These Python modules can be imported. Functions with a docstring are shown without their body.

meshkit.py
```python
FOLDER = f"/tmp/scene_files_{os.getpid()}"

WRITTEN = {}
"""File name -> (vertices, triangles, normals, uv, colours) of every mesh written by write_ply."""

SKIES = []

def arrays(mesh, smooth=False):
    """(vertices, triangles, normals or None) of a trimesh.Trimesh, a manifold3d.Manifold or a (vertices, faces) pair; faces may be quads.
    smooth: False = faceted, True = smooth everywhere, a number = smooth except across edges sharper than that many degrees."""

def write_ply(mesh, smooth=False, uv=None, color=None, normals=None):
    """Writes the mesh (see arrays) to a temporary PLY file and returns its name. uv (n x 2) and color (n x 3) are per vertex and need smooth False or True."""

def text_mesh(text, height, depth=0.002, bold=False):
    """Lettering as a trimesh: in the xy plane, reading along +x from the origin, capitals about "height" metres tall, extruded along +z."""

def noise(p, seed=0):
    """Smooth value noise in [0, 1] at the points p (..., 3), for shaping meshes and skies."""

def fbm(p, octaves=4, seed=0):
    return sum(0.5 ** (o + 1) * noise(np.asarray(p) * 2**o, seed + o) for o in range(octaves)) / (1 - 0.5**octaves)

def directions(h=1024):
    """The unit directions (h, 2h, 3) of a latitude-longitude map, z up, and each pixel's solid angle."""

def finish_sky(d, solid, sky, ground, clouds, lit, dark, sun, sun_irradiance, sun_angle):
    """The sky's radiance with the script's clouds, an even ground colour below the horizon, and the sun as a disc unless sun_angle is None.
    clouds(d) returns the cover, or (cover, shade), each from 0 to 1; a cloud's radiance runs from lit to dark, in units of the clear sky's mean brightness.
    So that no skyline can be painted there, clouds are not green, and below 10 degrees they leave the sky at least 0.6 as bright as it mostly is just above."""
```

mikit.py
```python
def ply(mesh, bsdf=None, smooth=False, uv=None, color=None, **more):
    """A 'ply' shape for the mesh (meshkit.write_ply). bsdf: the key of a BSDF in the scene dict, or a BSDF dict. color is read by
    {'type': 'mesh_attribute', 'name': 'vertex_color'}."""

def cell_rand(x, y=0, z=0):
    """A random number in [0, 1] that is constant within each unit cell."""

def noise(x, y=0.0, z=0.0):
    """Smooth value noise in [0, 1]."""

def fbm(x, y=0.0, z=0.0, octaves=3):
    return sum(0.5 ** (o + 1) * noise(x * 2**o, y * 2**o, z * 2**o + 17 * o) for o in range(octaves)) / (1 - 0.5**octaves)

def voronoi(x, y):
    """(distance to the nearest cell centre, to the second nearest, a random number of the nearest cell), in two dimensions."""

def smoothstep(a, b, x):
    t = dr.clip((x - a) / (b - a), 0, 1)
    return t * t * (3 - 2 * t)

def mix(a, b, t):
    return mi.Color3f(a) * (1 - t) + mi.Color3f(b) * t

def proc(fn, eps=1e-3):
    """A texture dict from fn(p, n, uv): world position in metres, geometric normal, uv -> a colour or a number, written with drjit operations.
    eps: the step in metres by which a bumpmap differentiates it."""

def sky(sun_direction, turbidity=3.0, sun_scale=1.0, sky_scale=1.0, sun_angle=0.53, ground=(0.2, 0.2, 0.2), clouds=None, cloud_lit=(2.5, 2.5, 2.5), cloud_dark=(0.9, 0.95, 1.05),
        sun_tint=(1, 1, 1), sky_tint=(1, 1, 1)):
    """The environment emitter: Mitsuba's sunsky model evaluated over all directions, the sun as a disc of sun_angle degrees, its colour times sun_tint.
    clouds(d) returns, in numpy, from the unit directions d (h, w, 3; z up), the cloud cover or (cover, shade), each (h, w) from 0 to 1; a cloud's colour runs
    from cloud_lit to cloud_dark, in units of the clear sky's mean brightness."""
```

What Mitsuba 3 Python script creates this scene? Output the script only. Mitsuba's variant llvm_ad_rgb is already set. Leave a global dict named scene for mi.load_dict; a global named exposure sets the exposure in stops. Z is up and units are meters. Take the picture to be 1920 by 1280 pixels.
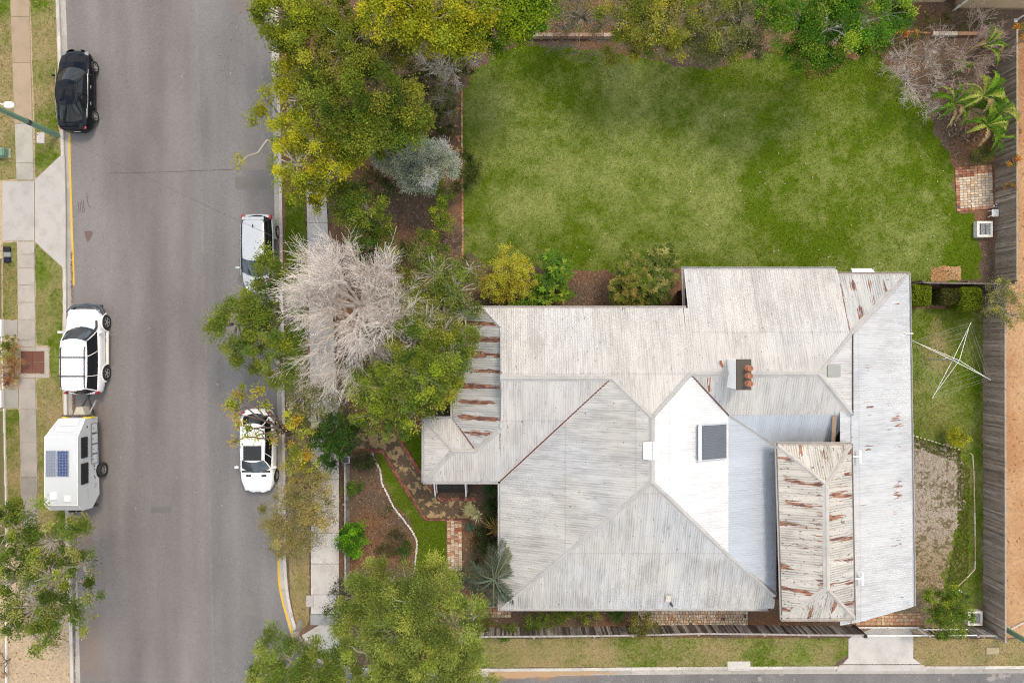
import math, random
import numpy as np, trimesh, shapely
import shapely.geometry as sg
import drjit as dr, mitsuba as mi
import mikit, meshkit
from mikit import noise, fbm, cell_rand, smoothstep, mix

T = mi.ScalarTransform4f
scene, labels = {}, {}
H = 38.0                      # the drone hovers 38 m above the garden
K = 1.5 / 1920
def at(px, py, z=0.0):
    """photo measurement -> ground-plan metres for something at height z"""
    s = (H - z) * K
    return np.array([(px - 960) * s, (640 - py) * s, z])

# ---------------------------------------------------------------- camera, sky, exposure
scene['camera'] = {'type': 'perspective', 'fov': math.degrees(2 * math.atan(0.75)), 'fov_axis': 'x', 'near_clip': 0.5, 'far_clip': 2000.0,
                   'to_world': T().look_at([0, 0, H], [0, 0, 0], [0, 1, 0])}
def cloud_field(d):
    z = np.maximum(d[..., 2], 0) + 0.18
    q = np.stack([d[..., 0] / z * 1.3 + 3.1, d[..., 1] / z * 1.3 + 0.4, z * 0], -1)
    c = meshkit.fbm(q * 4.5, 5, 3)
    cover = np.clip((c - 0.42) / 0.10, 0.0, 1.0)
    return 0.2 + 0.8 * cover, np.clip((meshkit.fbm(q * 1.7 + 9, 4, 8) - 0.45) * 2.2, 0, 0.7)
scene['sky_light'] = mikit.sky([0.30, 0.42, 0.86], turbidity=3, sun_scale=0.24, sun_angle=16, clouds=cloud_field, cloud_lit=(2.6, 2.6, 2.6), cloud_dark=(1.45, 1.42, 1.40), sky_tint=(1.04, 1.0, 0.94))
exposure = 2.72

# ---------------------------------------------------------------- scene helpers
used = set()
def numbered(name):
    k, n = name, 0
    while k in used:
        n += 1
        k = f'{name}_{n:03d}'
    used.add(k)
    return k
def tag(k, label=None, cat=None, group=None, kind=None):
    d = labels.setdefault(k, {})
    for a, b in (('label', label), ('category', cat), ('group', group), ('kind', kind)):
        if b: d[a] = b
    return k
def thing(name, label, cat, group=None):
    return tag(numbered(name), label, cat, group)
def obj(name, mesh, mat, parent=None, color=None, smooth=False, uv=None, kind=None, label=None, cat=None, group=None, xf=None):
    k = numbered(parent + '__' + name if parent else name)
    if color is not None:
        if not isinstance(mesh, tuple): mesh = meshkit.arrays(mesh)[:2]
        color = np.asarray(color, float)
        if color.ndim == 1: color = np.tile(color, (len(mesh[0]), 1))
    if color is not None:                  # the piece's own colour travels in its uv: red and green in u, blue in v
        c = np.clip(color, 0, .95)
        uv = np.column_stack([np.floor(c[:, 0] * 1000) + .05 + .9 * c[:, 1], c[:, 2]])
    d = mikit.ply(mesh, mat, smooth, uv=uv)
    if xf is not None: d['to_world'] = xf
    scene[k] = d
    if label or cat or kind or group: tag(k, label, cat, group, kind)
    return k
def struct(name, mesh, mat, parent=None, **kw):
    return obj(name, mesh, mat, parent, kind=None if parent else 'structure', **kw)

def cat_(parts):
    vs, fs, n = [], [], 0
    for v, f in parts:
        v, f = np.asarray(v, float), np.asarray(f, int)
        if f.shape[1] == 4: f = np.vstack([f[:, [0, 1, 2]], f[:, [0, 2, 3]]])
        vs.append(v); fs.append(f + n); n += len(v)
    return np.vstack(vs), np.vstack(fs)
_BF = np.array([[0, 2, 3, 1], [4, 5, 7, 6], [0, 1, 5, 4], [2, 6, 7, 3], [0, 4, 6, 2], [1, 3, 7, 5]])
def box(cx, cy, z0, sx, sy, sz, rot=0.0, taper=0.0):
    v = np.array([[x, y, z] for z in (0, 1) for y in (-.5, .5) for x in (-.5, .5)])
    s = np.where(v[:, 2:3] > 0.5, 1 - taper, 1.0)
    p = np.column_stack([v[:, 0] * sx * s[:, 0], v[:, 1] * sy * s[:, 0]])
    c, n = math.cos(rot), math.sin(rot)
    return np.column_stack([cx + p[:, 0] * c - p[:, 1] * n, cy + p[:, 0] * n + p[:, 1] * c, z0 + v[:, 2] * sz]), _BF.copy()
def bev_box(cx, cy, z0, sx, sy, sz, b=0.012, rot=0.0):
    """a block with chamfered top and side edges"""
    rings = []
    for z, e in ((0, 0), (sz - b, 0), (sz, b)):
        x, y = sx / 2 - e, sy / 2 - e; c = min(b, sx / 3, sy / 3)
        rings.append([[x - c, -y, z], [x, -y + c, z], [x, y - c, z], [x - c, y, z], [-x + c, y, z], [-x, y - c, z], [-x, -y + c, z], [-x + c, -y, z]])
    v = np.array(rings).reshape(-1, 3)
    f = []
    for r in range(2):
        for i in range(8):
            a, b2 = r * 8 + i, r * 8 + (i + 1) % 8
            f += [[a, b2, b2 + 8], [a, b2 + 8, a + 8]]
    f += [[16, 16 + i, 17 + i] for i in range(1, 7)]
    c, n = math.cos(rot), math.sin(rot)
    return np.column_stack([cx + v[:, 0] * c - v[:, 1] * n, cy + v[:, 0] * n + v[:, 1] * c, z0 + v[:, 2]]), np.array(f)
def quadbox(p0, p1, w, h, up=(0, 0, 1)):
    """a beam of width w and height h whose axis runs p0 -> p1"""
    p0, p1 = np.asarray(p0, float), np.asarray(p1, float)
    a = (p1 - p0) / np.linalg.norm(p1 - p0)
    s = np.cross(a, up); s /= np.linalg.norm(s); u = np.cross(s, a)
    v = [p + s * x * w / 2 + u * y * h / 2 for p in (p0, p1) for y in (-1, 1) for x in (-1, 1)]
    return np.array(v), _BF.copy()
def sticks(P0, P1, R0, R1, sides=4):
    P0, P1 = np.atleast_2d(P0).astype(float), np.atleast_2d(P1).astype(float)
    n = len(P0)
    R0, R1 = np.broadcast_to(R0, n).astype(float), np.broadcast_to(R1, n).astype(float)
    a = P1 - P0; a /= np.maximum(np.linalg.norm(a, axis=1, keepdims=True), 1e-9)
    ref = np.where(np.abs(a[:, 2:3]) < 0.9, [[0, 0, 1.0]], [[1.0, 0, 0]])
    s = np.cross(a, ref); s /= np.linalg.norm(s, axis=1, keepdims=True); u = np.cross(s, a)
    th = np.arange(sides) * 2 * np.pi / sides
    ring = np.cos(th)[None, :, None] * s[:, None] + np.sin(th)[None, :, None] * u[:, None]
    v = np.concatenate([P0[:, None] + ring * R0[:, None, None], P1[:, None] + ring * R1[:, None, None]], 1)
    i = np.arange(sides); j = (i + 1) % sides
    f = np.vstack([np.column_stack([i, j + sides, j]), np.column_stack([i, i + sides, j + sides])])
    cap = np.array([[sides, sides + k + 1, sides + k] for k in range(1, sides - 1)])[:, ::-1]
    f = np.vstack([f, cap])
    return v.reshape(-1, 3), (f[None] + (np.arange(n) * 2 * sides)[:, None, None]).reshape(-1, 3)
def tube(path, r, sides=6):
    path = np.asarray(path, float)
    r = np.broadcast_to(r, len(path))
    return sticks(path[:-1], path[1:], r[:-1], r[1:], sides)
def triang(poly, z):
    out = []
    for g in getattr(poly, 'geoms', [poly]):
        if g.is_empty or g.geom_type != 'Polygon' or g.area < 1e-6: continue
        v, f = trimesh.creation.triangulate_polygon(g, engine='earcut')
        v = np.asarray(v); f = np.asarray(f)
        a, b, c = (v[f[:, k]] for k in range(3))
        cr = (b[:, 0] - a[:, 0]) * (c[:, 1] - a[:, 1]) - (b[:, 1] - a[:, 1]) * (c[:, 0] - a[:, 0])
        f = np.where(cr[:, None] < 0, f[:, ::-1], f)
        out.append((np.column_stack([v, np.full(len(v), z)]), f))
    return cat_(out)
def prism(poly, z0, z1):
    out = []
    for g in getattr(poly, 'geoms', [poly]):
        m = trimesh.creation.extrude_polygon(g, z1 - z0, engine='earcut'); m.apply_translation([0, 0, z0])
        out.append((np.array(m.vertices), np.array(m.faces)))
    return cat_(out)
def PG(pts, z=0.0):
    return sg.Polygon([at(x, y, z)[:2] for x, y in pts])
def rough_edge(poly, amp=0.08, step=0.15, seed=0):
    def ring(r):
        L = r.length; n = max(8, int(L / step))
        p = np.array([r.interpolate(i * L / n).coords[0] for i in range(n)])
        q = np.column_stack([p, np.zeros(len(p))])
        o = np.column_stack([meshkit.fbm(q * 2.2, 3, seed), meshkit.fbm(q * 2.2, 3, seed + 50)]) - 0.5
        return p + o * 4 * amp
    g = sg.Polygon(ring(poly.exterior), [ring(h) for h in poly.interiors]).buffer(0)
    return g

# ---------------------------------------------------------------- materials
def bs(name, **d): scene[name] = d
def two(d): return {'type': 'twosided', 'bsdf': d}
def rgb(*c): return {'type': 'rgb', 'value': list(c)}
def piece_fn(p, n, uv):
    r = dr.floor(uv.x)
    return mi.Color3f(r * 0.001, (uv.x - r - .05) / .9, uv.y)
VC = mikit.proc(piece_fn)
def ref(k): return {'type': 'ref', 'id': k}
scene['m_piece'] = two({'type': 'diffuse', 'reflectance': VC})                      # bark, twigs, timber, stones: colour of each piece
scene['m_leaf'] = {'type': 'principledthin', 'base_color': VC, 'roughness': 0.6, 'diff_trans': 0.75, 'eta': 1.4}
def stain_fn(p, n, uv):
    a = fbm(p.x * 2.3 + 5, p.y * 2.3, p.z * 2.3, 4)
    b = noise(p.x * 17, p.y * 17, p.z * 17)
    return smoothstep(0.42, 0.85, a * 0.75 + b * 0.35) * 0.20 + 0.12 * noise(p.x * 41, p.y * 41, p.z * 30)
scene['m_masonry'] = {'type': 'blendbsdf', 'weight': mikit.proc(stain_fn), 'a': two({'type': 'diffuse', 'reflectance': VC}), 'b': two({'type': 'diffuse', 'reflectance': rgb(0.10, 0.085, 0.065)})}
def grain_fn(p, n, uv):
    s = p.x + p.y
    a = noise(s * 30, p.z * 2.2, p.x * 3) * 0.6 + noise(s * 70, p.z * 5, 2) * 0.4
    return smoothstep(0.45, 0.8, a) * 0.6
scene['m_timber'] = {'type': 'blendbsdf', 'weight': mikit.proc(grain_fn), 'a': two({'type': 'diffuse', 'reflectance': VC}), 'b': two({'type': 'diffuse', 'reflectance': rgb(0.045, 0.036, 0.03)})}

def px_x(px, z=0.0): return (px - 960) * (H - z) * K
def asphalt_fn(p, n, uv):
    x, y = p.x, p.y
    warm, cool = mi.Color3f(0.205, 0.190, 0.186), mi.Color3f(0.194, 0.186, 0.186)
    seam = px_x(383) + (0 - y) * 0.026
    right = smoothstep(-0.1, 0.1, x - seam)
    c = warm * (1 - right) + cool * right
    tone = 0.90 + 0.34 * (fbm(x * 1.1, y * 0.10, 1, 3) - 0.5) + 0.22 * (fbm(x * 0.35, y * 0.3, 7, 3) - 0.5)
    fine = noise(x * 24, y * 24) * 0.55 + noise(x * 55, y * 55, 3) * 0.45
    tone = tone * (0.78 + 0.44 * fine) + 0.16 * smoothstep(0.78, 0.92, noise(x * 31, y * 31, 9)) - 0.14 * smoothstep(0.86, 0.94, noise(x * 13, y * 13, 12))
    tone = tone - 0.10 * dr.exp(-dr.square((x - px_x(232)) / 1.1)) * smoothstep(-7, -12, y) - 0.05 * dr.exp(-dr.square((x - px_x(300)) / 0.9))
    tone = tone + 0.12 * dr.exp(-dr.square((x - seam) / 0.05)) * smoothstep(0.3, 0.7, noise(x * 8, y * 1.5, 4))
    brown = dr.exp(-dr.square((x - px_x(165)) / 0.9)) * smoothstep(2.0, -6.0, y) * smoothstep(0.35, 0.65, fbm(x * 0.8, y * 0.35, 2, 3))
    c = c * tone
    c = mix(c, mi.Color3f(0.20, 0.14, 0.10), 0.45 * brown)
    leak = smoothstep(0.55, 0.75, fbm(x * 0.5 + 3, y * 0.12, 11, 3))
    c = c * (1 - 0.10 * leak)
    sand = smoothstep(-17.9, -18.25, y + 0.35 * (fbm(x * 0.9, y * 1.2, 5, 4) - 0.5) * 2 - 0.0) * smoothstep(-18.95, -18.55, y + 0.5 * (fbm(x * 1.1, y, 6, 4) - 0.5)) * smoothstep(5.5, 2.5, x) * smoothstep(-3.5, -1.0, x)
    c = mix(c, mi.Color3f(0.36, 0.22, 0.11), 0.85 * sand)
    grit = smoothstep(0.70, 0.78, fbm(x * 2.6, y * 2.6, 8, 3)) * smoothstep(-18.2, -18.7, y) * smoothstep(3, 8, x)
    return mix(c, mi.Color3f(0.36, 0.33, 0.30), 0.6 * grit)
scene['m_asphalt'] = two({'type': 'diffuse', 'reflectance': mikit.proc(asphalt_fn)})

# pale (dry) and lush patches of the lawns: photo column, row, radius, weight
SPOTS = [(940, 205, 45, .55), (1160, 150, 55, .6), (1000, 300, 70, .25), (1220, 270, 140, .24), (1110, 380, 140, .30), (960, 420, 80, .35), (1380, 430, 110, .3), (1330, 340, 70, .3),
         (1090, 175, 50, -.35), (1020, 130, 60, -.25), (1330, 140, 90, .02), (1430, 130, 80, -.03), (1355, 265, 16, -.5), (1560, 345, 120, -.12), (1690, 235, 50, -.2), (1418, 340, 28, -.6), (1428, 400, 26, -.55), (1445, 290, 26, -.5), (1455, 445, 32, -.45), (1510, 478, 32, -.35), (1380, 320, 25, .25), (1400, 260, 25, .2), (1460, 250, 70, .15),
         (1460, 440, 25, -.3), (1600, 460, 90, -.1), (1700, 450, 70, .45), (1650, 480, 60, .35), (1733, 365, 16, .8), (1760, 480, 40, -.2), (1820, 460, 40, -.35), (1660, 300, 40, .25),
         (1560, 345, 40, .12), (880, 300, 30, .3), (1560, 200, 80, .1), (1240, 480, 90, -.2), (1060, 470, 60, -.2), (1830, 700, 30, -.5), (1815, 1000, 25, -.5), (1760, 610, 50, -.1), (1740, 700, 45, .45), (1770, 740, 35, .3),
         (760, 860, 60, -.2), (800, 1000, 60, -.35)]
STRAW = [(560, 1000, 120, .9), (560, 860, 50, .8), (560, 1130, 70, .7), (1000, 1225, 90, .75), (1130, 1215, 70, .5), (1350, 1210, 50, .35), (1760, 1235, 60, .7), (1880, 1230, 60, .8), (1800, 1205, 50, .5), (1690, 660, 40, .35),
         (1745, 640, 50, .35), (95, 850, 60, .5), (95, 780, 40, .45), (80, 100, 60, .3), (10, 150, 60, .7), (20, 250, 50, .6), (50, 1000, 80, .4), (90, 1160, 60, 1.2), (70, 1230, 120, 1.6), (30, 900, 50, .4), (540, 750, 50, .4), (1480, 1225, 60, .2)]
def blobs(x, y, L):
    s = mi.Float(0)
    for px, py, r, w in L:
        c = at(px, py)
        s = s + w * dr.exp(-(dr.square(x - c[0]) + dr.square(y - c[1])) / (r * H * K) ** 2)
    return s
def lawn_fn(p, n, uv):
    x, y = p.x, p.y
    wob = 1.1 * (fbm(x * 0.9, y * 0.9, 3, 3) - 0.5); wob2 = 1.1 * (fbm(x * 0.9 + 20, y * 0.9, 3, 3) - 0.5)
    dry = 0.20 + 1.0 * (fbm(x * 0.55, y * 0.55, 1, 4) - 0.5) + 0.85 * (fbm(x * 1.9, y * 1.9, 6, 3) - 0.5) + blobs(x + wob, y + wob2, SPOTS)
    fine = noise(x * 7, y * 7, 2) * 0.5 + noise(x * 19, y * 19, 5) * 0.5
    t = dr.clip(dry + 0.65 * (fine - 0.5), 0, 1)
    c = mix(mi.Color3f(0.078, 0.122, 0.008), mi.Color3f(0.210, 0.236, 0.070), t)
    verge = smoothstep(-24.6, -24.9, x) * 0.30 + smoothstep(-16.2, -16.5, y) * 0.24 + smoothstep(21.4, 21.9, x) * smoothstep(3.2, 2.2, y) * 0.10
    s = verge + 0.9 * blobs(x + wob, y + wob2, STRAW) + 1.6 * (fbm(x * 0.8 + 40, y * 0.8, 1, 4) - 0.5) * smoothstep(0.02, 0.2, verge + blobs(x, y, STRAW)) + 0.5 * (fine - 0.5) * smoothstep(0.02, 0.2, verge + 0.6 * blobs(x, y, STRAW))
    c = mix(c, mi.Color3f(0.285, 0.225, 0.115), dr.clip(s, 0, 0.95))
    return c * (0.86 + 0.28 * noise(x * 33, y * 33, 7))
scene['m_lawn'] = two({'type': 'diffuse', 'reflectance': mikit.proc(lawn_fn)})
def soil_fn(p, n, uv):
    x, y = p.x, p.y
    red = smoothstep(0.35, 0.7, fbm(x * 0.5, y * 0.5, 4, 3))
    c = mix(mi.Color3f(0.118, 0.086, 0.064), mi.Color3f(0.178, 0.098, 0.058), red)
    f = noise(x * 13, y * 13) * 0.5 + noise(x * 37, y * 37, 2) * 0.5
    c = c * (0.70 + 0.6 * f)
    return mix(c, mi.Color3f(0.36, 0.27, 0.18), 0.7 * smoothstep(0.80, 0.9, noise(x * 16, y * 22, 6)))
scene['m_soil'] = two({'type': 'diffuse', 'reflectance': mikit.proc(soil_fn)})
def earth_fn(p, n, uv):
    x, y = p.x, p.y
    a = fbm(x * 0.8, y * 0.45, 4, 4)
    c = mix(mi.Color3f(0.37, 0.20, 0.10), mi.Color3f(0.43, 0.27, 0.15), smoothstep(0.3, 0.7, a))
    c = mix(c, mi.Color3f(0.27, 0.13, 0.07), smoothstep(10, 14, y) * 0.6)
    c = mix(c, mi.Color3f(0.40, 0.31, 0.21), smoothstep(-21, -25, x))
    return c * (0.82 + 0.36 * noise(x * 15, y * 15)) * (1 - 0.5 * smoothstep(0.86, 0.92, noise(x * 9, y * 9, 3)))
scene['m_earth'] = two({'type': 'diffuse', 'reflectance': mikit.proc(earth_fn)})
def gravel_fn(p, n, uv):
    x, y = p.x, p.y
    f = noise(x * 12, y * 12) * 0.4 + noise(x * 30, y * 30, 2) * 0.6
    c = mix(mi.Color3f(0.36, 0.30, 0.25), mi.Color3f(0.30, 0.225, 0.145), smoothstep(-9.5, -13, y))
    weeds = smoothstep(0.55, 0.66, fbm(x * 3.1, y * 3.1, 5, 4) + 0.16 * smoothstep(24.3, 25.3, x) + 0.05 * dr.exp(-dr.square((y + 11.5) / 1.8)))
    c = c * (0.68 + 0.55 * f)
    return mix(c, mi.Color3f(0.10, 0.085, 0.035), 0.75 * weeds * smoothstep(0.3, 0.6, noise(x * 9, y * 9, 8)))
scene['m_gravel'] = two({'type': 'diffuse', 'reflectance': mikit.proc(gravel_fn)})
def mottle_fn(p, n, uv):
    x, y = p.x, p.y
    m = smoothstep(0.48, 0.56, fbm(x * 4.2, y * 4.2, 3, 5) + 0.13 * smoothstep(-7.6, -6.2, x) * smoothstep(-6, -8, y))
    c = mix(mi.Color3f(0.33, 0.235, 0.125), mi.Color3f(0.115, 0.084, 0.060), m)
    return c * (0.75 + 0.5 * noise(x * 21, y * 21))
scene['m_mottle'] = two({'type': 'diffuse', 'reflectance': mikit.proc(mottle_fn)})

PITCH = 0.115
def roof_mat(base, tint, grime, rust, bands=None, speck=0.5, gr=0.35):
    base, tint = mi.ScalarColor3f(base), mi.ScalarColor3f(tint)
    def fn(p, n, uv):
        u, v = uv.x, uv.y
        sheet = cell_rand(u / 0.805, v / 3.2, 3)
        c = mi.Color3f(base) * (0.93 + 0.12 * sheet)
        c = mix(c, mi.Color3f(tint), smoothstep(0.35, 0.75, fbm(p.x * 0.35, p.y * 0.35, 3, 3)))
        pan = 0.5 - 0.5 * dr.cos(u * (2 * math.pi / PITCH))
        streak = fbm(u * 17, v * 2.2, 4, 3) * 0.5 + 0.5 * fbm(p.x * 0.9, p.y * 0.9, 6, 4)
        dirt = smoothstep(0.38, 0.75, streak) * grime + gr * pan * smoothstep(0.25, 0.7, noise(u * 6, v * 0.9, 8))
        c = c * (1 - dr.clip(dirt, 0, 0.8))
        lap = dr.exp(-dr.square((v / 3.2 - dr.floor(v / 3.2 + 0.5)) * 3.2 / 0.03))
        dots = smoothstep(0.88, 0.94, noise(u * 19, v * 7.0, 2) * (0.6 + 0.45 * speck) + 0.05 * lap)
        c = c * (1 - 0.6 * dots) * (1 - 0.15 * lap)
        if rust:
            q = noise(u * 30, v * 1.5, 5) * 0.45 + noise(u * 13, v * 2.6, 6) * 0.35 + noise(u * 40, v * 9, 8) * 0.2
            f = rust * 0.14 * smoothstep(0.45, 0.7, fbm(u * 0.8, v * 0.6, 9, 2))
            if bands is not None: f = f + bands(u, v)
            r = smoothstep(-0.03, 0.11, q + f - 0.91)
            c = mix(c, mix(mi.Color3f(0.27, 0.11, 0.055), mi.Color3f(0.10, 0.034, 0.022), smoothstep(0.2, 0.7, noise(u * 14, v * 5, 7))), r * 0.92)
        return c
    return two({'type': 'principled', 'base_color': mikit.proc(fn), 'roughness': 0.5, 'specular': 0.3, 'metallic': 0.0})
def annex_bands(u, v):
    k = u / 1.05 + 0.3
    d = (k - dr.floor(k + 0.5)) * 1.05 + 0.25 * (noise(v * 0.7, 3) - 0.5)
    return 0.52 * dr.exp(-dr.square(d / 0.13)) * smoothstep(0.25, 0.6, noise(u * 0.9, v * 1.1, 4)) + 0.22 * dr.exp(-dr.square((v - 1.65) / 0.2)) + .1
def porch_bands(u, v):
    k = u / 0.78 + 0.1
    d = (k - dr.floor(k + 0.5)) * 0.78
    return 0.66 * dr.exp(-dr.square(d / 0.17)) * smoothstep(0.10, 0.45, noise(u * 0.7, v * 0.8, 5)) * smoothstep(0.1, 0.5, v)
def east_bands(u, v):
    k = u / 1.15
    d = (k - dr.floor(k + 0.5)) * 1.15 + 0.2 * (noise(v, 3) - 0.5)
    row = dr.exp(-dr.square((v - 0.9) / 0.5)) + dr.exp(-dr.square((v - 2.6) / 0.5))
    return 0.40 * row * smoothstep(0.38, 0.7, noise(u * 1.3, dr.floor(v / 1.75) * 3.3, 4)) * smoothstep(-8, 4, noise(v * 2, u * 5) * 12 - 6)
scene['m_roof_old'] = roof_mat((0.505, 0.482, 0.455), (0.49, 0.488, 0.485), 0.18, 0.2, None, 0.8, 0.17)
scene['m_roof_white'] = roof_mat((0.64, 0.64, 0.635), (0.60, 0.605, 0.61), 0.10, 0, None, 0.55, 0.12)
scene['m_roof_grey'] = roof_mat((0.475, 0.462, 0.435), (0.455, 0.46, 0.465), 0.22, 0.2, None, 0.8, 0.20)
scene['m_roof_new'] = roof_mat((0.41, 0.45, 0.50), (0.40, 0.44, 0.495), 0.05, 0, None, 0.0, 0.10)
scene['m_roof_annex'] = roof_mat((0.50, 0.47, 0.42), (0.46, 0.45, 0.42), 0.20, 0.9, annex_bands, 1.0)
scene['m_roof_porch'] = roof_mat((0.44, 0.45, 0.445), (0.46, 0.45, 0.43), 0.18, 0.8, porch_bands, 0.8)
scene['m_roof_east'] = roof_mat((0.455, 0.475, 0.495), (0.49, 0.495, 0.50), 0.16, 0.35, east_bands, 0.7, 0.12)
# plain finishes
def prin(c, r=0.5, **k): return two({'type': 'principled', 'base_color': rgb(*c), 'roughness': r, **k})
scene['m_white_paint'] = prin((0.78, 0.78, 0.77), 0.4)
scene['m_offwhite'] = prin((0.62, 0.60, 0.56), 0.6)
scene['m_galv'] = prin((0.48, 0.50, 0.52), 0.45, metallic=0.3)
scene['m_dark_metal'] = prin((0.045, 0.045, 0.05), 0.5)
scene['m_shadow_timber'] = prin((0.06, 0.045, 0.038), 0.8)
scene['m_wall_paint'] = prin((0.13, 0.075, 0.055), 0.7)
scene['m_render_tan'] = prin((0.44, 0.34, 0.21), 0.8)
scene['m_green_paint'] = prin((0.12, 0.22, 0.15), 0.55)
scene['m_olive_sheet'] = prin((0.25, 0.23, 0.11), 0.5)
scene['m_yellow_paint'] = prin((0.58, 0.37, 0.035), 0.7)
scene['m_terracotta'] = prin((0.37, 0.16, 0.09), 0.8)
scene['m_red_pad'] = prin((0.14, 0.062, 0.048), 0.8)
scene['m_car_white'] = prin((0.80, 0.80, 0.80), 0.3, clearcoat=1.0, clearcoat_gloss=0.95)
scene['m_car_black'] = prin((0.003, 0.004, 0.008), 0.05, clearcoat=0.2, clearcoat_gloss=0.98, specular=0.22)
scene['m_car_silver'] = prin((0.47, 0.50, 0.53), 0.32, metallic=0.35, clearcoat=1.0, clearcoat_gloss=0.95)
scene['m_car_side'] = prin((0.05, 0.055, 0.065), 0.2, clearcoat=1.0, clearcoat_gloss=0.95)
scene['m_car_glass'] = prin((0.008, 0.011, 0.013), 0.03, specular=0.45)
scene['m_windscreen'] = prin((0.022, 0.036, 0.05), 0.03, specular=0.9, clearcoat=0.6)
scene['m_plastic'] = prin((0.025, 0.025, 0.027), 0.55)
scene['m_tyre'] = prin((0.022, 0.022, 0.023), 0.85)
scene['m_alloy'] = prin((0.55, 0.55, 0.56), 0.3, metallic=0.8)
scene['m_red_lens'] = prin((0.30, 0.012, 0.015), 0.15, clearcoat=1.0)
scene['m_clear_lens'] = prin((0.65, 0.67, 0.70), 0.1, clearcoat=1.0)
scene['m_caravan'] = prin((0.52, 0.54, 0.55), 0.35, clearcoat=0.5)
scene['m_solar'] = prin((0.025, 0.045, 0.14), 0.15, clearcoat=1.0)
scene['m_solar_grey'] = prin((0.16, 0.18, 0.22), 0.2, clearcoat=1.0)
scene['m_solar_line'] = prin((0.26, 0.30, 0.37), 0.4)
scene['m_yellow_plastic'] = prin((0.62, 0.46, 0.02), 0.45)
scene['m_beige_metal'] = prin((0.46, 0.42, 0.34), 0.5)
scene['m_poly_sheet'] = prin((0.12, 0.135, 0.155), 0.3, specular=0.6)

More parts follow.
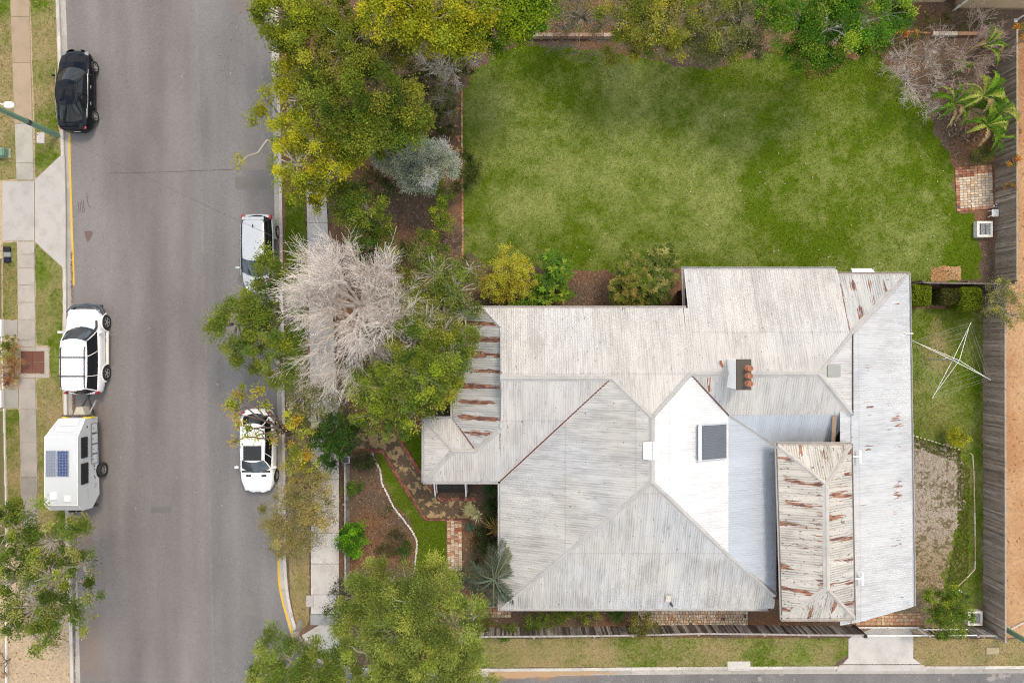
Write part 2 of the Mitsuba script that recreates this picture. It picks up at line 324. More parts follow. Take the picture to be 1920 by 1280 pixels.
# ================================================================ the ground, roads and paths
ROADZ = -0.12
struct('ground', triang(sg.box(-300, -300, 300, 300), -0.16), 'm_earth')
LK = [(118, -120), (123, 0), (127, 100), (132, 250), (135, 400), (137, 560), (138, 740), (141, 960), (148, 1180), (151, 1290), (154, 1420)]          # left edge of the asphalt
RK = [(504, -120), (507, 0), (510, 150), (514, 330), (516, 500), (519, 700), (521, 900), (522, 1060), (527, 1120), (545, 1195), (576, 1237), (620, 1258), (690, 1266), (800, 1267), (1000, 1266), (1300, 1263), (1600, 1262), (1800, 1262), (1930, 1261), (2100, 1260)]
def plan(L, z=0.0): return np.array([at(x, y, z)[:2] for x, y in L])
lk, rk = plan(LK, ROADZ), plan(RK, ROADZ)
lk_ext = np.vstack([[lk[0] + [0, 110]], lk, [[lk[-1][0], -150]]])
rk_ext = np.vstack([[rk[0] + [0, 110]], rk, [[150, rk[-1][1]]]])
struct('road', triang(sg.Polygon(list(lk_ext) + [(150, -150)] + list(rk_ext[::-1])), ROADZ), 'm_asphalt')
def offset(line, d):
    """each vertex moved d metres to the right of the direction of travel"""
    t = np.gradient(line, axis=0); t /= np.linalg.norm(t, axis=1, keepdims=True)
    return line + np.column_stack([t[:, 1], -t[:, 0]]) * d
def dense(line, step=0.5):
    l = sg.LineString(line); n = max(2, int(l.length / step))
    p = np.array([l.interpolate(i * l.length / n).coords[0] for i in range(n + 1)])
    if len(p) > 8:                       # round the corners a little
        for _ in range(4): p[1:-1] = (p[:-2] + 2 * p[1:-1] + p[2:]) / 4
    return p
def ribbon(a, b, z0, z1):
    """a solid strip between two lines (same number of points), from z0 up to z1"""
    n = len(a)
    v = np.vstack([np.column_stack([l, np.full(n, z)]) for z in (z0, z1) for l in (a, b)])
    f = []
    for i in range(n - 1):
        A, B, C, D = i, n + i, 2 * n + i, 3 * n + i
        f += [[C, D, D + 1, C + 1], [A, C, C + 1, A + 1], [B, B + 1, D + 1, D]]
    f += [[0, n, 3 * n, 2 * n], [n - 1, 3 * n - 1, 4 * n - 1, 2 * n - 1]]
    v2, f2 = cat_([(v, np.array(f))])
    tm = trimesh.Trimesh(v2, f2, process=False)
    if (tm.face_normals[:, 2] * (tm.triangles_center[:, 2] > z1 - 1e-4)).sum() < 0: f2 = f2[:, ::-1]
    return v2, f2
rng = np.random.default_rng(7)
CONC = np.array([0.47, 0.445, 0.41])
def kerbing(line, side, name, label_dir):
    L = dense(line, 0.4)
    k = numbered(name); tag(k, kind='structure')
    per = 7
    for i in range(0, len(L) - 1, per):
        seg = L[i:i + per + 1]
        if len(seg) < 2: continue
        # whole-line offsets so that neighbours meet
        for nm, d0, d1, z0, z1 in (('channel', 0.0, 0.30, -0.2, ROADZ + 0.012), ('kerb', 0.305, 0.47, -0.2, 0.015)):
            a, b = offset(L, side * d0)[i:i + per + 1].copy(), offset(L, side * d1)[i:i + per + 1].copy()
            g = 0.006
            for q in (a, b):
                t0 = (q[1] - q[0]) / np.linalg.norm(q[1] - q[0]); t1 = (q[-1] - q[-2]) / np.linalg.norm(q[-1] - q[-2])
                q[0] += t0 * g; q[-1] -= t1 * g
            c = CONC * rng.uniform(0.88, 1.12) * (1.12 if nm == 'kerb' else 0.85)
            obj(nm, ribbon(a, b, z0, z1), 'm_masonry', k, color=c)
    return k
kerbing(lk_ext[1:-1], 1, 'kerb', 'w')
kerbing(rk_ext[1:-1], -1, 'kerb', 'e')
# blocks of land beside the roads
lk_in, rk_in = offset(dense(lk_ext, 0.5), 0.46), offset(dense(rk_ext, 0.5), -0.46)
struct('verge_soil', triang(sg.Polygon([(-150, 150)] + list(lk_in) + [(-150, -150)]), 0.0), 'm_earth')
block = sg.Polygon([(150, 150)] + list(rk_in)[::1] + [(150, rk_in[-1][1])])
struct('garden_soil', triang(block.buffer(0), 0.0), 'm_soil')
struct('bare_earth', triang(sg.Polygon([(27.4, -16.45), (150, -16.45), (150, 16.6), (27.9, 16.6), (27.9, 3.2), (27.0, 3.2)]), 0.004), 'm_earth')
# lawns
LAWNS = {}
def lawn(name, pts, z=0.008, amp=0.07, seed=1, **k):
    g = rough_edge(PG(pts), amp, 0.18, seed)
    LAWNS[name] = LAWNS.get(name, []) + [g]
    struct(name, triang(g, z), 'm_lawn')
    return g
lawn('lawn', [(866, 170), (895, 130), (930, 100), (985, 84), (1140, 96), (1200, 108), (1260, 122), (1330, 130), (1400, 112), (1460, 92), (1500, 110), (1545, 140), (1590, 112), (1640, 96), (1690, 150), (1742, 200), (1752, 255), (1788, 300), (1790, 395), (1828, 398),
              (1836, 470), (1838, 526), (1700, 530), (1640, 570), (1290, 570), (1282, 500), (1180, 505), (1130, 512), (1075, 508), (1000, 500), (905, 495), (870, 470)], amp=.13)
lawn('side_lawn', [(1640, 575), (1700, 578), (1843, 585), (1843, 1178), (1640, 1180)], seed=3)
lawn('front_lawn', [(704, 848), (716, 843), (730, 846), (742, 870), (764, 905), (786, 946), (800, 972), (836, 973), (838, 1066), (776, 1088), (784, 1020), (770, 975), (740, 945), (722, 905)], amp=0.03, seed=4)
lawn('front_lawn', [(745, 818), (760, 806), (850, 806), (850, 905), (802, 900), (775, 868)], amp=0.03, seed=5)
lawn('verge_lawn', [(536, 360), (572, 360), (574, 500), (576, 700), (580, 900), (580, 1020), (580, 1165), (560, 1185), (545, 1120), (541, 1050), (539, 900), (537, 700), (535, 500)], amp=0.03, seed=6)
lawn('verge_lawn', [(880, 1193), (960, 1197), (1200, 1193), (1400, 1196), (1590, 1195), (1590, 1225), (1560, 1248), (1200, 1250), (880, 1250)], amp=0.03, seed=7)
lawn('verge_lawn', [(1712, 1192), (1800, 1197), (1930, 1197), (1990, 1200), (1990, 1247), (1726, 1247), (1712, 1230)], amp=0.03, seed=8)
for i, pts in enumerate(([(-30, -20), (18, -20), (30, 190), (33, 335), (6, 337), (-30, 335)], [(56, -20), (104, -20), (107, 100), (111, 250), (113, 292), (66, 336), (64, 200), (60, 100)],
                         [(6, 454), (32, 454), (33, 598), (6, 598)], [(66, 455), (117, 500), (117, 560), (117, 740), (122, 950), (124, 1010), (74, 1010), (69, 760), (68, 710), (94, 706), (94, 648), (68, 646)],
                         [(10, 766), (36, 766), (40, 960), (41, 1010), (16, 1010)])):
    lawn('verge_lawn', pts, amp=0.025, seed=10 + i)
# small patches
struct('bare_patch', triang(rough_edge(PG([(1745, 501), (1801, 498), (1804, 526), (1746, 527)]), 0.05, 0.15, 31), 0.014), 'm_earth')
struct('gravel', triang(rough_edge(PG([(1640, 800), (1708, 824), (1735, 830), (1790, 843), (1806, 862), (1812, 900), (1798, 960), (1790, 1010), (1778, 1060), (1765, 1100), (1758, 1150), (1750, 1180), (1640, 1185)]), 0.24, 0.12, 32), 0.013), 'm_gravel')
struct('sand_drift', triang(rough_edge(PG([(915, 1257.5), (1105, 1258), (1170, 1260), (1150, 1262.5), (1110, 1264), (1060, 1265.5), (1000, 1269), (915, 1270)], ROADZ), 0.06, 0.12, 41), ROADZ + 0.018), 'm_sand')
scene['m_sand'] = prin((.38, .25, .14), .9)
struct('mulch', triang(rough_edge(PG([(1060, 512), (1140, 505), (1150, 600), (1050, 600)]), 0.06, 0.15, 33), 0.014), 'm_soil')
struct('dry_earth', triang(rough_edge(PG([(20, 1010), (131, 1010), (136, 1300), (16, 1300)]), 0.03, 0.15, 34), 0.006), 'm_earth')
# footpaths of concrete slabs
def slabs(key, px0, px1, rows, tint, shift=0.0, z=0.035):
    for a, b in zip(rows[:-1], rows[1:]):
        q = [at(px0(a), a), at(px1(a), a), at(px1(b), b), at(px0(b), b)]
        g = sg.Polygon([p[:2] for p in q]).buffer(-0.012, join_style=2)
        obj('slab', prism(g, -0.05, z + rng.uniform(-.004, .004)), 'm_masonry', key, color=np.array(tint(a)) * rng.uniform(0.93, 1.06))
fp = numbered('footpath'); tag(fp, kind='structure')
slabs(fp, lambda y: 19.5 + y * 0.036 if y < 340 else 32.5 + (y - 455) * 0.0135, lambda y: 55.5 + y * 0.026 if y < 340 else 65 + (y - 455) * 0.0115,
      [-60, 32, 118, 232, 306, 338], lambda y: (0.37, 0.285, 0.20) if y < 230 else (0.40, 0.38, 0.33))
slabs(fp, lambda y: 32.5 + (y - 455) * 0.0135, lambda y: 65 + (y - 455) * 0.0115, [453, 477, 503, 534, 567, 599, 638, 650], lambda y: (0.41, 0.375, 0.335))
slabs(fp, lambda y: 35.5 + (y - 708) * 0.022, lambda y: 67 + (y - 708) * 0.021, [708, 728, 766, 829, 893, 925, 990, 1060, 1130], lambda y: (0.37, 0.335, 0.30) if y < 890 else (0.29, 0.265, 0.24))
slabs(fp, lambda y: 8, lambda y: 34, [600, 630], lambda y: (0.36, 0.33, 0.30))
slabs(fp, lambda y: 9, lambda y: 35, [729, 765], lambda y: (0.30, 0.29, 0.26))
fp2 = numbered('footpath'); tag(fp2, kind='structure')
slabs(fp2, lambda y: 574 + (y - 330) * 0.021 if y < 800 else 583, lambda y: 610 + (y - 330) * 0.055 if y < 800 else 636, [340, 418, 496, 575, 660, 740, 790, 845, 898, 950, 999, 1056, 1114, 1150], lambda y: (0.56, 0.535, 0.51))
slabs(fp2, lambda y: 582, lambda y: 634, [1150, 1171], lambda y: (0.33, 0.335, 0.34))
rp = PG([(598, 1171), (634, 1171), (640, 1215), (640, 1236), (585, 1230), (566, 1190)])
obj('ramp', prism(rp, -0.05, 0.03), 'm_masonry', fp2, color=(0.52, 0.50, 0.46))
# driveway crossings
dv = numbered('driveway'); tag(dv, kind='structure')
for pts, c in (([(5, 340), (65, 340), (65, 452), (5, 452)], .43), ([(66, 339), (112, 293), (122, 292), (124, 400), (124, 503), (118, 502), (66, 453)], .45)):
    obj('slab', prism(PG(pts).buffer(-0.01, join_style=2), -0.06, 0.034), 'm_masonry', dv, color=(c, c * .945, c * .885))
dv2 = numbered('driveway'); tag(dv2, kind='structure')
for pts, c in (([(1590, 1196), (1600, 1190), (1712, 1190), (1712, 1232), (1728, 1244), (1578, 1244), (1590, 1232)], .53), ([(1574, 1245), (1732, 1245), (1736, 1257), (1568, 1257)], .49)):
    obj('slab', prism(PG(pts).buffer(-0.01, join_style=2), -0.10, 0.036), 'm_masonry', dv2, color=(c, c * .955, c * .91))
obj('slab', prism(PG([(1638, 1176), (1704, 1176), (1712, 1190), (1600, 1190)]).buffer(-0.01, join_style=2), -0.1, 0.03), 'm_masonry', dv2, color=(.40, .38, .35))
# red tactile pad with concrete frame
pad = numbered('paved_pad'); tag(pad, kind='structure')
for pts in ([(67, 650), (92, 650), (92, 658), (67, 658)], [(84, 658.5), (92.5, 658.5), (93, 700), (84, 700)], [(67, 700.5), (93, 700.5), (93, 708), (67, 708)], [(35, 650.5), (66.6, 650.5), (66.6, 658), (35, 658)], [(36, 700.5), (66.6, 700.5), (66.6, 707.5), (36, 707.5)]):
    obj('border', prism(PG(pts), -0.05, 0.036), 'm_masonry', pad, color=(0.42, 0.375, 0.32))
for a in range(2):
    for b in range(2):
        x0, y0 = 40 + 22 * a, 658.5 + 20.6 * b
        obj('panel', prism(PG([(x0, y0), (x0 + 21.6, y0), (x0 + 21.6, y0 + 20.2), (x0, y0 + 20.2)]).buffer(-0.006), -0.05, 0.03), 'm_masonry', pad, color=np.array((0.17, 0.075, 0.058)) * rng.uniform(.9, 1.1))
# painted lines, sealed cracks and patches on the road
def line_on_road(name, L, w, mat, parent, z=0.004, color=None):
    p = dense(plan(L, ROADZ), 0.3)
    v, f = ribbon(offset(p, -w / 2), offset(p, w / 2), ROADZ - 0.01, ROADZ + z)
    obj(name, (v, f), mat, parent, color=color)
yl = [(130.5, 252), (131, 300), (133, 360), (135, 430), (137, 480), (138.5, 536)]
line_on_road('yellow_line', yl, 0.10, 'm_yellow_paint', 'road', 0.016)
line_on_road('yellow_line', [(522, 965), (522, 1050), (523, 1095), (529, 1125), (538, 1155), (553, 1200)], 0.12, 'm_yellow_paint', 'road', 0.016)
tar = (0.085, 0.08, 0.078)
line_on_road('crack', [(205, 325), (260, 324), (330, 322), (400, 319), (470, 317)], 0.03, 'm_piece', 'road', color=tar)
for L in ([(146, 378), (149, 402), (152, 402), (150, 377)], [(153, 376), (156, 403), (159, 402), (156, 375)], [(162, 363), (167, 391), (170, 390)]):
    line_on_road('tar_seal', L, 0.03, 'm_piece', 'road', color=tar)
for i, (pts, c) in enumerate((([(440, 332), (498, 332), (500, 355), (442, 356)], (.165, .157, .152)), ([(436, 285), (500, 284), (500, 320), (436, 320)], (.19, .178, .172)), ([(440, 0), (476, 0), (478, 25), (441, 25)], (.19, .165, .155)),
                              ([(453, 1118), (480, 1118), (480, 1152), (453, 1152)], (.19, .185, .18)), ([(158, 434), (176, 433), (168, 452), (163, 455)], (.155, .11, .10)), ([(283, 950), (322, 950), (322, 962), (283, 962)], (.155, .15, .15)))):
    obj('patch', triang(rough_edge(PG(pts, ROADZ), 0.02, 0.2, 60 + i), ROADZ + 0.004), 'm_masonry', 'road', color=c)

# grass blades over the lawns
def blades(polys, per_m2, rng, h=(0.03, 0.075)):
    P = []
    for g in polys:
        x0, y0, x1, y1 = g.bounds
        n = int((x1 - x0) * (y1 - y0) * per_m2)
        q = np.column_stack([rng.uniform(x0, x1, n), rng.uniform(y0, y1, n)])
        P.append(q[shapely.contains_xy(g, q[:, 0], q[:, 1])])
    P = np.vstack(P); n = len(P)
    a = rng.uniform(0, 2 * np.pi, n); hh = rng.uniform(*h, n); lean = rng.uniform(0.3, 1.1, n) * hh
    d = np.column_stack([np.cos(a), np.sin(a)]); s = np.column_stack([-d[:, 1], d[:, 0]]) * rng.uniform(0.012, 0.025, n)[:, None]
    z = np.full(n, 0.008)
    v = np.stack([np.column_stack([P - s, z]), np.column_stack([P + s, z]), np.column_stack([P + d * lean[:, None], z + hh])], 1).reshape(-1, 3)
    return v, np.arange(3 * n).reshape(-1, 3)
gb = np.random.default_rng(11)
obj('grass', blades(LAWNS['lawn'], 170, gb), 'm_lawn', kind='stuff', label='short patchy green grass of the wide back lawn', cat='grass')
obj('grass', blades(LAWNS['side_lawn'] + LAWNS['front_lawn'], 200, gb), 'm_lawn', kind='stuff', label='rough grass of the side yard and the front lawn strips', cat='grass')
obj('grass', blades(LAWNS['verge_lawn'], 190, gb), 'm_lawn', kind='stuff', label='dry tan and green grass of the street verges', cat='grass')
# ================================================================ the house
house = thing('house', 'rambling timber house under a patched, rust-streaked corrugated iron roof', 'house')
roof = 'house__roof'; used.add(roof)
N_SHEET = [0]
def plane_of(P):
    A = np.column_stack([P[:, 0], P[:, 1], np.ones(len(P))])
    return np.linalg.lstsq(A, P[:, 2], rcond=None)[0]
def roof_face(pts, mat, width=0.805, lap=3.2, amp=0.012, parent=roof, lift=0.0):
    """one convex roof plane clad in corrugated sheets, laid down the slope"""
    P = np.array(pts, float)
    a, b, c = plane_of(P)
    g = np.array([a, b]); d = -g / np.linalg.norm(g); uax = np.array([-d[1], d[0]])
    U, V = P[:, :2] @ uax, P[:, :2] @ d
    off = rng.uniform(0, 0.5) * 0 ; u0 = math.floor(U.min() / width) * width
    vmax = V.max()
    n = len(P)
    def span(u):
        lo, hi = np.full(len(u), np.inf), np.full(len(u), -np.inf)
        for i in range(n):
            ua, ub, va, vb = U[i], U[(i + 1) % n], V[i], V[(i + 1) % n]
            if abs(ua - ub) < 1e-9: continue
            t = (u - ua) / (ub - ua); ok = (t >= -1e-9) & (t <= 1 + 1e-9)
            vv = va + t * (vb - va)
            lo = np.where(ok, np.minimum(lo, vv), lo); hi = np.where(ok, np.maximum(hi, vv), hi)
        return lo, hi
    du = PITCH / 4
    k = 0
    while u0 + k * width < U.max():
        s0, s1 = max(u0 + k * width, U.min() + 1e-4), min(u0 + (k + 1) * width, U.max() - 1e-4)
        k += 1
        if s1 - s0 < 0.02: continue
        us = np.unique(np.concatenate([[s0], np.arange(math.ceil(s0 / du), math.floor(s1 / du) + 1) * du, [s1]]))
        lo, hi = span(us)
        rows = max(1, int(math.ceil((vmax - lo.min()) / lap - 0.15)))
        for r in range(rows):
            b1, b0 = vmax - r * lap, vmax - (r + 1) * lap if r < rows - 1 else -1e9
            vl, vh = np.maximum(lo, b0), np.minimum(hi, b1 + (0.08 if r else 0))
            ok = vh - vl > 0.004
            if ok.sum() < 2: continue
            uu, vl, vh = us[ok], vl[ok], vh[ok]
            ht = amp * np.cos(uu * 2 * np.pi / PITCH) + 0.006 * r + lift
            def pt(v):
                xy = uu[:, None] * uax + v[:, None] * d
                return np.column_stack([xy, xy @ g + c + ht])
            v3 = np.vstack([pt(vl), pt(vh)])
            m = len(uu); i = np.arange(m - 1)
            f = np.vstack([np.column_stack([i, i + m, i + m + 1]), np.column_stack([i, i + m + 1, i + 1])])
            e1 = v3[f[0, 1]] - v3[f[0, 0]]; e2 = v3[f[0, 2]] - v3[f[0, 0]]
            if np.cross(e1, e2)[2] < 0: f = f[:, ::-1]
            uv = np.vstack([np.column_stack([uu, vmax - vl]), np.column_stack([uu, vmax - vh])])
            obj('sheet', (v3, f), mat, parent, smooth=True, uv=uv); N_SHEET[0] += 1
S = 0.394
def zN(y): return 6.2 - S * (y + 3.55)               # north planes of the main hip and both wings
def zS(y): return 5.49 - S * (-1.75 - y)             # south plane of the west wing
A_ = (6.51, -6.55, 6.2); B_ = (6.51, -3.55, 6.2)     # ends of the main ridge
W_ = (4.73, -1.75, 5.49); E_ = (8.51, -1.55, 5.41)   # where the wing ridges meet the main hip
EV = 3.4
xw, ys = -0.595, -13.52
kE = (10.6, -3.62, 4.6)                               # kink of the north-east valley
kS = (10.6, -10.5, 4.58)                              # kink of the south-east hip
eS, eN = (13.25, -12.55, 3.78), (13.25, -5.25, 3.78)
# main hip
roof_face([A_, B_, W_, (xw, -7.07, EV), (xw, ys, EV)], 'm_roof_grey')                       # west slope
roof_face([A_, (xw, ys, EV), (13.3, ys, EV), (13.25, -13.0, 3.6), (10.6, -10.5, 4.59)], 'm_roof_grey')          # south slope
roof_face([A_, kS, kE, E_, B_], 'm_roof_white')                                             # painted east slope
roof_face([kE, kS, eS, eN], 'm_roof_new')                                                  # new sheets below it
# north slopes (one continuous plane)
xg = -0.57
roof_face([W_, B_, E_, (8.51, 1.66, zN(1.66)), (xg, 1.66, zN(1.66)), (xg, -1.75, 5.49)], 'm_roof_old')
roof_face([(8.51, 1.66, zN(1.66)), (8.72, 1.66, zN(1.66)), (8.72, -1.55, 5.41), (8.51, -1.55, 5.41)], 'm_roof_old')
roof_face([(8.72, -1.55, zN(-1.55)), (14.64, -1.55, zN(-1.55)), (16.5, 0.31, zN(.31)), (16.5, 3.65, zN(3.65)), (8.72, 3.65, zN(3.65))], 'm_roof_old')
roof_face([(16.62, 0.43, 4.60), (20.1, 3.39, 3.36), (16.5, 3.39, 3.36), (16.5, 0.31, 4.65)], 'm_roof_porch')
# west wing south slope and the porch
pr0, pr1 = (-1.80, -5.45, 4.02), (-2.93, -5.45, 4.02)
roof_face([W_, (xg, -1.75, 5.49), (xg, -4.29, 4.49), (xw, -7.07, zS(-7.07))], 'm_roof_old')
roof_face([(xw, -4.29, 4.49), (xw, -7.10, 3.38), (-4.46, -7.10, 3.38), pr1, pr0], 'm_roof_old')
roof_face([pr1, (-4.46, -7.10, 3.38), (-4.46, -3.92, 3.38)], 'm_roof_old')
roof_face([pr1, pr0, (-2.98, -3.92, 3.38), (-4.46, -3.92, 3.38)], 'm_roof_old')
# west verandah skillion
roof_face([(xg, 0.73, 4.49), (xg, -4.29, 4.49), pr0, (-3.0, -3.92, 3.40), (-3.0, 1.66, 3.40), (-1.45, 1.66, 4.10)], 'm_roof_porch')
roof_face([(xg + .01, 1.66, zN(1.66)), (-1.45, 1.66, zN(1.66)), (xg + .01, 0.73, zN(.73))], 'm_roof_old')
# gable end above the verandah
gab = np.array([(xg, 0.73, 4.4), (xg, -4.29, 4.4), (xg, -1.75, 5.47)])
obj('gable', cat_([(np.vstack([gab, gab + [0.05, 0, 0]]), np.array([[0, 1, 2], [3, 5, 4]]))]), 'm_offwhite', house)
# east wing
roof_face([E_, (14.64, -1.55, 5.41), (16.6, -3.55, 4.62), kE], 'm_roof_grey')
roof_face([kE, (16.6, -3.55, 4.60), (15.9, -5.25, 3.80), eN], 'm_roof_new')
roof_face([(14.64, -1.55, 5.41), (16.62, 0.43, 4.62), (16.62, -3.55, 4.62)], 'm_roof_old')
# east verandah
xe0, xe1 = 20.12, 20.38
roof_face([(16.64, 0.42, 4.52), (xe0, 3.39, 3.36), (xe1, -13.45, 3.36), (16.64, -13.85, 4.52)], 'm_roof_east')
roof_face([(16.0, -3.4, 4.70), (16.64, -3.4, 4.48), (16.64, -13.85, 4.48), (16.0, -13.85, 4.70)], 'm_roof_east')
# higher annex
az = 4.9
an = [at(1457, 834, az), at(1596, 834, az), at(1602, 1159, az), at(1467, 1159, az)]
rA, rB = at(1549, 908, 5.7), at(1551, 1104, 5.7)
roof_face([an[0], an[1], rA], 'm_roof_annex'); roof_face([an[2], an[3], rB], 'm_roof_annex')
roof_face([an[0], rA, rB, an[3]], 'm_roof_annex'); roof_face([rA, an[1], an[2], rB], 'm_roof_annex')
# caps over ridges and hips, iron in the valleys
def cap(pts, col=(.46, .45, .435), r=0.13, name='ridge_cap'):
    pts = np.array(pts, float)
    for a, b in zip(pts[:-1], pts[1:]):
        L = np.linalg.norm(b - a); n = max(1, int(round(L / 1.8)))
        for i in range(n):
            p, q = a + (b - a) * (i / n), a + (b - a) * ((i + 1) / n + (0.02 if i < n - 1 else 0))
            ax = (q - p) / np.linalg.norm(q - p); s = np.cross(ax, [0, 0, 1]); s /= np.linalg.norm(s)
            prof = [(-1.25, -0.085), (-.5, -.01), (-.28, .035), (0, .05), (.28, .035), (.5, -.01), (1.25, -0.085)]
            v = np.vstack([e + s * x * r + np.array([0, 0, z + 0.022 + 0.004 * (i % 2)]) for e in (p, q) for x, z in prof])
            m = len(prof)
            f = np.array([[j, j + 1, j + 1 + m, j + m] for j in range(m - 1)])
            obj(name, (v, f[:, ::-1] if np.cross(v[1] - v[0], v[m] - v[0])[2] < 0 else f), 'm_masonry', roof, color=np.array(col) * rng.uniform(.94, 1.06))
RUST = (.13, .055, .035)
cap([A_, B_]); cap([A_, (xw, ys, EV)]); cap([A_, kS, (13.25, -12.75, 3.7)]); cap([W_, B_]); cap([B_, E_])
cap([(xg, -1.75, 5.49), W_]); cap([E_, (14.64, -1.55, 5.41)]); cap([(14.64, -1.55, 5.41), (16.62, .43, 4.62), (20.05, 3.34, 3.38)], (.46, .45, .44))
cap([(14.64, -1.55, 5.41), (16.6, -3.55, 4.64)]); cap([pr0, pr1]); cap([pr1, (-4.46, -7.1, 3.38)], (.5, .49, .47)); cap([pr1, (-4.46, -3.92, 3.38)], (.5, .49, .47))
cap([pr0, (xw, -4.29, 4.49)]); cap([(xg, 0.73, 4.5), (-1.45, 1.66, 4.12)], (.5, .5, .5), 0.10)
cap([rA, rB], (.5, .48, .45)); 
for c_, r_ in ((an[0], rA), (an[1], rA), (an[2], rB), (an[3], rB)): cap([r_, c_], (.5, .47, .43), 0.11)
def valley(a, b, col):
    a, b = np.array(a, float) + [0, 0, .016], np.array(b, float) + [0, 0, .016]
    ax = (b - a) / np.linalg.norm(b - a); s = np.cross(ax, [0, 0, 1]); s /= np.linalg.norm(s)
    for w0, w1, c_ in ((-.075, -.035, (.40, .40, .40)), (-.035, .035, col), (.035, .075, (.42, .42, .42))):
        v = np.array([a + s * w0, a + s * w1, b + s * w1, b + s * w0])
        v[:, 2] += 0.004 if c_ is col else 0.007
        obj('valley_iron', (v, np.array([[0, 1, 2, 3]]) if np.cross(v[1] - v[0], v[3] - v[0])[2] > 0 else np.array([[3, 2, 1, 0]])), 'm_masonry', roof, color=c_)
valley(W_, (xw, -7.07, EV), RUST); valley(E_, kE, (.11, .06, .05)); valley(kE, eN, (.3, .32, .34)); valley(pr0, (-2.98, -3.92, 3.4), (.15, .075, .05))
obj('flashing', quadbox((16.66, 0.38, 4.60), (16.66, -3.6, 4.60), 0.05, 0.10), 'm_masonry', roof, color=(.10, .10, .10))
obj('flashing', quadbox((15.75, -3.62, 4.66), (15.85, -5.1, 4.30), 0.20, 0.04), 'm_masonry', roof, color=(.33, .24, .18))
obj('flashing', quadbox((xg + .02, 0.68, 4.54), (xg + .02, -4.25, 4.54), 0.09, 0.05), 'm_masonry', roof, color=(.48, .48, .47))
# gutters along the eaves
def gutter(a, b, col=(.50, .50, .50), w=.11, h=.10):
    a, b = np.array(a, float), np.array(b, float)
    ax = (b - a) / np.linalg.norm(b - a); s = np.cross(ax, [0, 0, 1])
    dz = np.array([0, 0, 1.0])
    out = []
    for off, ww, z0, hh in ((-w / 2, .014, -.02, h), (w / 2, .014, -.02, h), (0, w, -.065, .014)):
        out.append(quadbox(a + s * off + dz * z0, b + s * off + dz * z0, ww, hh))
    obj('gutter', cat_(out), 'm_masonry', house, color=col)
o = .06
gutter((xw - o, -7.2, EV - .03), (xw - o, ys - o, EV - .03)); gutter((xw - 2 * o, ys - o, EV - .03), (13.0, ys - o, EV - .03), (.55, .55, .54))
zg = zN(1.66)
gutter((-3.0, 1.66 + o, zg - .06), (8.66, 1.66 + o, zg - .06), (.48, .44, .42)); gutter((8.66, 1.72, 3.6), (8.66, 3.70, 3.34), (.45, .42, .40)); gutter((8.6, 3.65 + o, zN(3.65) - .03), (16.45, 3.65 + o, zN(3.65) - .03))
gutter((16.5, 3.39 + o, 3.33), (20.2, 3.39 + o, 3.33), (.50, .45, .42)); gutter((xe0 + o, 3.45, 3.33), (xe1 + o, -13.42, 3.33))
gutter((-4.46 - o, -3.85, 3.35), (-4.46 - o, -7.16, 3.35)); gutter((-4.52, -7.10 - o, 3.35), (xw - .12, -7.10 - o, 3.35)); gutter((-4.46, -3.92 + o, 3.35), (-3.05, -3.92 + o, 3.35)); gutter((-3.0 - o, -3.95, 3.37), (-3.0 - o, 1.72, 3.37))
for i in range(4):
    a, b = np.array(an[i]), np.array(an[(i + 1) % 4]); m = np.mean(an, 0)
    a, b = a + (a - m) / np.linalg.norm(a - m) * .08, b + (b - m) / np.linalg.norm(b - m) * .08
    gutter(a - [0, 0, .03], b - [0, 0, .03], (.50, .46, .42))
# walls under the roofs
body = sg.Polygon([(0.0, -12.9), (12.9, -12.9), (19.6, -12.9), (19.4, 2.8), (9.2, 2.8), (9.2, 1.0), (0.0, 1.0)])
obj('wall', prism(body, 0.0, 3.28), 'm_wall_paint', house)
obj('wall', prism(sg.box(.2, -12.6, 12.6, .8), 3.28, 3.36), 'm_wall_paint', house)
axp = sg.Polygon([p[:2] for p in an]).buffer(-0.35, join_style=2)
obj('annex_wall', prism(axp, 3.2, 4.86), 'm_wall_paint', house, label='dark annex wall standing above the lower roofs')
obj('annex_soffit', prism(sg.Polygon([p[:2] for p in an]).buffer(-0.03, join_style=2).difference(axp), 4.80, 4.84), 'm_shadow_timber', house)
# weatherboards with open vertical boards at the north-west corner
for i in range(14):
    obj('board', box(9.17, 1.08 + i * 0.125, 0.2, 0.03, 0.11, 3.0), 'm_timber', house, color=np.array((.13, .075, .058)) * rng.uniform(.8, 1.2))
# verandah floor, posts, front steps
obj('verandah_floor', prism(sg.Polygon([(-2.8, 1.5), (-2.8, -3.8), (-4.2, -3.8), (-4.2, -6.8), (0, -6.8), (0, 1.5)]), 0.0, 0.85), 'm_shadow_timber', house)
for x, y in ((-2.85, 1.3), (-2.85, -1.2), (-4.25, -6.9), (-4.25, -4.05), (-2.2, -6.9), (-.7, -6.9), (20.0, 3.0), (20.05, -1), (20.1, -5), (20.15, -9), (20.2, -13)):
    obj('post', bev_box(x, y, 0.0, .11, .11, 3.26, .01), 'm_offwhite', house)
sx0, sx1 = at(820, 0)[0] - .0, at(876, 0)[0]
steps = thing('stairs', 'dark timber front steps with white stringers below the porch roof', 'stairs')
for i in range(6):
    y = -7.05 - i * 0.235
    obj('tread', bev_box((sx0 + sx1) / 2, y, 1.12 - i * 0.19, sx1 - sx0 - .12, .25, .04, .008), 'm_timber', steps, color=np.array((.075, .065, .062)) * rng.uniform(.8, 1.25))
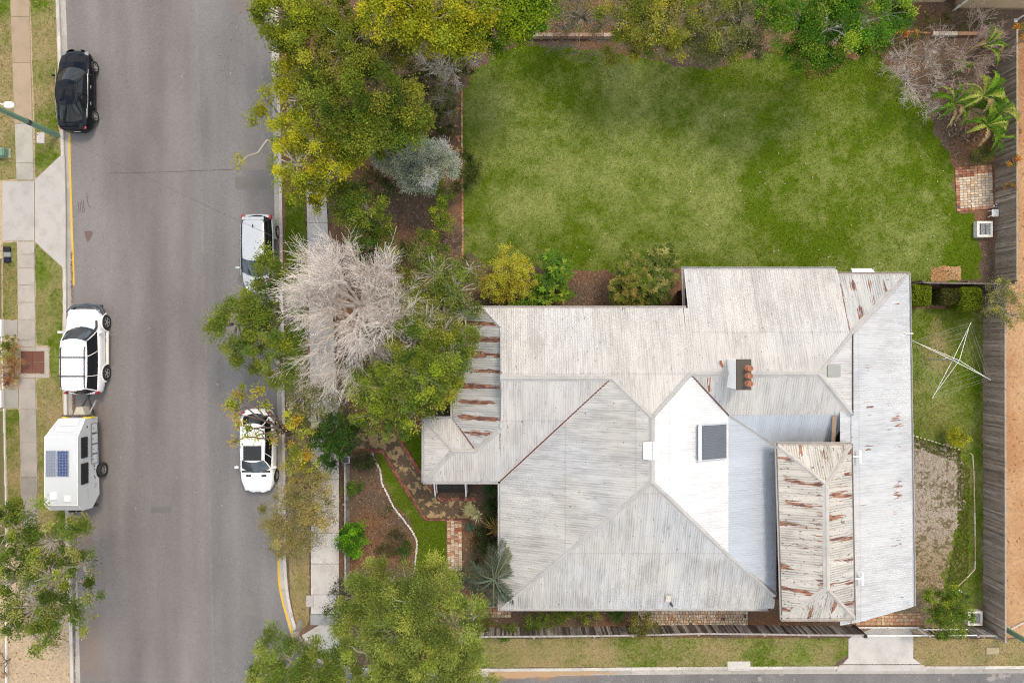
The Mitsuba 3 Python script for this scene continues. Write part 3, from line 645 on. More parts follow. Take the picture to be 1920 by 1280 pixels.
for x in (sx0, sx1):
    obj('stringer', quadbox((x, -6.95, 1.05), (x, -8.45, -0.02), .06, .26), 'm_offwhite', steps)
    obj('handrail', quadbox((x, -6.95, 2.0), (x, -8.40, 0.95), .07, .06), 'm_white_paint', steps)
    obj('post', bev_box(x, -8.45, 0, .10, .10, 1.1, .012), 'm_piece', steps, color=(.22, .20, .19))
# chimney
ch = thing('chimney', 'white rendered chimney with a dark top and three terracotta pots', 'chimney')
cx, cy = 10.66, -1.52
obj('stack', bev_box(cx, cy, 4.3, .66, 1.36, 2.27, .015), 'm_white_paint', ch)
obj('top', bev_box(cx, cy, 6.57, .70, 1.42, .045, .01), 'm_masonry', ch, color=(.10, .088, .078))
for i, yy in enumerate((.30, -.05, -.40)):
    prof = np.array([[0.15, 0], [.14, .06], [.10, .10], [.11, .38], [.125, .40], [.125, .44], [.08, .44], [.075, .30], [0.001, .30]])
    m = trimesh.creation.revolve(prof, sections=20); m.apply_translation([cx + .17, cy + yy, 6.60])
    obj('pot', (np.array(m.vertices), np.array(m.faces)), 'm_terracotta', ch)
    sp = trimesh.creation.icosphere(2, .07); sp.apply_scale([1, 1, .6]); sp.apply_translation([cx + .17, cy + yy, 6.98])
    obj('cowl', (np.array(sp.vertices), np.array(sp.faces)), 'm_terracotta', ch, smooth=True)
obj('bracket', cat_([quadbox(at(1351, 676, 5.35), at(1356, 692, 5.25), .10, .05), quadbox(at(1356, 692, 5.25), at(1357, 700, 5.3), .05, .03)]), 'm_masonry', ch, color=(.33, .15, .09))
obj('rust_bracket', cat_([quadbox(at(1326, 705, 5.35), at(1329, 730, 5.1), .06, .03), quadbox(at(1332, 705, 5.35), at(1330, 730, 5.1), .05, .03), quadbox(at(1329, 722, 5.18), at(1331, 734, 5.05), .14, .05)]), 'm_masonry', ch, color=(.27, .10, .06))
# roof light, hatch, vents
sl = thing('roof_light', 'raised grey corrugated roof light on the white painted slope', 'skylight')
zc = lambda x: 6.2 - S * (x - 6.51)
x0, x1, y0_, y1_ = at(1310, 0, 5.5)[0], at(1364, 0, 5.0)[0], at(0, 797, 5.4)[1], at(0, 863, 5.4)[1]
fr = []
zt = lambda x: zc(x) + .20 - .045 * (x - x0)
for ya in (y0_, y1_): fr.append(quadbox((x0, ya, zt(x0) - .13), (x1, ya, zt(x1) - .10), .05, .24))
obj('frame', cat_(fr), 'm_galv', sl); obj('top_rail', quadbox((x0 + .07, y1_ - .03, zt(x0) + .015), (x0 + .07, y0_ + .03, zt(x0) + .015), .17, .05), 'm_roof_new_plain', sl)
n = int(abs(y0_ - y1_) / .02)
yy = np.linspace(y1_ + .03, y0_ - .03, 22 * 4 + 1); zz = .022 * np.cos(np.arange(len(yy)) * np.pi / 2)
v = np.vstack([np.column_stack([np.full(len(yy), x), yy, zt(x) + zz]) for x in (x0 + .14, x1 + .02)]); m_ = len(yy); i = np.arange(m_ - 1)
obj('corrugated_panel', (v, np.column_stack([i, i + m_, i + m_ + 1, i + 1])), 'm_poly_sheet', sl, smooth=True)
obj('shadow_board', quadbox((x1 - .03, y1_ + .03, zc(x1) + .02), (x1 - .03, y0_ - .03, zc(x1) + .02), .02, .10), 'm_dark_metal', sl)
scene['m_roof_new_plain'] = prin((.50, .54, .60), .45)
rc = thing('ridge_patch', 'square white patch plate folded over the main ridge', 'roof plate')
p = at(1219, 845, 6.25)
for sx, w in ((-1, .30), (1, .45)):
    q = np.array([[0, .42], [0, -.42], [sx * w, -.40], [sx * w, .40]]); v = np.column_stack([q + p[:2], 6.29 - np.abs(q[:, 0]) * S])
    obj('plate', cat_([(np.vstack([v, v - [0, 0, .03]]), np.array([[0, 1, 2, 3], [7, 6, 5, 4], [0, 4, 5, 1], [1, 5, 6, 2], [2, 6, 7, 3], [3, 7, 4, 0]]))]), 'm_white_paint', rc)
ht_ = thing('roof_hatch', 'plain grey square roof hatch beside the east wing hip', 'roof hatch')
c_ = at(1563, 695, 5.05)
def on_slope(c, sx, sy, h, slope):
    v, f = box(0, 0, 0, sx, sy, h); v = v.copy(); v[:, 2] -= slope * v[:, 0]
    return v + c, f
def on_slope_y(c, sx, sy, h, slope=0.0):
    v, f = box(0, 0, 0, sx, sy, h); v = v.copy(); v[:, 2] += slope * v[:, 1]
    return v + np.asarray(c), f
obj('lid', on_slope(c_ - [0, 0, -.02], .76, .58, .05, .40), 'm_hatch', ht_); obj('kerb', on_slope(c_ - [0, 0, .07], .72, .54, .10, .40), 'm_galv', ht_)
scene['m_hatch'] = prin((.27, .28, .26), .6)
def vent_pipe(px, py, z, lab):
    k = thing('vent_pipe', lab, 'vent pipe')
    p = at(px, py, z)
    obj('arm', quadbox(p + [-.32, 0, .10], p + [.0, 0, .10], .07, .07), 'm_white_paint', k)
    obj('cross_bar', quadbox(p + [.03, -.32, .12], p + [.03, .32, .12], .085, .08), 'm_white_paint', k)
    obj('foot', bev_box(p[0] + .02, p[1], z - .28, .10, .10, .36, .01), 'm_white_paint', k)
vent_pipe(1609, 855, 4.60, 'white T-shaped vent pipe beside the top of the annex roof')
vent_pipe(1613, 1083, 4.60, 'white T-shaped vent pipe beside the bottom of the annex roof')
k = thing('roof_bracket', 'small pale bracket poking over the east gutter near the clothesline', 'bracket')
obj('plate', bev_box(*at(1692, 626, 3.55)[:2], 3.45, .38, .26, .03, .008), 'm_offwhite', k); obj('arm', quadbox(at(1696, 625, 3.52), at(1712, 625, 3.5), .06, .05), 'm_offwhite', k)
k = thing('roof_vent', 'small rusty white vent plate with a black pipe near the south eave', 'roof vent')
p = at(1253, 1121, 3.75); obj('plate', on_slope_y(p + [0, 0, .02], .26, .34, .05, S), 'm_masonry', k, color=(.6, .55, .48))
p = at(1259, 1133, 3.7); obj('pipe', sticks([p - [0, 0, .3]], [p + [0, 0, .15]], .06, .06, 12), 'm_dark_metal', k)
aw = thing('awning', 'white awning hood below the back eave facing the lawn', 'awning')
p = np.array([at(1596, 503, 2.6), at(1634, 503, 2.6)]); q = [(p[0][0] - .02, 3.3, 2.95), (p[1][0] + .25, 3.3, 2.95)]
v = np.array([p[0], p[1], q[1], q[0]]); v = np.vstack([v, v - [0, 0, .05]])
obj('hood', (v, np.array([[0, 3, 2, 1], [4, 5, 6, 7], [0, 1, 5, 4], [1, 2, 6, 5], [2, 3, 7, 6], [3, 0, 4, 7]])), 'm_white_paint', aw)
for x in (p[0][0], p[1][0] + .1): obj('bracket', quadbox((x, 3.45, 2.4), (x, 3.8, 2.66), .03, .03), 'm_offwhite', aw)
# ================================================================ fences
def paling_fence(key, a, b, h, cols, w=0.10, gap=0.006, side=1, rails=(0.35, 1.25), face=0.0, thick=0.018, hv=0.03, cap_=None, skip=()):
    """palings, rails and posts from a to b (plan points); the palings stand on the left of a->b when side=1"""
    a, b = np.asarray(a, float)[:2], np.asarray(b, float)[:2]
    L = np.linalg.norm(b - a); t = (b - a) / L; nn = np.array([-t[1], t[0]]) * side; ang = math.atan2(t[1], t[0])
    n = int(L / w)
    for i in range(n):
        if i in skip: continue
        c = a + t * ((i + .5) * L / n) + nn * (thick / 2 + .022 + rng.uniform(-.004, .004))
        hh = h + rng.uniform(-hv, hv)
        obj('paling', box(c[0], c[1], 0.02, L / n - gap, thick, hh - .02, ang + rng.uniform(-.02, .02)), 'm_timber', key, color=cols[rng.integers(len(cols))] * rng.uniform(.78, 1.2))
    for z in rails:
        obj('rail', quadbox((*a, z), (*b, z), .04, .075), 'm_timber', key, color=cols[0] * .9)
    m = max(1, int(round(L / 2.4)))
    for i in range(m + 1):
        c = a + t * (L * i / m) - nn * .07
        obj('post', bev_box(c[0], c[1], 0, .10, .10, h + .02, .01, ang), 'm_timber', key, color=cols[0] * .85)
    if cap_ is not None:
        obj('cap_rail', quadbox((*(a + nn * .02), h + .045), (*(b + nn * .02), h + .045), .09, .035), 'm_timber', key, color=cap_)
BR = [np.array(c) for c in ((.34, .285, .24), (.40, .345, .30), (.30, .25, .205), (.37, .30, .245), (.26, .215, .18))]
GR = [np.array(c) for c in ((.40, .37, .35), (.24, .21, .20), (.50, .47, .45), (.15, .13, .125), (.34, .31, .30), (.11, .10, .095))]
f1 = thing('paling_fence', 'tall brown timber paling fence along the orange dirt, beside the clothesline yard', 'fence')
paling_fence(f1, (26.24, 3.05), (26.26, -16.0), 1.66, BR, side=-1, cap_=np.array((.36, .31, .26)))
f2 = thing('paling_fence', 'weathered grey-brown paling fence beside the brick pad and banana plants', 'fence')
paling_fence(f2, (26.92, 16.6), (26.92, 3.25), 1.6, [c * .95 for c in BR], side=-1, cap_=np.array((.33, .28, .20)))
f3 = thing('paling_fence', 'dark cross fence behind the three clipped hedges', 'fence')
paling_fence(f3, at(1703, 533), at(1868, 536), 1.35, [c * .6 for c in BR], side=-1, cap_=np.array((.17, .145, .12)))
f4 = thing('paling_fence', 'low wavy grey paling fence along the south verge', 'fence')
pts = [(902, 1176.5), (1000, 1176), (1110, 1175), (1180, 1174), (1300, 1171), (1420, 1172), (1500, 1173.5), (1601, 1174)]
for i in range(len(pts) - 1):
    paling_fence(f4, at(*pts[i]), at(*pts[i + 1]), 1.13, GR, w=.105, gap=.014, side=1, rails=(0.14, 1.02), hv=.05, cap_=np.array((.40, .38, .36)))
obj('end_post', quadbox((*at(1601, 1173)[:2], 0), (*at(1602, 1175)[:2], 1.25), .16, .14, (0, 1, 0)), 'm_timber', f4, color=(.05, .043, .04))
f5 = thing('paling_fence', 'short pale grey paling fence beside the corner of the tall fence', 'fence')
paling_fence(f5, at(1808, 1174), at(1842, 1175), 1.15, [c * 1.1 for c in GR[:3]] + [GR[4]], w=.11, side=1, rails=(.2, 1.0), cap_=np.array((.36, .34, .32)))
f6 = thing('paling_fence', 'low grey front fence beside the mailbox and footpath', 'fence')
paling_fence(f6, at(654, 852), at(655, 1110), 0.95, [np.array(c) for c in ((.33, .30, .28), (.27, .24, .22), (.38, .35, .33))], w=.12, side=1, rails=(.2, .8), cap_=np.array((.36, .33, .31)))
f7 = thing('rail_fence', 'thin white rail between the gate post and the pale paling fence', 'fence')
pa, pb = at(1719, 1174.5), at(1806, 1174)
for z in (.35, 1.12): obj('rail', quadbox(pa + [0, 0, z], pb + [0, 0, z], .05, .05), 'm_white_paint', f7)
for i in range(9):
    q = pa + (pb - pa) * ((i + .5) / 9); obj('paling', box(q[0], q[1] - .05, .05, .10, .018, 1.0), 'm_timber', f7, color=(.07, .06, .055))
gt = thing('gate', 'white metal driveway gate with thin vertical wires', 'gate')
ga, gb_ = at(1606, 1174.5), at(1716, 1174.5)
for z, w in ((.10, .05), (1.12, .055)): obj('rail', quadbox(ga + [0, 0, z], gb_ + [0, 0, z], w, w), 'm_white_paint', gt)
for q in (ga, (ga + gb_) / 2, gb_): obj('stile', quadbox(q + [0, 0, .06], q + [0, .001, 1.12], .04, .04, (1, 0, 0)), 'm_white_paint', gt)
for i in range(1, 33):
    q = ga + (gb_ - ga) * (i / 33); obj('wire', sticks([q + [0, 0, .1]], [q + [0, 0, 1.12]], .006, .006, 4), 'm_offwhite', gt)
obj('gate_post', bev_box(gb_[0] + .10, gb_[1], 0, .09, .09, 1.22, .01), 'm_offwhite', gt)
# left boundary
bf = thing('sheet_fence', 'olive sheet metal fence with a white base strip at the left edge', 'fence')
for y0, y1, px in ((770, 812, 9.5), (812, 860, 10.5), (860, 910, 11.5), (910, 960, 12.5), (960, 1010, 13), (1010, 1060, 13.2), (486, 540, 4), (540, 598, 4.2)):
    a, b = at(px - 1.2, y0 + .4), at(px - 1.0, y1 - .4)
    obj('panel', quadbox(a + [0, 0, .85], b + [0, 0, .85], .03, 1.6), 'm_olive_sheet', bf)
    obj('post', bev_box(a[0] - .01, a[1], 0, .06, .06, 1.68, .006), 'm_olive_sheet', bf)
for L in ([(4, 600), (6, 660), (8, 729)], [(9.5, 766), (13, 960), (13.5, 1100), (13.5, 1300)]):
    for p, q in zip(L[:-1], L[1:]): obj('base_strip', quadbox((*at(*p)[:2], .05), (*at(*q)[:2], .05), .07, .12), 'm_offwhite', bf)
for yy in (615, 747):
    p = at(2, yy); k = thing('gate_pillar', 'white rendered block at the left edge ' + ('above the brown-leaved shrub' if yy < 700 else 'below the brown-leaved shrub'), 'pillar')
    obj('block', bev_box(p[0], p[1], 0, .38, .95, .22, .02), 'm_offwhite', k); obj('cap', bev_box(p[0], p[1], .22, .40, .97, .04, .012), 'm_white_paint', k)

# ================================================================ masonry in the garden
def pick(cols): return np.array(cols[rng.integers(len(cols))]) * rng.uniform(.85, 1.15)
REDS = [(.38, .17, .10), (.46, .24, .15), (.31, .13, .08), (.50, .31, .20)]
CREAM = [(.60, .49, .36), (.55, .46, .36), (.62, .53, .42), (.46, .38, .29), (.55, .38, .25)]
def brick(key, x, y, sx, sy, col, ang=0, z=0.05, name='brick'):
    obj(name, bev_box(x, y, -.03, sx, sy, z + .03 + rng.uniform(-.008, .008), .008, ang + rng.uniform(-.03, .03)), 'm_masonry', key, color=col)
pad2 = numbered('brick_pad'); tag(pad2, kind='structure')
c00, c10, c01, c11 = at(1789.5, 314)[:2], at(1859, 309)[:2], at(1793, 397)[:2], at(1862.5, 391)[:2]
def bil(u, v): return c00 * (1 - u) * (1 - v) + c10 * u * (1 - v) + c01 * (1 - u) * v + c11 * u * v
obj('bed', prism(sg.Polygon([c00, c10, c11, c01]), -.04, .02), 'm_masonry', pad2, color=(.13, .10, .075))
NU, NV = 10, 17
for j in range(NV):
    for i in range(NU):
        red = j < 3 or (j < 4 and i < 5) or i == 0 or j == NV - 1
        if rng.random() < .015: continue
        p = bil((i + .5 + rng.uniform(-.04, .04)) / NU, (j + .5) / NV)
        brick(pad2, p[0], p[1], 2.07 / NU - .016, 2.46 / NV - .016, pick(REDS[1:] if i == 0 and j > 3 else REDS) if red else pick(CREAM), -.07)
pth = numbered('brick_path'); tag(pth, kind='structure')
obj('bed', prism(PG([(836, 973), (865, 973), (866, 1069), (838, 1069)]), -.03, .015), 'm_masonry', pth, color=(.14, .10, .07))
for i in range(4):
    for j in range(13 if i % 2 else 25):
        ln = 95 / (13 if i % 2 else 25)
        p = at(838.6 + 7 * (i + .5) - .8 + j * ln * .012, 973.5 + (j + .5) * ln)
        brick(pth, p[0], p[1], 7 * .0297 - .014, ln * .0297 - .014, pick(REDS if rng.random() < .28 else CREAM))
def paving(x0, x1, y0, y1, cols, sx=6.5, sy=5.2, miss=0.0, bed=(.13, .095, .07)):
    k = numbered('paved_path'); tag(k, kind='structure')
    obj('bed', prism(PG([(x0, y0), (x1, y0), (x1, y1), (x0, y1)]), -.03, .014), 'm_masonry', k, color=bed)
    y = y0
    while y < y1 - 1:
        h = sy * rng.uniform(.8, 1.2); x = x0 - rng.uniform(0, sx)
        while x < x1 - 1:
            w = sx * rng.uniform(.6, 1.4)
            a, b = max(x, x0), min(x + w, x1)
            if b - a > 1.5 and rng.random() > miss and y + h < y1 + 2:
                p = at((a + b) / 2, y + h / 2); brick(k, p[0], p[1], (b - a) * .0297 - .02, h * .0297 - .02, pick(cols), rng.uniform(-.04, .04), name='paver')
            x += w
        y += h
paving(1195, 1402, 1135, 1171, CREAM + [REDS[3]], miss=.04)
paving(880, 958, 1128, 1158, [CREAM[0], CREAM[3], REDS[1], REDS[3]])
paving(1604, 1728, 1148, 1174, [(.50, .33, .20), (.46, .29, .17), (.54, .38, .25), REDS[1]], sx=8, sy=5.5, miss=.02, bed=(.22, .13, .08))
paving(958, 1192, 1134, 1147, [REDS[1], REDS[3], CREAM[3]], sx=7, sy=6, miss=.15)
mp = struct('garden_path', prism(PG([(664, 811), (700, 809), (718, 808), (738, 804), (752, 838), (778, 878), (802, 910), (824, 940), (893, 938), (893, 971), (801, 970), (778, 934), (747, 888), (724, 848), (717, 841), (664, 840)]), -.04, .03), 'm_mottle')
def brick_row(key, pts, w=.10, L=.225, cols=REDS, z=.06):
    P = np.array([at(*p)[:2] for p in pts]); l = sg.LineString(P); n = int(l.length / L)
    for i in range(n):
        a, b = np.array(l.interpolate(i * L).coords[0]), np.array(l.interpolate((i + 1) * L).coords[0])
        m = (a + b) / 2; brick(key, m[0], m[1], np.linalg.norm(b - a) - .012, w, pick(cols), math.atan2(b[1] - a[1], b[0] - a[0]), z)
RED2 = [(.25, .095, .075), (.30, .12, .09), (.17, .075, .065), (.34, .17, .12)]
for off in (0, 3.6):
    brick_row(mp, [(664, 842 + off), (716, 843 + off), (722 - off * .6, 850 + off * .4), (745 - off, 889 + off * .3), (776 - off, 936 + off * .3), (799 - off, 974), (893, 974)], cols=RED2)
    brick_row(mp, [(741 + off, 802), (755 + off, 836), (781 + off, 876), (804 + off, 908), (826 + off * .7, 938 - off), (893, 936 - off)], cols=RED2)
brick_row(mp, [(664, 808), (700, 806), (735, 800)], cols=RED2)
be = thing('brick_edging', 'row of orange bricks between the back lawn and the leafy garden bed', 'edging')
brick_row(be, [(866, 170), (866, 250), (867, 350), (867.5, 490)], cols=[(.42, .24, .13), (.46, .30, .17), (.36, .17, .10)], w=.11)
for i in range(34):
    p = at(rng.uniform(843, 863), rng.choice([rng.uniform(185, 225), rng.uniform(235, 300), rng.uniform(300, 350)])); brick(be, p[0], p[1], .22, .10, pick(REDS), rng.choice([0, 1.57]) + rng.uniform(-.3, .3))
gw = thing('garden_wall', 'low pinkish block wall at the top of the back lawn', 'wall')
for i in range(26):
    p = at(970 + i * 13.4 + 6.5, 70); brick(gw, p[0], p[1], .385, .20, pick([(.40, .27, .21), (.46, .36, .30), (.34, .20, .15)]), 0, .32, 'block')
cs = thing('concrete_sleeper', 'long pale concrete sleeper lying near the orange flowers', 'sleeper')
p = at(1792, 66); obj('beam', bev_box(p[0] - .7, p[1], 0, 1.35, .22, .22, .015, -.01), 'm_masonry', cs, color=(.50, .45, .39)); obj('brick_end', bev_box(p[0] + .72, p[1] + .01, 0, 1.4, .20, .20, .015), 'm_masonry', cs, color=(.38, .23, .14))
brick_row(cs, [(1690, 61), (1745, 64)], cols=REDS, z=.12)
# lines of white stones and edging
def stones(key, pts, step, size, col, z=.07, name='stone', long=1.0):
    P = np.array([at(*p)[:2] for p in pts]); l = sg.LineString(P); n = int(l.length / step)
    for i in range(n):
        a, b = np.array(l.interpolate(i * step).coords[0]), np.array(l.interpolate((i + .9) * step).coords[0])
        m = (a + b) / 2 + rng.normal(0, .008, 2)
        s = trimesh.creation.icosphere(1, .5); v = np.array(s.vertices) * (1 + .12 * rng.normal(0, 1, (len(s.vertices), 1))) * [size * long * rng.uniform(.9, 1.3), size * rng.uniform(.8, 1.15), z * 1.6]
        g = math.atan2(b[1] - a[1], b[0] - a[0]); R = np.array([[math.cos(g), -math.sin(g)], [math.sin(g), math.cos(g)]])
        v[:, :2] = v[:, :2] @ R.T + m; v[:, 2] += z * .55
        obj(name, (v, np.array(s.faces)), 'm_masonry', key, color=np.array(col) * rng.uniform(.85, 1.08), smooth=True)
we = thing('stone_edging', 'winding line of white painted stones edging the front lawn', 'edging')
stones(we, [(698, 849), (706, 868), (713, 880), (716, 905), (726, 925), (733, 940), (740, 953), (757, 974), (771, 992), (781, 1010), (782, 1026), (779, 1045), (778, 1060), (781, 1078)], .115, .125, (.74, .72, .68))
we2 = thing('stone_edging', 'broken line of pale stones at the top of the gravel patch', 'edging')
stones(we2, [(1708, 815), (1735, 823), (1765, 832), (1802, 843)], .22, .09, (.62, .58, .42), long=1.5)
we3 = thing('timber_edging', 'thin pale edging strip bending round the gravel beside the tall fence', 'edging')
L = [(1816, 848), (1822, 852), (1824, 880), (1826, 960), (1827, 1050), (1826, 1066), (1810, 1083), (1793, 1099)]
for a, b in zip(L[:-1], L[1:]):
    a, b = at(*a), at(*b); n = max(1, int(np.linalg.norm(b - a) / .6))
    for i in range(n):
        obj('strip', quadbox(a + (b - a) * (i / n) + [0, 0, .05], a + (b - a) * ((i + .95) / n) + [0, 0, .05], .045, .09), 'm_masonry', we3, color=pick([(.58, .50, .33), (.50, .40, .24), (.62, .56, .42)]))
k = thing('pipe', 'short white plastic pipe lying on the grass', 'pipe'); a, b = at(1796, 1104), at(1808, 1112)
obj('tube', sticks([a + [0, 0, .05]], [b + [0, 0, .05]], .04, .04, 10), 'm_white_paint', k); obj('cap', sticks([b + [0, 0, .05]], [b + [.04, -.03, .05]], .05, .05, 10), 'm_white_paint', k)

# ================================================================ street and yard furniture
lp = thing('street_light', 'green street light pole with a white lamp leaning out over the left footpath', 'street light')
pb = at(108, 254); ph = 6.1
obj('pole', sticks([pb, pb + [0, 0, 1.6], pb + [0, 0, 3.6]], [pb + [0, 0, 1.6], pb + [0, 0, 3.6], pb + [0, 0, ph + .3]], [.155, .145, .13], [.145, .13, .115], 12), 'm_green_paint', lp)
lh = at(17, 197, ph + .2)
obj('arm', tube([pb + [0, 0, ph - .1], (pb + lh) / 2 + [0, 0, ph * .5 + .25], lh + [-.25, 0, .05]], .028, 8), 'm_white_paint', lp)
hd = trimesh.creation.icosphere(3, .5); hv = np.array(hd.vertices); hv = np.sign(hv) * np.abs(hv * 2) ** .6 / 2 * [.46, .30, .16]
obj('lamp_head', (hv + lh, np.array(hd.faces)), 'm_white_paint', lp, smooth=True)
obj('plate', bev_box(pb[0] - .17, pb[1] + .02, 1.75, .06, .16, .24, .01), 'm_offwhite', lp); obj('band', sticks([pb + [0, 0, 2.2]], [pb + [0, 0, 2.45]], .146, .146, 12), 'm_dark_metal', lp)
up = thing('utility_pole', 'green utility pole rising beyond the corner of the tall fence', 'pole')
pb2 = at(1886, 1179); obj('pole', sticks([pb2], [pb2 + [0, 0, 8.5]], .15, .11, 12), 'm_green_paint', up); obj('footing', bev_box(pb2[0], pb2[1], 0, .42, .42, .06, .02), 'm_masonry', up, color=(.4, .38, .35))
k = thing('overhead_cable', 'thin dark overhead cable crossing the road from the street light', 'cable')
a, b = pb + [0, 0, ph], np.array([-2.6, 0.9, 3.75]); t = np.linspace(0, 1, 40)[:, None]
obj('wire', tube(a + (b - a) * t - np.array([[0, 0, 1.0]]) * (.55 * 4 * t * (1 - t)), .008, 5), 'm_piece', k, color=(.10, .095, .09))
k = thing('timber_rail', 'pale timber lying on the dirt beside the green utility pole', 'timber'); obj('bar', quadbox((*at(1891, 1179)[:2], .06), (*at(1935, 1157)[:2], .06), .08, .07), 'm_piece', k, color=(.50, .46, .40))
gbx = thing('green_cabinet', 'low green electrical cabinet at the left edge', 'cabinet'); p = at(7, 288)
obj('body', bev_box(p[0] - .05, p[1], 0, .70, .42, .40, .02), 'm_green_paint', gbx); obj('lid', bev_box(p[0] - .08, p[1], .40, .68, .46, .05, .02), 'm_green_paint', gbx); obj('base', bev_box(p[0], p[1], 0, .84, .5, .05, .01), 'm_masonry', gbx, color=(.33, .34, .28))
mb = thing('meter_pit', 'row of three dark meter lids in the narrow grass strip at the left', 'meter box')
for yy, c, h in ((467.5, (.03, .03, .035), .16), (477.5, (.24, .26, .26), .10), (487.5, (.028, .028, .05), .14)):
    p = at(15.5, yy); obj('lid', bev_box(p[0], p[1], 0, .36, .27, h, .015), 'm_piece', mb, color=c)
for (x, y, w, d, c, lab) in ((77, 259, .42, .58, (.50, .46, .44), 'pale concrete pit lid beside the street light pole'), (581, 1126, .38, .60, (.50, .47, .45), 'pale concrete pit lid overlapping the right footpath'), (1860.5, 1219, .68, .36, (.44, .36, .22), 'straw coloured pit lid in the verge grass')):
    k = thing('pit_lid', lab, 'pit lid'); p = at(x, y); obj('lid', bev_box(p[0], p[1], 0, w, d, .05, .01), 'm_masonry', k, color=c); obj('collar', bev_box(p[0], p[1], 0, w + .06, d + .06, .036, .01), 'm_masonry', k, color=np.array(c) * .6)
k = thing('drain_lid', 'wide concrete drain lid set into the south kerb', 'drain lid'); p = at(1385, 1247)
obj('slab', bev_box(p[0], p[1] + .02, -.05, 1.28, .46, .10, .015), 'm_masonry', k, color=(.56, .54, .50)); obj('lip', bev_box(p[0], p[1] - .25, -.1, 1.3, .06, .13, .01), 'm_masonry', k, color=(.50, .48, .45))
mbx = thing('mailbox', 'dark square mailbox on a post beside the front fence', 'mailbox'); p = at(648, 862, 1.15)
obj('post', bev_box(p[0] + .05, p[1], 0, .09, .09, .85, .01), 'm_piece', mbx, color=(.30, .27, .25)); obj('box', bev_box(p[0], p[1], .85, .36, .36, .30, .015), 'm_dark_metal', mbx); obj('lid_trim', bev_box(p[0] + .02, p[1] + .005, 1.148, .40, .39, .012, .004), 'm_galv', mbx); obj('lid', bev_box(p[0], p[1], 1.16, .34, .34, .014, .005), 'm_dark_metal', mbx)
def condenser(px, py, z, w, lab):
    k = thing('air_conditioner', lab, 'air conditioner'); p = at(px, py, z)
    obj('case', cat_([bev_box(p[0], p[1], .06, w, w, z - .14, .02)]), 'm_offwhite', k)
    t_ = .15 * w
    for dx, dy, sx, sy in ((0, (w - t_) / 2, w, t_), (0, -(w - t_) / 2, w, t_), ((w - t_) / 2, 0, t_, w - 2 * t_), (-(w - t_) / 2, 0, t_, w - 2 * t_)):
        obj('rim', bev_box(p[0] + dx, p[1] + dy, z - .08, sx, sy, .08, .01), 'm_offwhite', k)
    obj('fan_well', box(p[0], p[1], z - .079, w - 2 * t_, w - 2 * t_, .01), 'm_dark_metal', k)
    for i in range(9):
        x = p[0] - (w / 2 - t_) + (i + .5) * (w - 2 * t_) / 9
        obj('slat', box(x, p[1], z - .05, .018, w - 2 * t_, .035), 'm_galv', k)
    for s in (-1, 1): obj('foot', box(p[0] + s * w * .35, p[1], 0, .07, w * .9, .06), 'm_plastic', k)
condenser(1847, 429.5, .36, .88, 'square white air conditioner beside the brick pad')
condenser(1829, 1159, .4, .80, 'square pale air conditioner half hidden by the corner bush')
k = thing('stool', 'small white plastic stool against the fence near the brick pad', 'stool'); p = at(1867, 399, .4)
obj('seat', bev_box(p[0], p[1], .36, .38, .40, .04, .03), 'm_white_paint', k)
for a in (-1, 1):
    for b in (-1, 1): obj('leg', quadbox((p[0] + a * .12, p[1] + b * .13, .36), (p[0] + a * .15, p[1] + b * .16, 0), .035, .035, (0, 1, 0)), 'm_white_paint', k)
k = thing('flower_pot', 'little white pot at the corner of the brick pad', 'pot'); p = at(1863, 387)
m = trimesh.creation.revolve(np.array([[.06, 0], [.09, .16], [.10, .18], [.08, .18], [.07, .14], [.001, .14]]), sections=16); m.apply_translation([p[0], p[1], 0]); obj('body', (np.array(m.vertices), np.array(m.faces)), 'm_white_paint', k)
m = trimesh.creation.cylinder(.07, .02, sections=16); m.apply_translation([p[0], p[1], .145]); obj('soil', (np.array(m.vertices), np.array(m.faces)), 'm_shadow_timber', k)
# rotary clothesline
cl = thing('clothesline', 'white rotary clothesline with four arms standing in the side yard', 'clothesline')
cxy = np.array([23.2, -.98]); hl, hh_ = np.array([*cxy, 2.05]), np.array([*cxy, 2.6])
obj('pole', sticks([[*cxy, 0]], [hh_ + [0, 0, .05]], .032, .026, 10), 'm_galv', cl); obj('hub', sticks([hl - [0, 0, .08]], [hl + [0, 0, .1]], .06, .06, 10), 'm_galv', cl); obj('winder', quadbox((*cxy, 1.2), (cxy[0] + .25, cxy[1] + .1, 1.15), .03, .03), 'm_galv', cl)
tips = [at(x, y, 1.95) for x, y in ((1710, 638), (1821, 604), (1858, 712), (1748, 747))]
tips = [np.array([*cxy, 1.95]) + (t_ - [*cxy, 1.95]) for t_ in tips]
for t_ in tips:
    obj('arm', sticks([hl], [t_], .016, .011, 8), 'm_white_paint', cl); obj('stay', sticks([hh_], [hl + (t_ - hl) * .86 + [0, 0, .02]], .014, .010, 8), 'm_white_paint', cl)
for f_ in (.45, .6, .75, .9, .98):
    for i in range(4): obj('line', sticks([hl + (tips[i] - hl) * f_ + [0, 0, .02]], [hl + (tips[(i + 1) % 4] - hl) * f_ + [0, 0, .02]], .0025, .0025, 4), 'm_galv', cl)

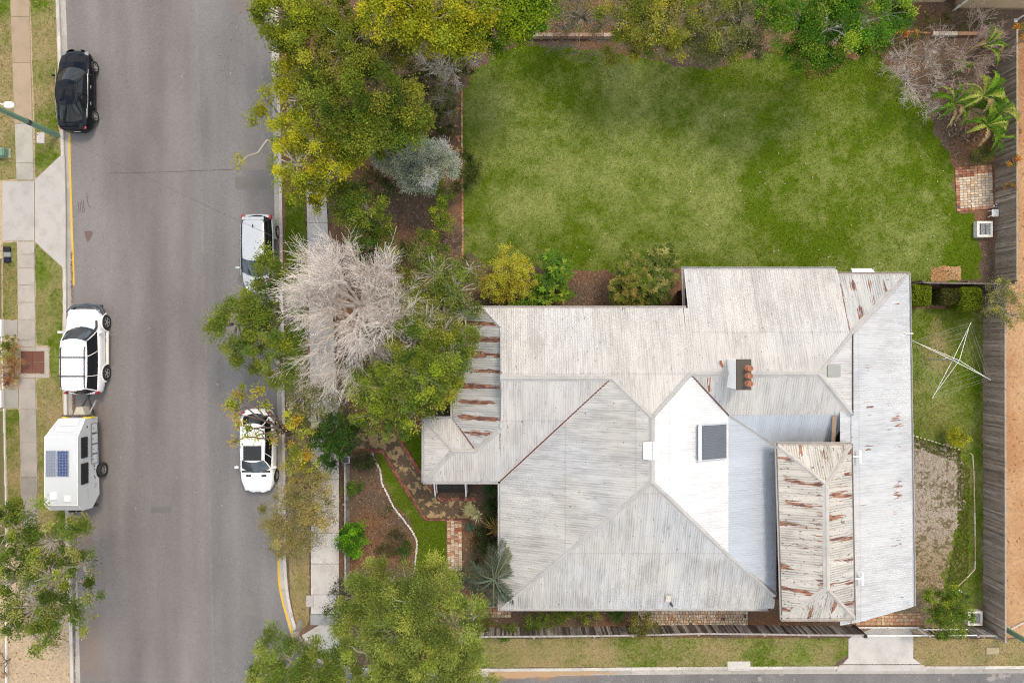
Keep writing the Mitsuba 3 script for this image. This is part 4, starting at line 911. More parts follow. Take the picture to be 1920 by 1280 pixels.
# ================================================================ the neighbours
nh = thing('neighbour_house', 'tan rendered house at the top right edge with a white downpipe', 'house')
obj('wall', prism(sg.box(24.62, 18.48, 42, 30), 0, 3.0), 'm_render_tan', nh)
obj('plinth', prism(sg.box(24.60, 18.45, 42, 30.02), 0, .18), 'm_masonry', nh, color=(.30, .22, .14))
obj('wing_wall', prism(sg.box(19.85, 18.86, 24.0, 30), 0, 3.0), 'm_render_tan', nh)
obj('roof', (np.array([[24.9, 19.0, 3.0], [42.5, 19.0, 3.0], [42.5, 30.5, 3.0], [24.9, 30.5, 3.0], [30, 24.7, 5.2], [37, 24.7, 5.2], [19.9, 19.2, 3.0], [24.9, 19.2, 3.0], [24.9, 30.5, 3.0], [19.9, 30.5, 3.0], [22.4, 21.5, 4.2], [22.4, 28, 4.2]]), np.array([[0, 1, 5, 4], [1, 2, 5, 5], [2, 3, 4, 5], [3, 0, 4, 4], [6, 7, 10, 10], [7, 8, 11, 10], [8, 9, 11, 11], [9, 6, 10, 11]])), 'm_galv', nh)
obj('downpipe', sticks([[24.55, 18.40, 0]], [[24.55, 18.40, 3.0]], .055, .055, 8), 'm_white_paint', nh)
obj('window', bev_box(32, 18.47, 1.0, 1.6, .05, 1.2, .01), 'm_car_glass', nh)
k = thing('garden_post', 'thin white post at the top right corner', 'post'); p = at(1904, 39); obj('shaft', sticks([p], [p + [0, 0, 2.2]], .045, .045, 8), 'm_white_paint', k); obj('base', bev_box(p[0], p[1], 0, .2, .2, .05, .01), 'm_offwhite', k)
# ================================================================ vehicles
def loft(sections):
    n = len(sections[0]); v = np.vstack(sections); f = []
    for i in range(len(sections) - 1):
        for j in range(n):
            a, b = i * n + j, i * n + (j + 1) % n
            f += [[a, b, b + n], [a, b + n, a + n]]
    c0, c1 = len(v), len(v) + 1
    v = np.vstack([v, sections[0].mean(0), sections[-1].mean(0)])
    for j in range(n):
        f += [[c0, (j + 1) % n, j], [c1, (len(sections) - 1) * n + j, (len(sections) - 1) * n + (j + 1) % n]]
    m = trimesh.Trimesh(v, np.array(f), process=True)
    if m.volume < 0: m.invert()
    return m
def interp(keys, y):
    k = np.array(keys, float)
    i = np.clip(np.searchsorted(k[:, 0], y) - 1, 0, len(k) - 2)
    t = (y - k[i, 0]) / (k[i + 1, 0] - k[i, 0]); t = np.clip(t, 0, 1)
    return k[i, 1:] * (1 - t) + k[i + 1, 1:] * t
def car(key, cx, cy, heading, keys, L, wheel_r, axles, track, paint, side_paint=None, gh=None, wheel_w=.21, lift=0.0, rim='m_alloy', glass_roof=False):
    """keys: (y, half width, deck height, bottom) along the car, front = +y; gh: the glasshouse"""
    R = T().translate([cx, cy, ROADZ + .006]).rotate([0, 0, 1], heading)
    ys = np.unique(np.concatenate([np.linspace(keys[0][0], keys[-1][0], 30), [k[0] for k in keys]]))
    secs = []
    for y in ys:
        w, h, b = interp(keys, y)
        sh = h - .10
        half = [(.80 * w, b), (.96 * w, b + .10), (1.0 * w, b + .30), (1.0 * w, sh - .16), (.975 * w, sh - .03), (.93 * w, sh + .035), (.80 * w, h - .025), (.45 * w, h - .004), (0, h)]
        pts = [(x, z) for x, z in half] + [(-x, z) for x, z in half[::-1][1:]]
        secs.append(np.array([[x, y, z] for x, z in pts]))
    body = loft(secs)
    import manifold3d as m3
    def to_m(t): return m3.Manifold(m3.Mesh(np.asarray(t.vertices, np.float32), np.asarray(t.faces, np.uint32)))
    M_ = to_m(body)
    for ya in axles:
        for s in (-1, 1):
            c = m3.Manifold.cylinder(.5, wheel_r + .055, wheel_r + .055, 28).rotate([0, 90, 0]).translate([s * (track + .02) - .25, ya, wheel_r])
            M_ = M_ - c
    bm = M_.to_mesh(); bv, bf_ = np.array(bm.vert_properties[:, :3], float), np.array(bm.tri_verts)
    obj('body', trimesh.Trimesh(bv, bf_, process=False), paint, key, smooth=38, xf=R)
    liners = [sticks([[s * (track - .22), ya, wheel_r]], [[s * (track - .24), ya, wheel_r]], wheel_r + .05, wheel_r + .05, 20) for ya in axles for s in (-1, 1)]
    obj('wheel_arch', cat_(liners), 'm_plastic', key, xf=R)
    for ya in axles:
        for s in (-1, 1):
            prof = np.array([[wheel_r * .62, -wheel_w / 2], [wheel_r * .93, -wheel_w / 2], [wheel_r, -wheel_w * .32], [wheel_r, wheel_w * .32], [wheel_r * .93, wheel_w / 2], [wheel_r * .66, wheel_w / 2], [wheel_r * .62, wheel_w * .35], [wheel_r * .62, -wheel_w / 2]])
            t = trimesh.creation.revolve(prof, sections=28)
            rot = trimesh.transformations.rotation_matrix(math.pi / 2 * s, [0, 1, 0]); tr = trimesh.transformations.translation_matrix([s * track, ya, wheel_r])
            t.apply_transform(rot); t.apply_transform(tr)
            wk = obj('wheel', (np.array(t.vertices), np.array(t.faces)), 'm_tyre', key, smooth=False, xf=R)
            pieces = []
            for i in range(5):
                a = i * 2 * math.pi / 5
                p0, p1 = np.array([.035 * math.cos(a), .035 * math.sin(a), wheel_w * .44]), np.array([wheel_r * .62 * math.cos(a), wheel_r * .62 * math.sin(a), wheel_w * .40])
                pieces.append(quadbox(p0, p1, wheel_r * .19, .03))
            hub = trimesh.creation.revolve(np.array([[.001, wheel_w * .48], [.06, wheel_w * .47], [.07, wheel_w * .36]]), sections=16); pieces.append((np.array(hub.vertices), np.array(hub.faces)))
            ring = trimesh.creation.revolve(np.array([[wheel_r * .57, wheel_w * .34], [wheel_r * .58, wheel_w * .46], [wheel_r * .645, wheel_w * .46], [wheel_r * .645, wheel_w * .34]]), sections=28); pieces.append((np.array(ring.vertices), np.array(ring.faces)))
            rm = trimesh.Trimesh(*cat_(pieces), process=False); rm.apply_transform(rot); rm.apply_transform(tr)
            obj('rim', (np.array(rm.vertices), np.array(rm.faces)), rim, wk, xf=R)
            dk = trimesh.creation.cylinder(wheel_r * .6, .02, sections=24); dk.apply_translation([0, 0, wheel_w * .22]); dk.apply_transform(rot); dk.apply_transform(tr)
            obj('brake', (np.array(dk.vertices), np.array(dk.faces)), 'm_plastic', wk, xf=R)
    # glasshouse: belt ring and roof ring, matched point for point
    g = gh
    nf, ns = 7, len(g['pillars'])
    def wide(t):
        e = g.get('ff', .93) * (1 - t) + g.get('fr', .90) * t
        return e + (1 - e) * math.sin(math.pi * t) ** .6
    def ring_(yf, yr, w, z, bow_f, bow_r, zc):
        out = []
        for t in np.linspace(-1, 1, nf):               # front edge, left to right
            out.append([t * w * g.get('ff', .93), yf - bow_f * t * t, z + zc * (1 - t * t)])
        for t in g['pillars']:                          # right side, front to rear
            y = yf - bow_f + (yr + bow_r - yf + bow_f) * t
            out.append([w * wide(t), y, z])
        for t in np.linspace(1, -1, nf): out.append([t * w * g.get('fr', .90), yr + bow_r * t * t, z + zc * (1 - t * t)])
        for t in g['pillars'][::-1]:
            y = yf - bow_f + (yr + bow_r - yf + bow_f) * t
            out.append([-w * wide(t), y, z])
        return np.array(out)
    belt = ring_(g['yf'] + .06, g['yr'] - .04, g['wb'], g['zb'], .26, .20, 0)
    roof_ = ring_(g['rf'] + .05, g['rr'] - .03, g['wr'], g['zr'], .14, .12, .04)
    mids = [belt * (1 - t) + roof_ * t + np.array([0, 0, .0]) + np.column_stack([np.sign(belt[:, 0]) * .035 * math.sin(math.pi * t), 0 * belt[:, 1], 0 * belt[:, 2]]) for t in (0, .33, .66, 1)]
    N = len(belt)
    def wall(idx, lo=0, hi=3, inset=0.0):
        v = np.vstack([m[idx] for m in mids[lo:hi + 1]]); n = len(idx); f = []
        for r in range(hi - lo):
            for j in range(n - 1):
                a = r * n + j; f += [[a + 1, a, a + n], [a + 1, a + n, a + n + 1]]
        return v, np.array(f)
    fi = list(range(0, nf)); ri = list(range(nf + ns, nf + ns + nf))
    obj('windscreen', wall(fi), g.get('screen', 'm_windscreen'), key, smooth=True, xf=R)
    obj('rear_window', wall(ri), 'm_car_glass', key, smooth=True, xf=R)
    sides = [list(range(nf - 1, nf + ns + 1)), list(range(nf + ns + nf - 1, N)) + [0]]
    for sd in sides:
        obj('side_window', wall(sd), 'm_car_glass', key, smooth=True, xf=R)
    # pillars in body colour, just proud of the glass
    pmat = paint if not g.get('dark') else 'm_plastic'
    for sd, sg_ in zip(sides, (1, -1)):
        for j in g['posts']:
            pil = []
            i_ = sd[j]; w_ = .035 if 0 < j < len(sd) - 1 else .055
            for a_, b_ in zip(mids[:-1], mids[1:]): pil.append(quadbox(a_[i_] + [sg_ * .004, 0, 0], b_[i_] + [sg_ * .004, 0, 0], w_, .03))
            obj('pillar', cat_(pil), pmat, key, xf=R)
        obj('roof_edge', cat_([quadbox(mids[-1][a_], mids[-1][b_], .06, .05) for a_, b_ in zip(sd[:-1], sd[1:])]), pmat, key, xf=R)
    # roof skin: rings shrinking to the middle with a slight dome
    c = roof_.mean(0); rings = [roof_ + [0, 0, .006]]
    for s_, up_ in ((.93, .028), (.75, .045), (.45, .058), (.2, .062)): rings.append(np.column_stack([c[0] + (roof_[:, 0] - c[0]) * s_, c[1] + (roof_[:, 1] - c[1]) * s_, np.full(N, g['zr'] + up_ + .006)]))
    v = np.vstack(rings + [[[c[0], c[1], g['zr'] + .07]]]); f = []
    for r in range(len(rings) - 1):
        for j in range(N):
            a, b = r * N + j, r * N + (j + 1) % N; f += [[b, a, a + N], [b, a + N, b + N]]
    for j in range(N): f.append([(len(rings) - 1) * N + (j + 1) % N, (len(rings) - 1) * N + j, len(v) - 1])
    f = np.array(f)
    obj('roof', trimesh.Trimesh(v, f, process=False), g.get('roof_paint', paint), key, smooth=True, xf=R)
    return R
def part(key, name, mesh, mat, R, **k): return obj(name, mesh, mat, key, xf=R, **k)
def blob(c, s, p=1.0, n=2):
    m = trimesh.creation.icosphere(n, 1.0); v = np.array(m.vertices); v = np.sign(v) * np.abs(v) ** p
    return v * (np.array(s) / 2) + np.array(c), np.array(m.faces)
PIL = [.03, .10, .20, .33, .48, .60, .74, .88, .97]

# black sedan, nose up the street
scene['m_lamp_dark'] = prin((.20, .21, .22), .12, clearcoat=.6)
bc = thing('parked_car', 'glossy black sedan parked half on the left kerb', 'car', 'cars parked along the street')
ck = [(-2.26, .36, .70, .42), (-2.23, .56, .90, .36), (-2.12, .72, 1.0, .30), (-1.9, .83, 1.04, .22), (-1.5, .89, 1.04, .2), (-1.0, .91, 1.02, .2), (.3, .91, .98, .2), (.85, .90, .95, .2), (1.5, .86, .87, .2), (1.85, .79, .79, .21), (2.05, .70, .72, .24), (2.18, .57, .64, .28), (2.25, .40, .56, .32), (2.28, .22, .50, .36)]
R = car(bc, -23.94, 13.74, 0, ck, 4.5, .325, (1.42, -1.30), .80, 'm_car_black', gh=dict(yf=1.12, yr=-1.95, wb=.83, zb=.95, rf=.28, rr=-1.05, wr=.60, zr=1.40, pillars=PIL, posts=(0, 5, 10), ff=.90, fr=.80, screen='m_car_glass'))
for s in (-1, 1):
    part(bc, 'mirror', blob((s * 1.0, .72, .98), (.18, .11, .12), .7), 'm_car_black', R, smooth=True)
    part(bc, 'headlight', blob((s * .60, 1.98, .655), (.24, .34, .16), .8), 'm_lamp_dark', R, smooth=True); part(bc, 'tail_light', blob((s * .62, -2.08, .88), (.26, .18, .14), .8), 'm_red_lens', R, smooth=True)
    for yy in (.15, -.75): part(bc, 'door_handle', box(s * .925, yy, .80, .03, .17, .03), 'm_alloy', R)
    part(bc, 'trim', tube([[s * .885, 1.05, .975], [s * .875, .3, .985], [s * .875, -.8, .99], [s * .83, -1.6, .99]], .013, 6), 'm_alloy', R)
part(bc, 'number_plate', box(.1, -2.25, .62, .37, .02, .11), 'm_offwhite', R); part(bc, 'wiper', quadbox((-.1, 1.13, .975), (.45, .98, 1.03), .02, .015), 'm_plastic', R)
part(bc, 'number_plate', box(0, 2.26, .42, .37, .02, .11), 'm_offwhite', R)

# white four wheel drive with bull bar, snorkel and roof bars
wd = thing('parked_car', 'white four wheel drive with roof bars, snorkel and black bull bar', 'car', 'cars parked along the street')
ck = [(-2.44, .56, 1.0, .5), (-2.40, .76, 1.08, .46), (-2.30, .86, 1.13, .42), (-2.0, .93, 1.16, .38), (-1.0, .95, 1.15, .36), (.6, .95, 1.14, .36), (1.0, .94, 1.13, .36), (1.6, .92, 1.08, .38), (1.9, .87, 1.03, .42), (2.06, .78, .96, .46), (2.15, .66, .88, .5), (2.19, .5, .8, .52)]
R = car(wd, -23.33, -.42, 0, ck, 4.9, .40, (1.48, -1.32), .84, 'm_car_white', wheel_w=.27, gh=dict(yf=1.18, yr=-2.40, wb=.88, zb=1.10, rf=.52, rr=-2.18, wr=.70, zr=1.80, pillars=PIL, posts=(0, 4, 7, 10), fr=.93))
for s in (-1, 1):
    part(wd, 'mirror', blob((s * 1.08, .92, 1.22), (.22, .14, .26), .6), 'm_car_white', R, smooth=True)
    part(wd, 'side_step', quadbox((s * .97, -.85, .38), (s * .97, 1.0, .38), .14, .07), 'm_offwhite', R)
    part(wd, 'roof_rail', tube([[s * .63, .15, 1.80], [s * .63, .02, 1.90], [s * .63, -1.95, 1.90], [s * .63, -2.08, 1.80]], .028, 8), 'm_plastic', R)
    part(wd, 'headlight', blob((s * .70, 2.03, .90), (.34, .26, .18), .7), 'm_clear_lens', R, smooth=True); part(wd, 'tail_light', blob((s * .84, -2.36, 1.05), (.16, .14, .42), .7), 'm_red_lens', R, smooth=True)
    part(wd, 'wheel_flare', cat_([tube([[s * .93, ya + .47 * math.cos(t), .40 + .47 * math.sin(t)] for t in np.linspace(.1, math.pi - .1, 12)], .045, 6) for ya in (1.48, -1.32)]), 'm_car_white', R)
for yy in (-.42, -1.42): part(wd, 'roof_bar', quadbox((-.72, yy, 1.95), (.72, yy, 1.95), .06, .035), 'm_plastic', R)
part(wd, 'snorkel', tube([[.80, 1.55, 1.12], [.84, 1.2, 1.16], [.80, .98, 1.32], [.72, .60, 1.80], [.70, .55, 1.88]], [.055, .06, .055, .05, .05], 8), 'm_plastic', R); part(wd, 'snorkel_head', bev_box(.68, .55, 1.84, .14, .13, .16, .02), 'm_plastic', R)
bb = [tube([[-.92, 1.95, .62], [-.75, 2.34, .66], [0, 2.46, .68], [.75, 2.34, .66], [.92, 1.95, .62]], .055, 8), tube([[-.90, 2.02, .98], [-.62, 2.30, 1.04], [0, 2.36, 1.06], [.62, 2.30, 1.04], [.90, 2.02, .98]], .035, 8)]
bb += [quadbox((s * .38, 2.36, .5), (s * .34, 2.30, 1.12), .05, .07, (1, 0, 0)) for s in (-1, 1)] + [tube([[-.36, 2.30, 1.10], [0, 2.36, 1.16], [.36, 2.30, 1.10]], .03, 8)] + [bev_box(0, 2.36, .40, 1.5, .16, .26, .03)] + [quadbox((s * .90, 1.85, .62), (s * .72, 2.30, .62), .12, .26) for s in (-1, 1)]
part(wd, 'bull_bar', cat_(bb), 'm_bullbar', R); scene['m_bullbar'] = prin((.05, .065, .085), .35, clearcoat=.6)
part(wd, 'aerial', tube([[.55, 2.3, 1.05], [.58, 2.32, 1.9]], .008, 5), 'm_plastic', R); part(wd, 'number_plate', box(0, -2.43, .75, .37, .02, .11), 'm_offwhite', R); part(wd, 'tow_bar', quadbox((0, -2.3, .42), (0, -2.62, .42), .06, .06), 'm_plastic', R)
part(wd, 'wiper', quadbox((-.3, 1.16, 1.15), (.25, 1.08, 1.20), .02, .02), 'm_plastic', R)

# caravan
cv = thing('caravan', 'pale grey off-road caravan with two roof solar panels, hitched behind the white four wheel drive', 'caravan')
Z0 = ROADZ + .006
prof = [(-4.10, .62), (-4.10, 1.70), (-4.98, 2.50), (-8.52, 2.50), (-8.88, 2.05), (-8.94, 1.25), (-8.35, .62)]
ccx = -23.45
def cw(y, z): return .86 - (.22 * max(0, (y + 4.98) / .88) if y > -4.98 else 0)
L_ = np.array([[ccx - cw(y, z), y, z] for y, z in prof]); R_ = np.array([[ccx + .86 - (.86 - cw(y, z)) * .45, y, z] for y, z in prof])
n = len(prof); v = np.vstack([L_, R_]); f = [[i, (i + 1) % n, (i + 1) % n + n] for i in range(n)] + [[i, (i + 1) % n + n, i + n] for i in range(n)] + [[0, n - 1 - k, n - 2 - k] for k in range(n - 2)] + [[n, n + k + 1, n + k + 2] for k in range(n - 2)]
m = trimesh.Trimesh(v, np.array(f), process=False); trimesh.repair.fix_normals(m)
import manifold3d as m3
mm = m3.Manifold(m3.Mesh(np.asarray(m.vertices, np.float32), np.asarray(m.faces, np.uint32)))
for s in (-1, 1): mm = mm - m3.Manifold.cylinder(.5, .44, .44, 28).rotate([0, 90, 0]).translate([ccx + s * .86 - .25, -7.07, .42])
q = mm.to_mesh(); obj('body', trimesh.Trimesh(np.array(q.vert_properties[:, :3], float), np.array(q.tri_verts), process=False), 'm_caravan', cv, smooth=20)
XR = ccx + .86
tr_ = [tube([L_[i], L_[i + 1]], .016, 6) for i in (1, 2, 3)] + [tube([R_[i], R_[i + 1]], .016, 6) for i in (1, 2, 3)] + [tube([L_[2], R_[2]], .014, 6), tube([L_[3], R_[3]], .014, 6), tube([L_[1], R_[1]], .014, 6)]
obj('trim', cat_(tr_), 'm_white_paint', cv)
def sunk_panel(name, x, y0, y1, z0, z1, mat, d=.02, frame=None, parent=cv):
    k_ = obj(name, bev_box(x + d / 2, (y0 + y1) / 2, z0, d, abs(y1 - y0), z1 - z0, .006), mat, parent)
    if frame:
        w_ = .028
        for a, b in (((y0, z0), (y1, z0)), ((y0, z1), (y1, z1)), ((y0, z0), (y0, z1)), ((y1, z0), (y1, z1))):
            obj('frame', quadbox((x + d + .004, a[0], a[1]), (x + d + .004, b[0], b[1]), .012 if a[0] != b[0] else w_, w_ if a[0] != b[0] else .012, (0, 0, 1) if a[0] != b[0] else (0, 1, 0)), frame, k_)
    return k_
sunk_panel('window', XR, -5.05, -6.12, 1.72, 2.22, 'm_car_glass', .03, 'm_plastic'); sunk_panel('window', XR, -6.42, -7.50, 1.66, 2.22, 'm_car_glass', .03, 'm_plastic')
for y0, y1 in ((-4.42, -4.92), (-4.98, -5.50), (-5.54, -6.03), (-6.07, -6.58)): 
    k_ = sunk_panel('hatch', XR - (.03 if y0 > -4.9 else 0), y0, y1, .80, 1.33, 'm_caravan', .02, 'm_plastic'); obj('latch', bev_box(XR + .035, (y0 + y1) / 2, 1.22, .02, .05, .05, .005), 'm_plastic', k_)
for y, z in ((-6.72, 1.08), (-6.90, 1.08), (-7.28, 1.08), (-7.38, 1.0)): obj('vent', blob((XR + .01, y, z), (.03, .07, .07)), 'm_plastic', cv)
obj('side_vent', box(XR + .008, -7.75, .92, .012, .26, .20), 'm_galv', cv); obj('lettering_strip', box(XR + .004, -8.05, 1.62, .008, .62, .035), 'm_galv', cv)
obj('speaker', blob((XR - .06, -4.55, 1.62), (.05, .14, .14)), 'm_plastic', cv)
for i, (x0, x1, mt) in enumerate(((86.2, 104.3, 'm_solar_grey'), (107.3, 127.6, 'm_solar'))):
    a, b = at(x0, 845, 2.55), at(x1, 893, 2.55)
    k_ = obj('solar_panel', bev_box((a[0] + b[0]) / 2, (a[1] + b[1]) / 2, 2.515, b[0] - a[0], a[1] - b[1], .035, .006), mt, cv, label='greyish solar panel' if i == 0 else 'dark blue solar panel')
    nx, ny = 4, 9
    for j in range(nx + 1): x = a[0] + (b[0] - a[0]) * j / nx; obj('grid_line', box(x, (a[1] + b[1]) / 2, 2.5505, .011 if 0 < j < nx else .03, a[1] - b[1] + .03, .003), 'm_solar_line', k_)
    for j in range(ny + 1): y = a[1] + (b[1] - a[1]) * j / ny; obj('grid_line', box((a[0] + b[0]) / 2, y, 2.5505, b[0] - a[0] + .03, .011 if 0 < j < ny else .03, .0026), 'm_solar_line', k_)
for x0, x1, y0, y1 in ((93, 104.5, 923.5, 937), (119.5, 130, 930, 941)):
    a, b = at(x0, y0, 2.6), at(x1, y1, 2.6); obj('roof_vent', bev_box((a[0] + b[0]) / 2, (a[1] + b[1]) / 2, 2.49, b[0] - a[0], a[1] - b[1], .12, .03), 'm_white_paint', cv)
nose = np.array([ccx, -4.54, 2.11]); 
for t0, t1, w_ in ((.12, .40, .50), (.46, .72, .47)):
    p0, p1 = np.array([ccx + .02, -4.10, 1.70]) * (1 - t0) + np.array([ccx + .02, -4.98, 2.5]) * t0, np.array([ccx + .02, -4.10, 1.70]) * (1 - t1) + np.array([ccx + .02, -4.98, 2.5]) * t1
    obj('nose_panel', quadbox(p0 + [0, .02, .02], p1 + [0, .02, .02], w_ * 2, .02), 'm_white_paint', cv)
for s in (-1, 1):
    prof_ = np.array([[.24, -.12], [.37, -.12], [.395, -.08], [.395, .08], [.37, .12], [.25, .12], [.24, .08], [.24, -.12]])
    t = trimesh.creation.revolve(prof_, sections=28); rot = trimesh.transformations.rotation_matrix(math.pi / 2 * s, [0, 1, 0]); tr2 = trimesh.transformations.translation_matrix([ccx + s * .80, -7.07, Z0 + .395]); t.apply_transform(rot); t.apply_transform(tr2)
    wk = obj('wheel', (np.array(t.vertices), np.array(t.faces)), 'm_tyre', cv)
    pc = [quadbox((.03 * math.cos(a), .03 * math.sin(a), .06), (.23 * math.cos(a), .23 * math.sin(a), .05), .06, .03) for a in np.arange(6) * math.pi / 3]
    rg_ = trimesh.creation.revolve(np.array([[.215, .04], [.22, .085], [.25, .085], [.25, .04]]), sections=28); pc.append((np.array(rg_.vertices), np.array(rg_.faces)))
    rm = trimesh.Trimesh(*cat_(pc), process=False); rm.apply_transform(rot); rm.apply_transform(tr2); obj('rim', (np.array(rm.vertices), np.array(rm.faces)), 'm_alloy', wk)
hx = -23.33
obj('drawbar', cat_([quadbox((ccx - .55, -4.2, .50), (hx, -3.05, .46), .07, .10), quadbox((ccx + .55, -4.2, .50), (hx, -3.05, .46), .07, .10), quadbox((hx, -3.2, .46), (hx, -2.95, .46), .09, .09)]), 'm_dark_metal', cv)
obj('tool_box', prism(sg.Polygon([(ccx - .30, -3.98), (ccx + .34, -3.98), (ccx + .20, -3.55), (ccx - .14, -3.55)]), .55, 1.05), 'm_beige_metal', cv); obj('jockey_wheel', sticks([[hx + .30, -3.25, .2]], [[hx + .42, -3.85, .95]], .035, .035, 10), 'm_galv', cv)
obj('front_rack', cat_([quadbox((ccx - .85, -4.00, 1.15), (ccx + .72, -4.00, 1.15), .07, .10), quadbox((ccx - .5, -4.05, .6), (ccx - .5, -4.0, 1.2), .05, .05, (1, 0, 0)), quadbox((ccx + .35, -4.05, .6), (ccx + .35, -4.0, 1.2), .05, .05, (1, 0, 0))]), 'm_shadow_timber', cv)
for x, w_ in ((ccx - .60, .28), (ccx + .60, .46)):
    obj('recovery_board', bev_box(x, -4.10, .95, w_, .10, .42, .03), 'm_yellow_plastic', cv)
obj('rear_step', quadbox((ccx - .4, -8.95, .55), (ccx + .75, -8.95, .55), .18, .08), 'm_dark_metal', cv); obj('spare_wheel', sticks([[ccx - .1, -8.96, 1.1]], [[ccx - .1, -9.14, 1.1]], .36, .36, 24), 'm_tyre', cv)
for s in (-1, 1): obj('tail_light', bev_box(ccx + s * .7, -8.93, .95, .14, .05, .22, .01), 'm_red_lens', cv)

# silver wagon, nose down the street
sv = thing('parked_car', 'silver-white small wagon parked facing down the street by the right kerb', 'car', 'cars parked along the street')
ck = [(-2.12, .50, .92, .40), (-2.08, .70, 1.0, .36), (-2.0, .79, 1.05, .32), (-1.7, .87, 1.08, .24), (-.8, .90, 1.06, .22), (.5, .90, 1.02, .22), (.9, .89, 1.0, .22), (1.5, .86, .92, .22), (1.8, .79, .85, .23), (2.0, .68, .77, .26), (2.10, .55, .69, .3), (2.15, .42, .6, .34), (2.18, .25, .54, .38)]
R = car(sv, -13.86, 4.82, 180, ck, 4.3, .33, (1.36, -1.25), .80, 'm_car_silver', gh=dict(yf=1.25, yr=-2.02, wb=.83, zb=1.0, rf=.45, rr=-1.70, wr=.63, zr=1.55, pillars=PIL, posts=(0, 10), fr=.92, dark=True))
for s in (-1, 1):
    part(sv, 'mirror', blob((s * 1.02, .82, 1.06), (.28, .13, .16), .7), 'm_car_silver', R, smooth=True); part(sv, 'roof_rail', tube([[s * .60, .3, 1.575], [s * .62, 0, 1.60], [s * .62, -1.3, 1.60], [s * .60, -1.5, 1.575]], .016, 6), 'm_plastic', R)
    part(sv, 'tail_light', blob((s * .74, -1.93, 1.06), (.20, .28, .16), .8), 'm_red_lens', R, smooth=True); part(sv, 'headlight', blob((s * .58, 1.90, .73), (.26, .34, .16), .8), 'm_clear_lens', R, smooth=True)
    part(sv, 'lower_panel', quadbox((s * .912, -.78, .62), (s * .912, .86, .60), .02, .66), 'm_car_side', R); part(sv, 'trim', tube([[s * .88, 1.2, 1.015], [s * .895, .2, 1.05], [s * .885, -1.5, 1.06]], .02, 6), 'm_alloy', R)
part(sv, 'rear_bumper', bev_box(0, -2.10, .55, .95, .08, .20, .03), 'm_car_silver', R); part(sv, 'aerial', blob((0, -1.35, 1.64), (.06, .20, .08)), 'm_plastic', R); part(sv, 'grille', box(0, 2.14, .45, .8, .03, .12), 'm_plastic', R)
part(sv, 'number_plate', box(0, -2.145, .6, .37, .02, .11), 'm_offwhite', R); part(sv, 'spoiler', quadbox((-.58, -1.76, 1.60), (.58, -1.76, 1.60), .16, .03), 'm_car_silver', R)

# white hatchback, glass roof, nose down the street
wh = thing('parked_car', 'white hatchback with glass roof and two bonnet vents, under the street tree', 'car', 'cars parked along the street')
ck = [(-2.28, .36, .86, .44), (-2.25, .58, .94, .40), (-2.14, .75, 1.00, .32), (-1.8, .89, 1.06, .24), (-.8, .94, 1.04, .22), (.5, .94, 1.0, .22), (.95, .93, .99, .22), (1.6, .89, .92, .22), (1.9, .82, .85, .23), (2.1, .70, .77, .25), (2.22, .56, .68, .3), (2.28, .40, .6, .34), (2.31, .22, .54, .38)]
R = car(wh, -13.92, -5.96, 180, ck, 4.55, .345, (1.42, -1.35), .83, 'm_car_white', gh=dict(yf=1.12, yr=-2.05, wb=.86, zb=.98, rf=.48, rr=-1.55, wr=.64, zr=1.46, pillars=PIL, posts=(0, 4, 7, 10), fr=.82, ff=.90))
for s in (-1, 1):
    part(wh, 'mirror', blob((s * 1.03, .86, 1.06), (.24, .15, .16), .7), 'm_car_white', R, smooth=True); part(wh, 'headlight', blob((s * .60, 2.02, .70), (.26, .36, .16), .8), 'm_clear_lens', R, smooth=True); part(wh, 'tail_light', blob((s * .66, -2.08, .92), (.34, .16, .14), .8), 'm_red_lens', R, smooth=True)
    part(wh, 'bonnet_vent', on_slope_y((s * .42, 1.34, .958), .26, .11, .016), 'm_plastic', R)
    part(wh, 'roof_edge', quadbox((s * .60, .42, 1.50), (s * .60, -1.45, 1.50), .10, .03), 'm_car_white', R)
part(wh, 'glass_roof', cat_([on_slope_y((0, .02, 1.531), .96, .78, .012)]), 'm_car_glass', R); part(wh, 'wiper', quadbox((-.2, 1.12, 1.005), (.35, 1.02, 1.04), .025, .02), 'm_plastic', R); part(wh, 'cowl', quadbox((-.76, 1.10, .985), (.76, 1.10, .985), .10, .02), 'm_plastic', R)
part(wh, 'number_plate', box(0, 2.285, .42, .37, .02, .11), 'm_offwhite', R)
# ================================================================ plants
vr = np.random.default_rng(2024)
def unit(v): return v / np.maximum(np.linalg.norm(v, axis=-1, keepdims=True), 1e-9)
def leaf_mesh(C, t, L, W, up=0.8, rg=vr):
    """a folded four-cornered leaf at each centre C, pointing along t"""
    n = len(C)
    r = unit(rg.normal(size=(n, 3)) + [0, 0, up]); t = unit(t)
    b = unit(np.cross(r, t)); nn = np.cross(t, b)
    L, W = np.broadcast_to(L, n)[:, None], np.broadcast_to(W, n)[:, None]
    v = np.stack([C - t * L / 2, C + b * W / 2 + nn * W * .18 - t * L * .06, C + t * L / 2, C - b * W / 2 + nn * W * .18 - t * L * .06], 1).reshape(-1, 3)
    i = np.arange(n)[:, None] * 4
    return v, np.vstack([i + [0, 1, 2], i + [0, 2, 3]])
def per_leaf(col): return np.repeat(col, 4, 0)
GAIN, DENS = 1.62, 1.3
def lobes_world(lobes):
    out = []
    for px, py, r, zt in lobes:
        zc = zt
        for _ in range(3): zc = zt - .6 * r * (H - zc) * K
        zc = max(zc, .25 * zt)
        c = at(px, py, zc); out.append((c, r * (H - zc) * K, max(.2, zt - zc)))
    return out
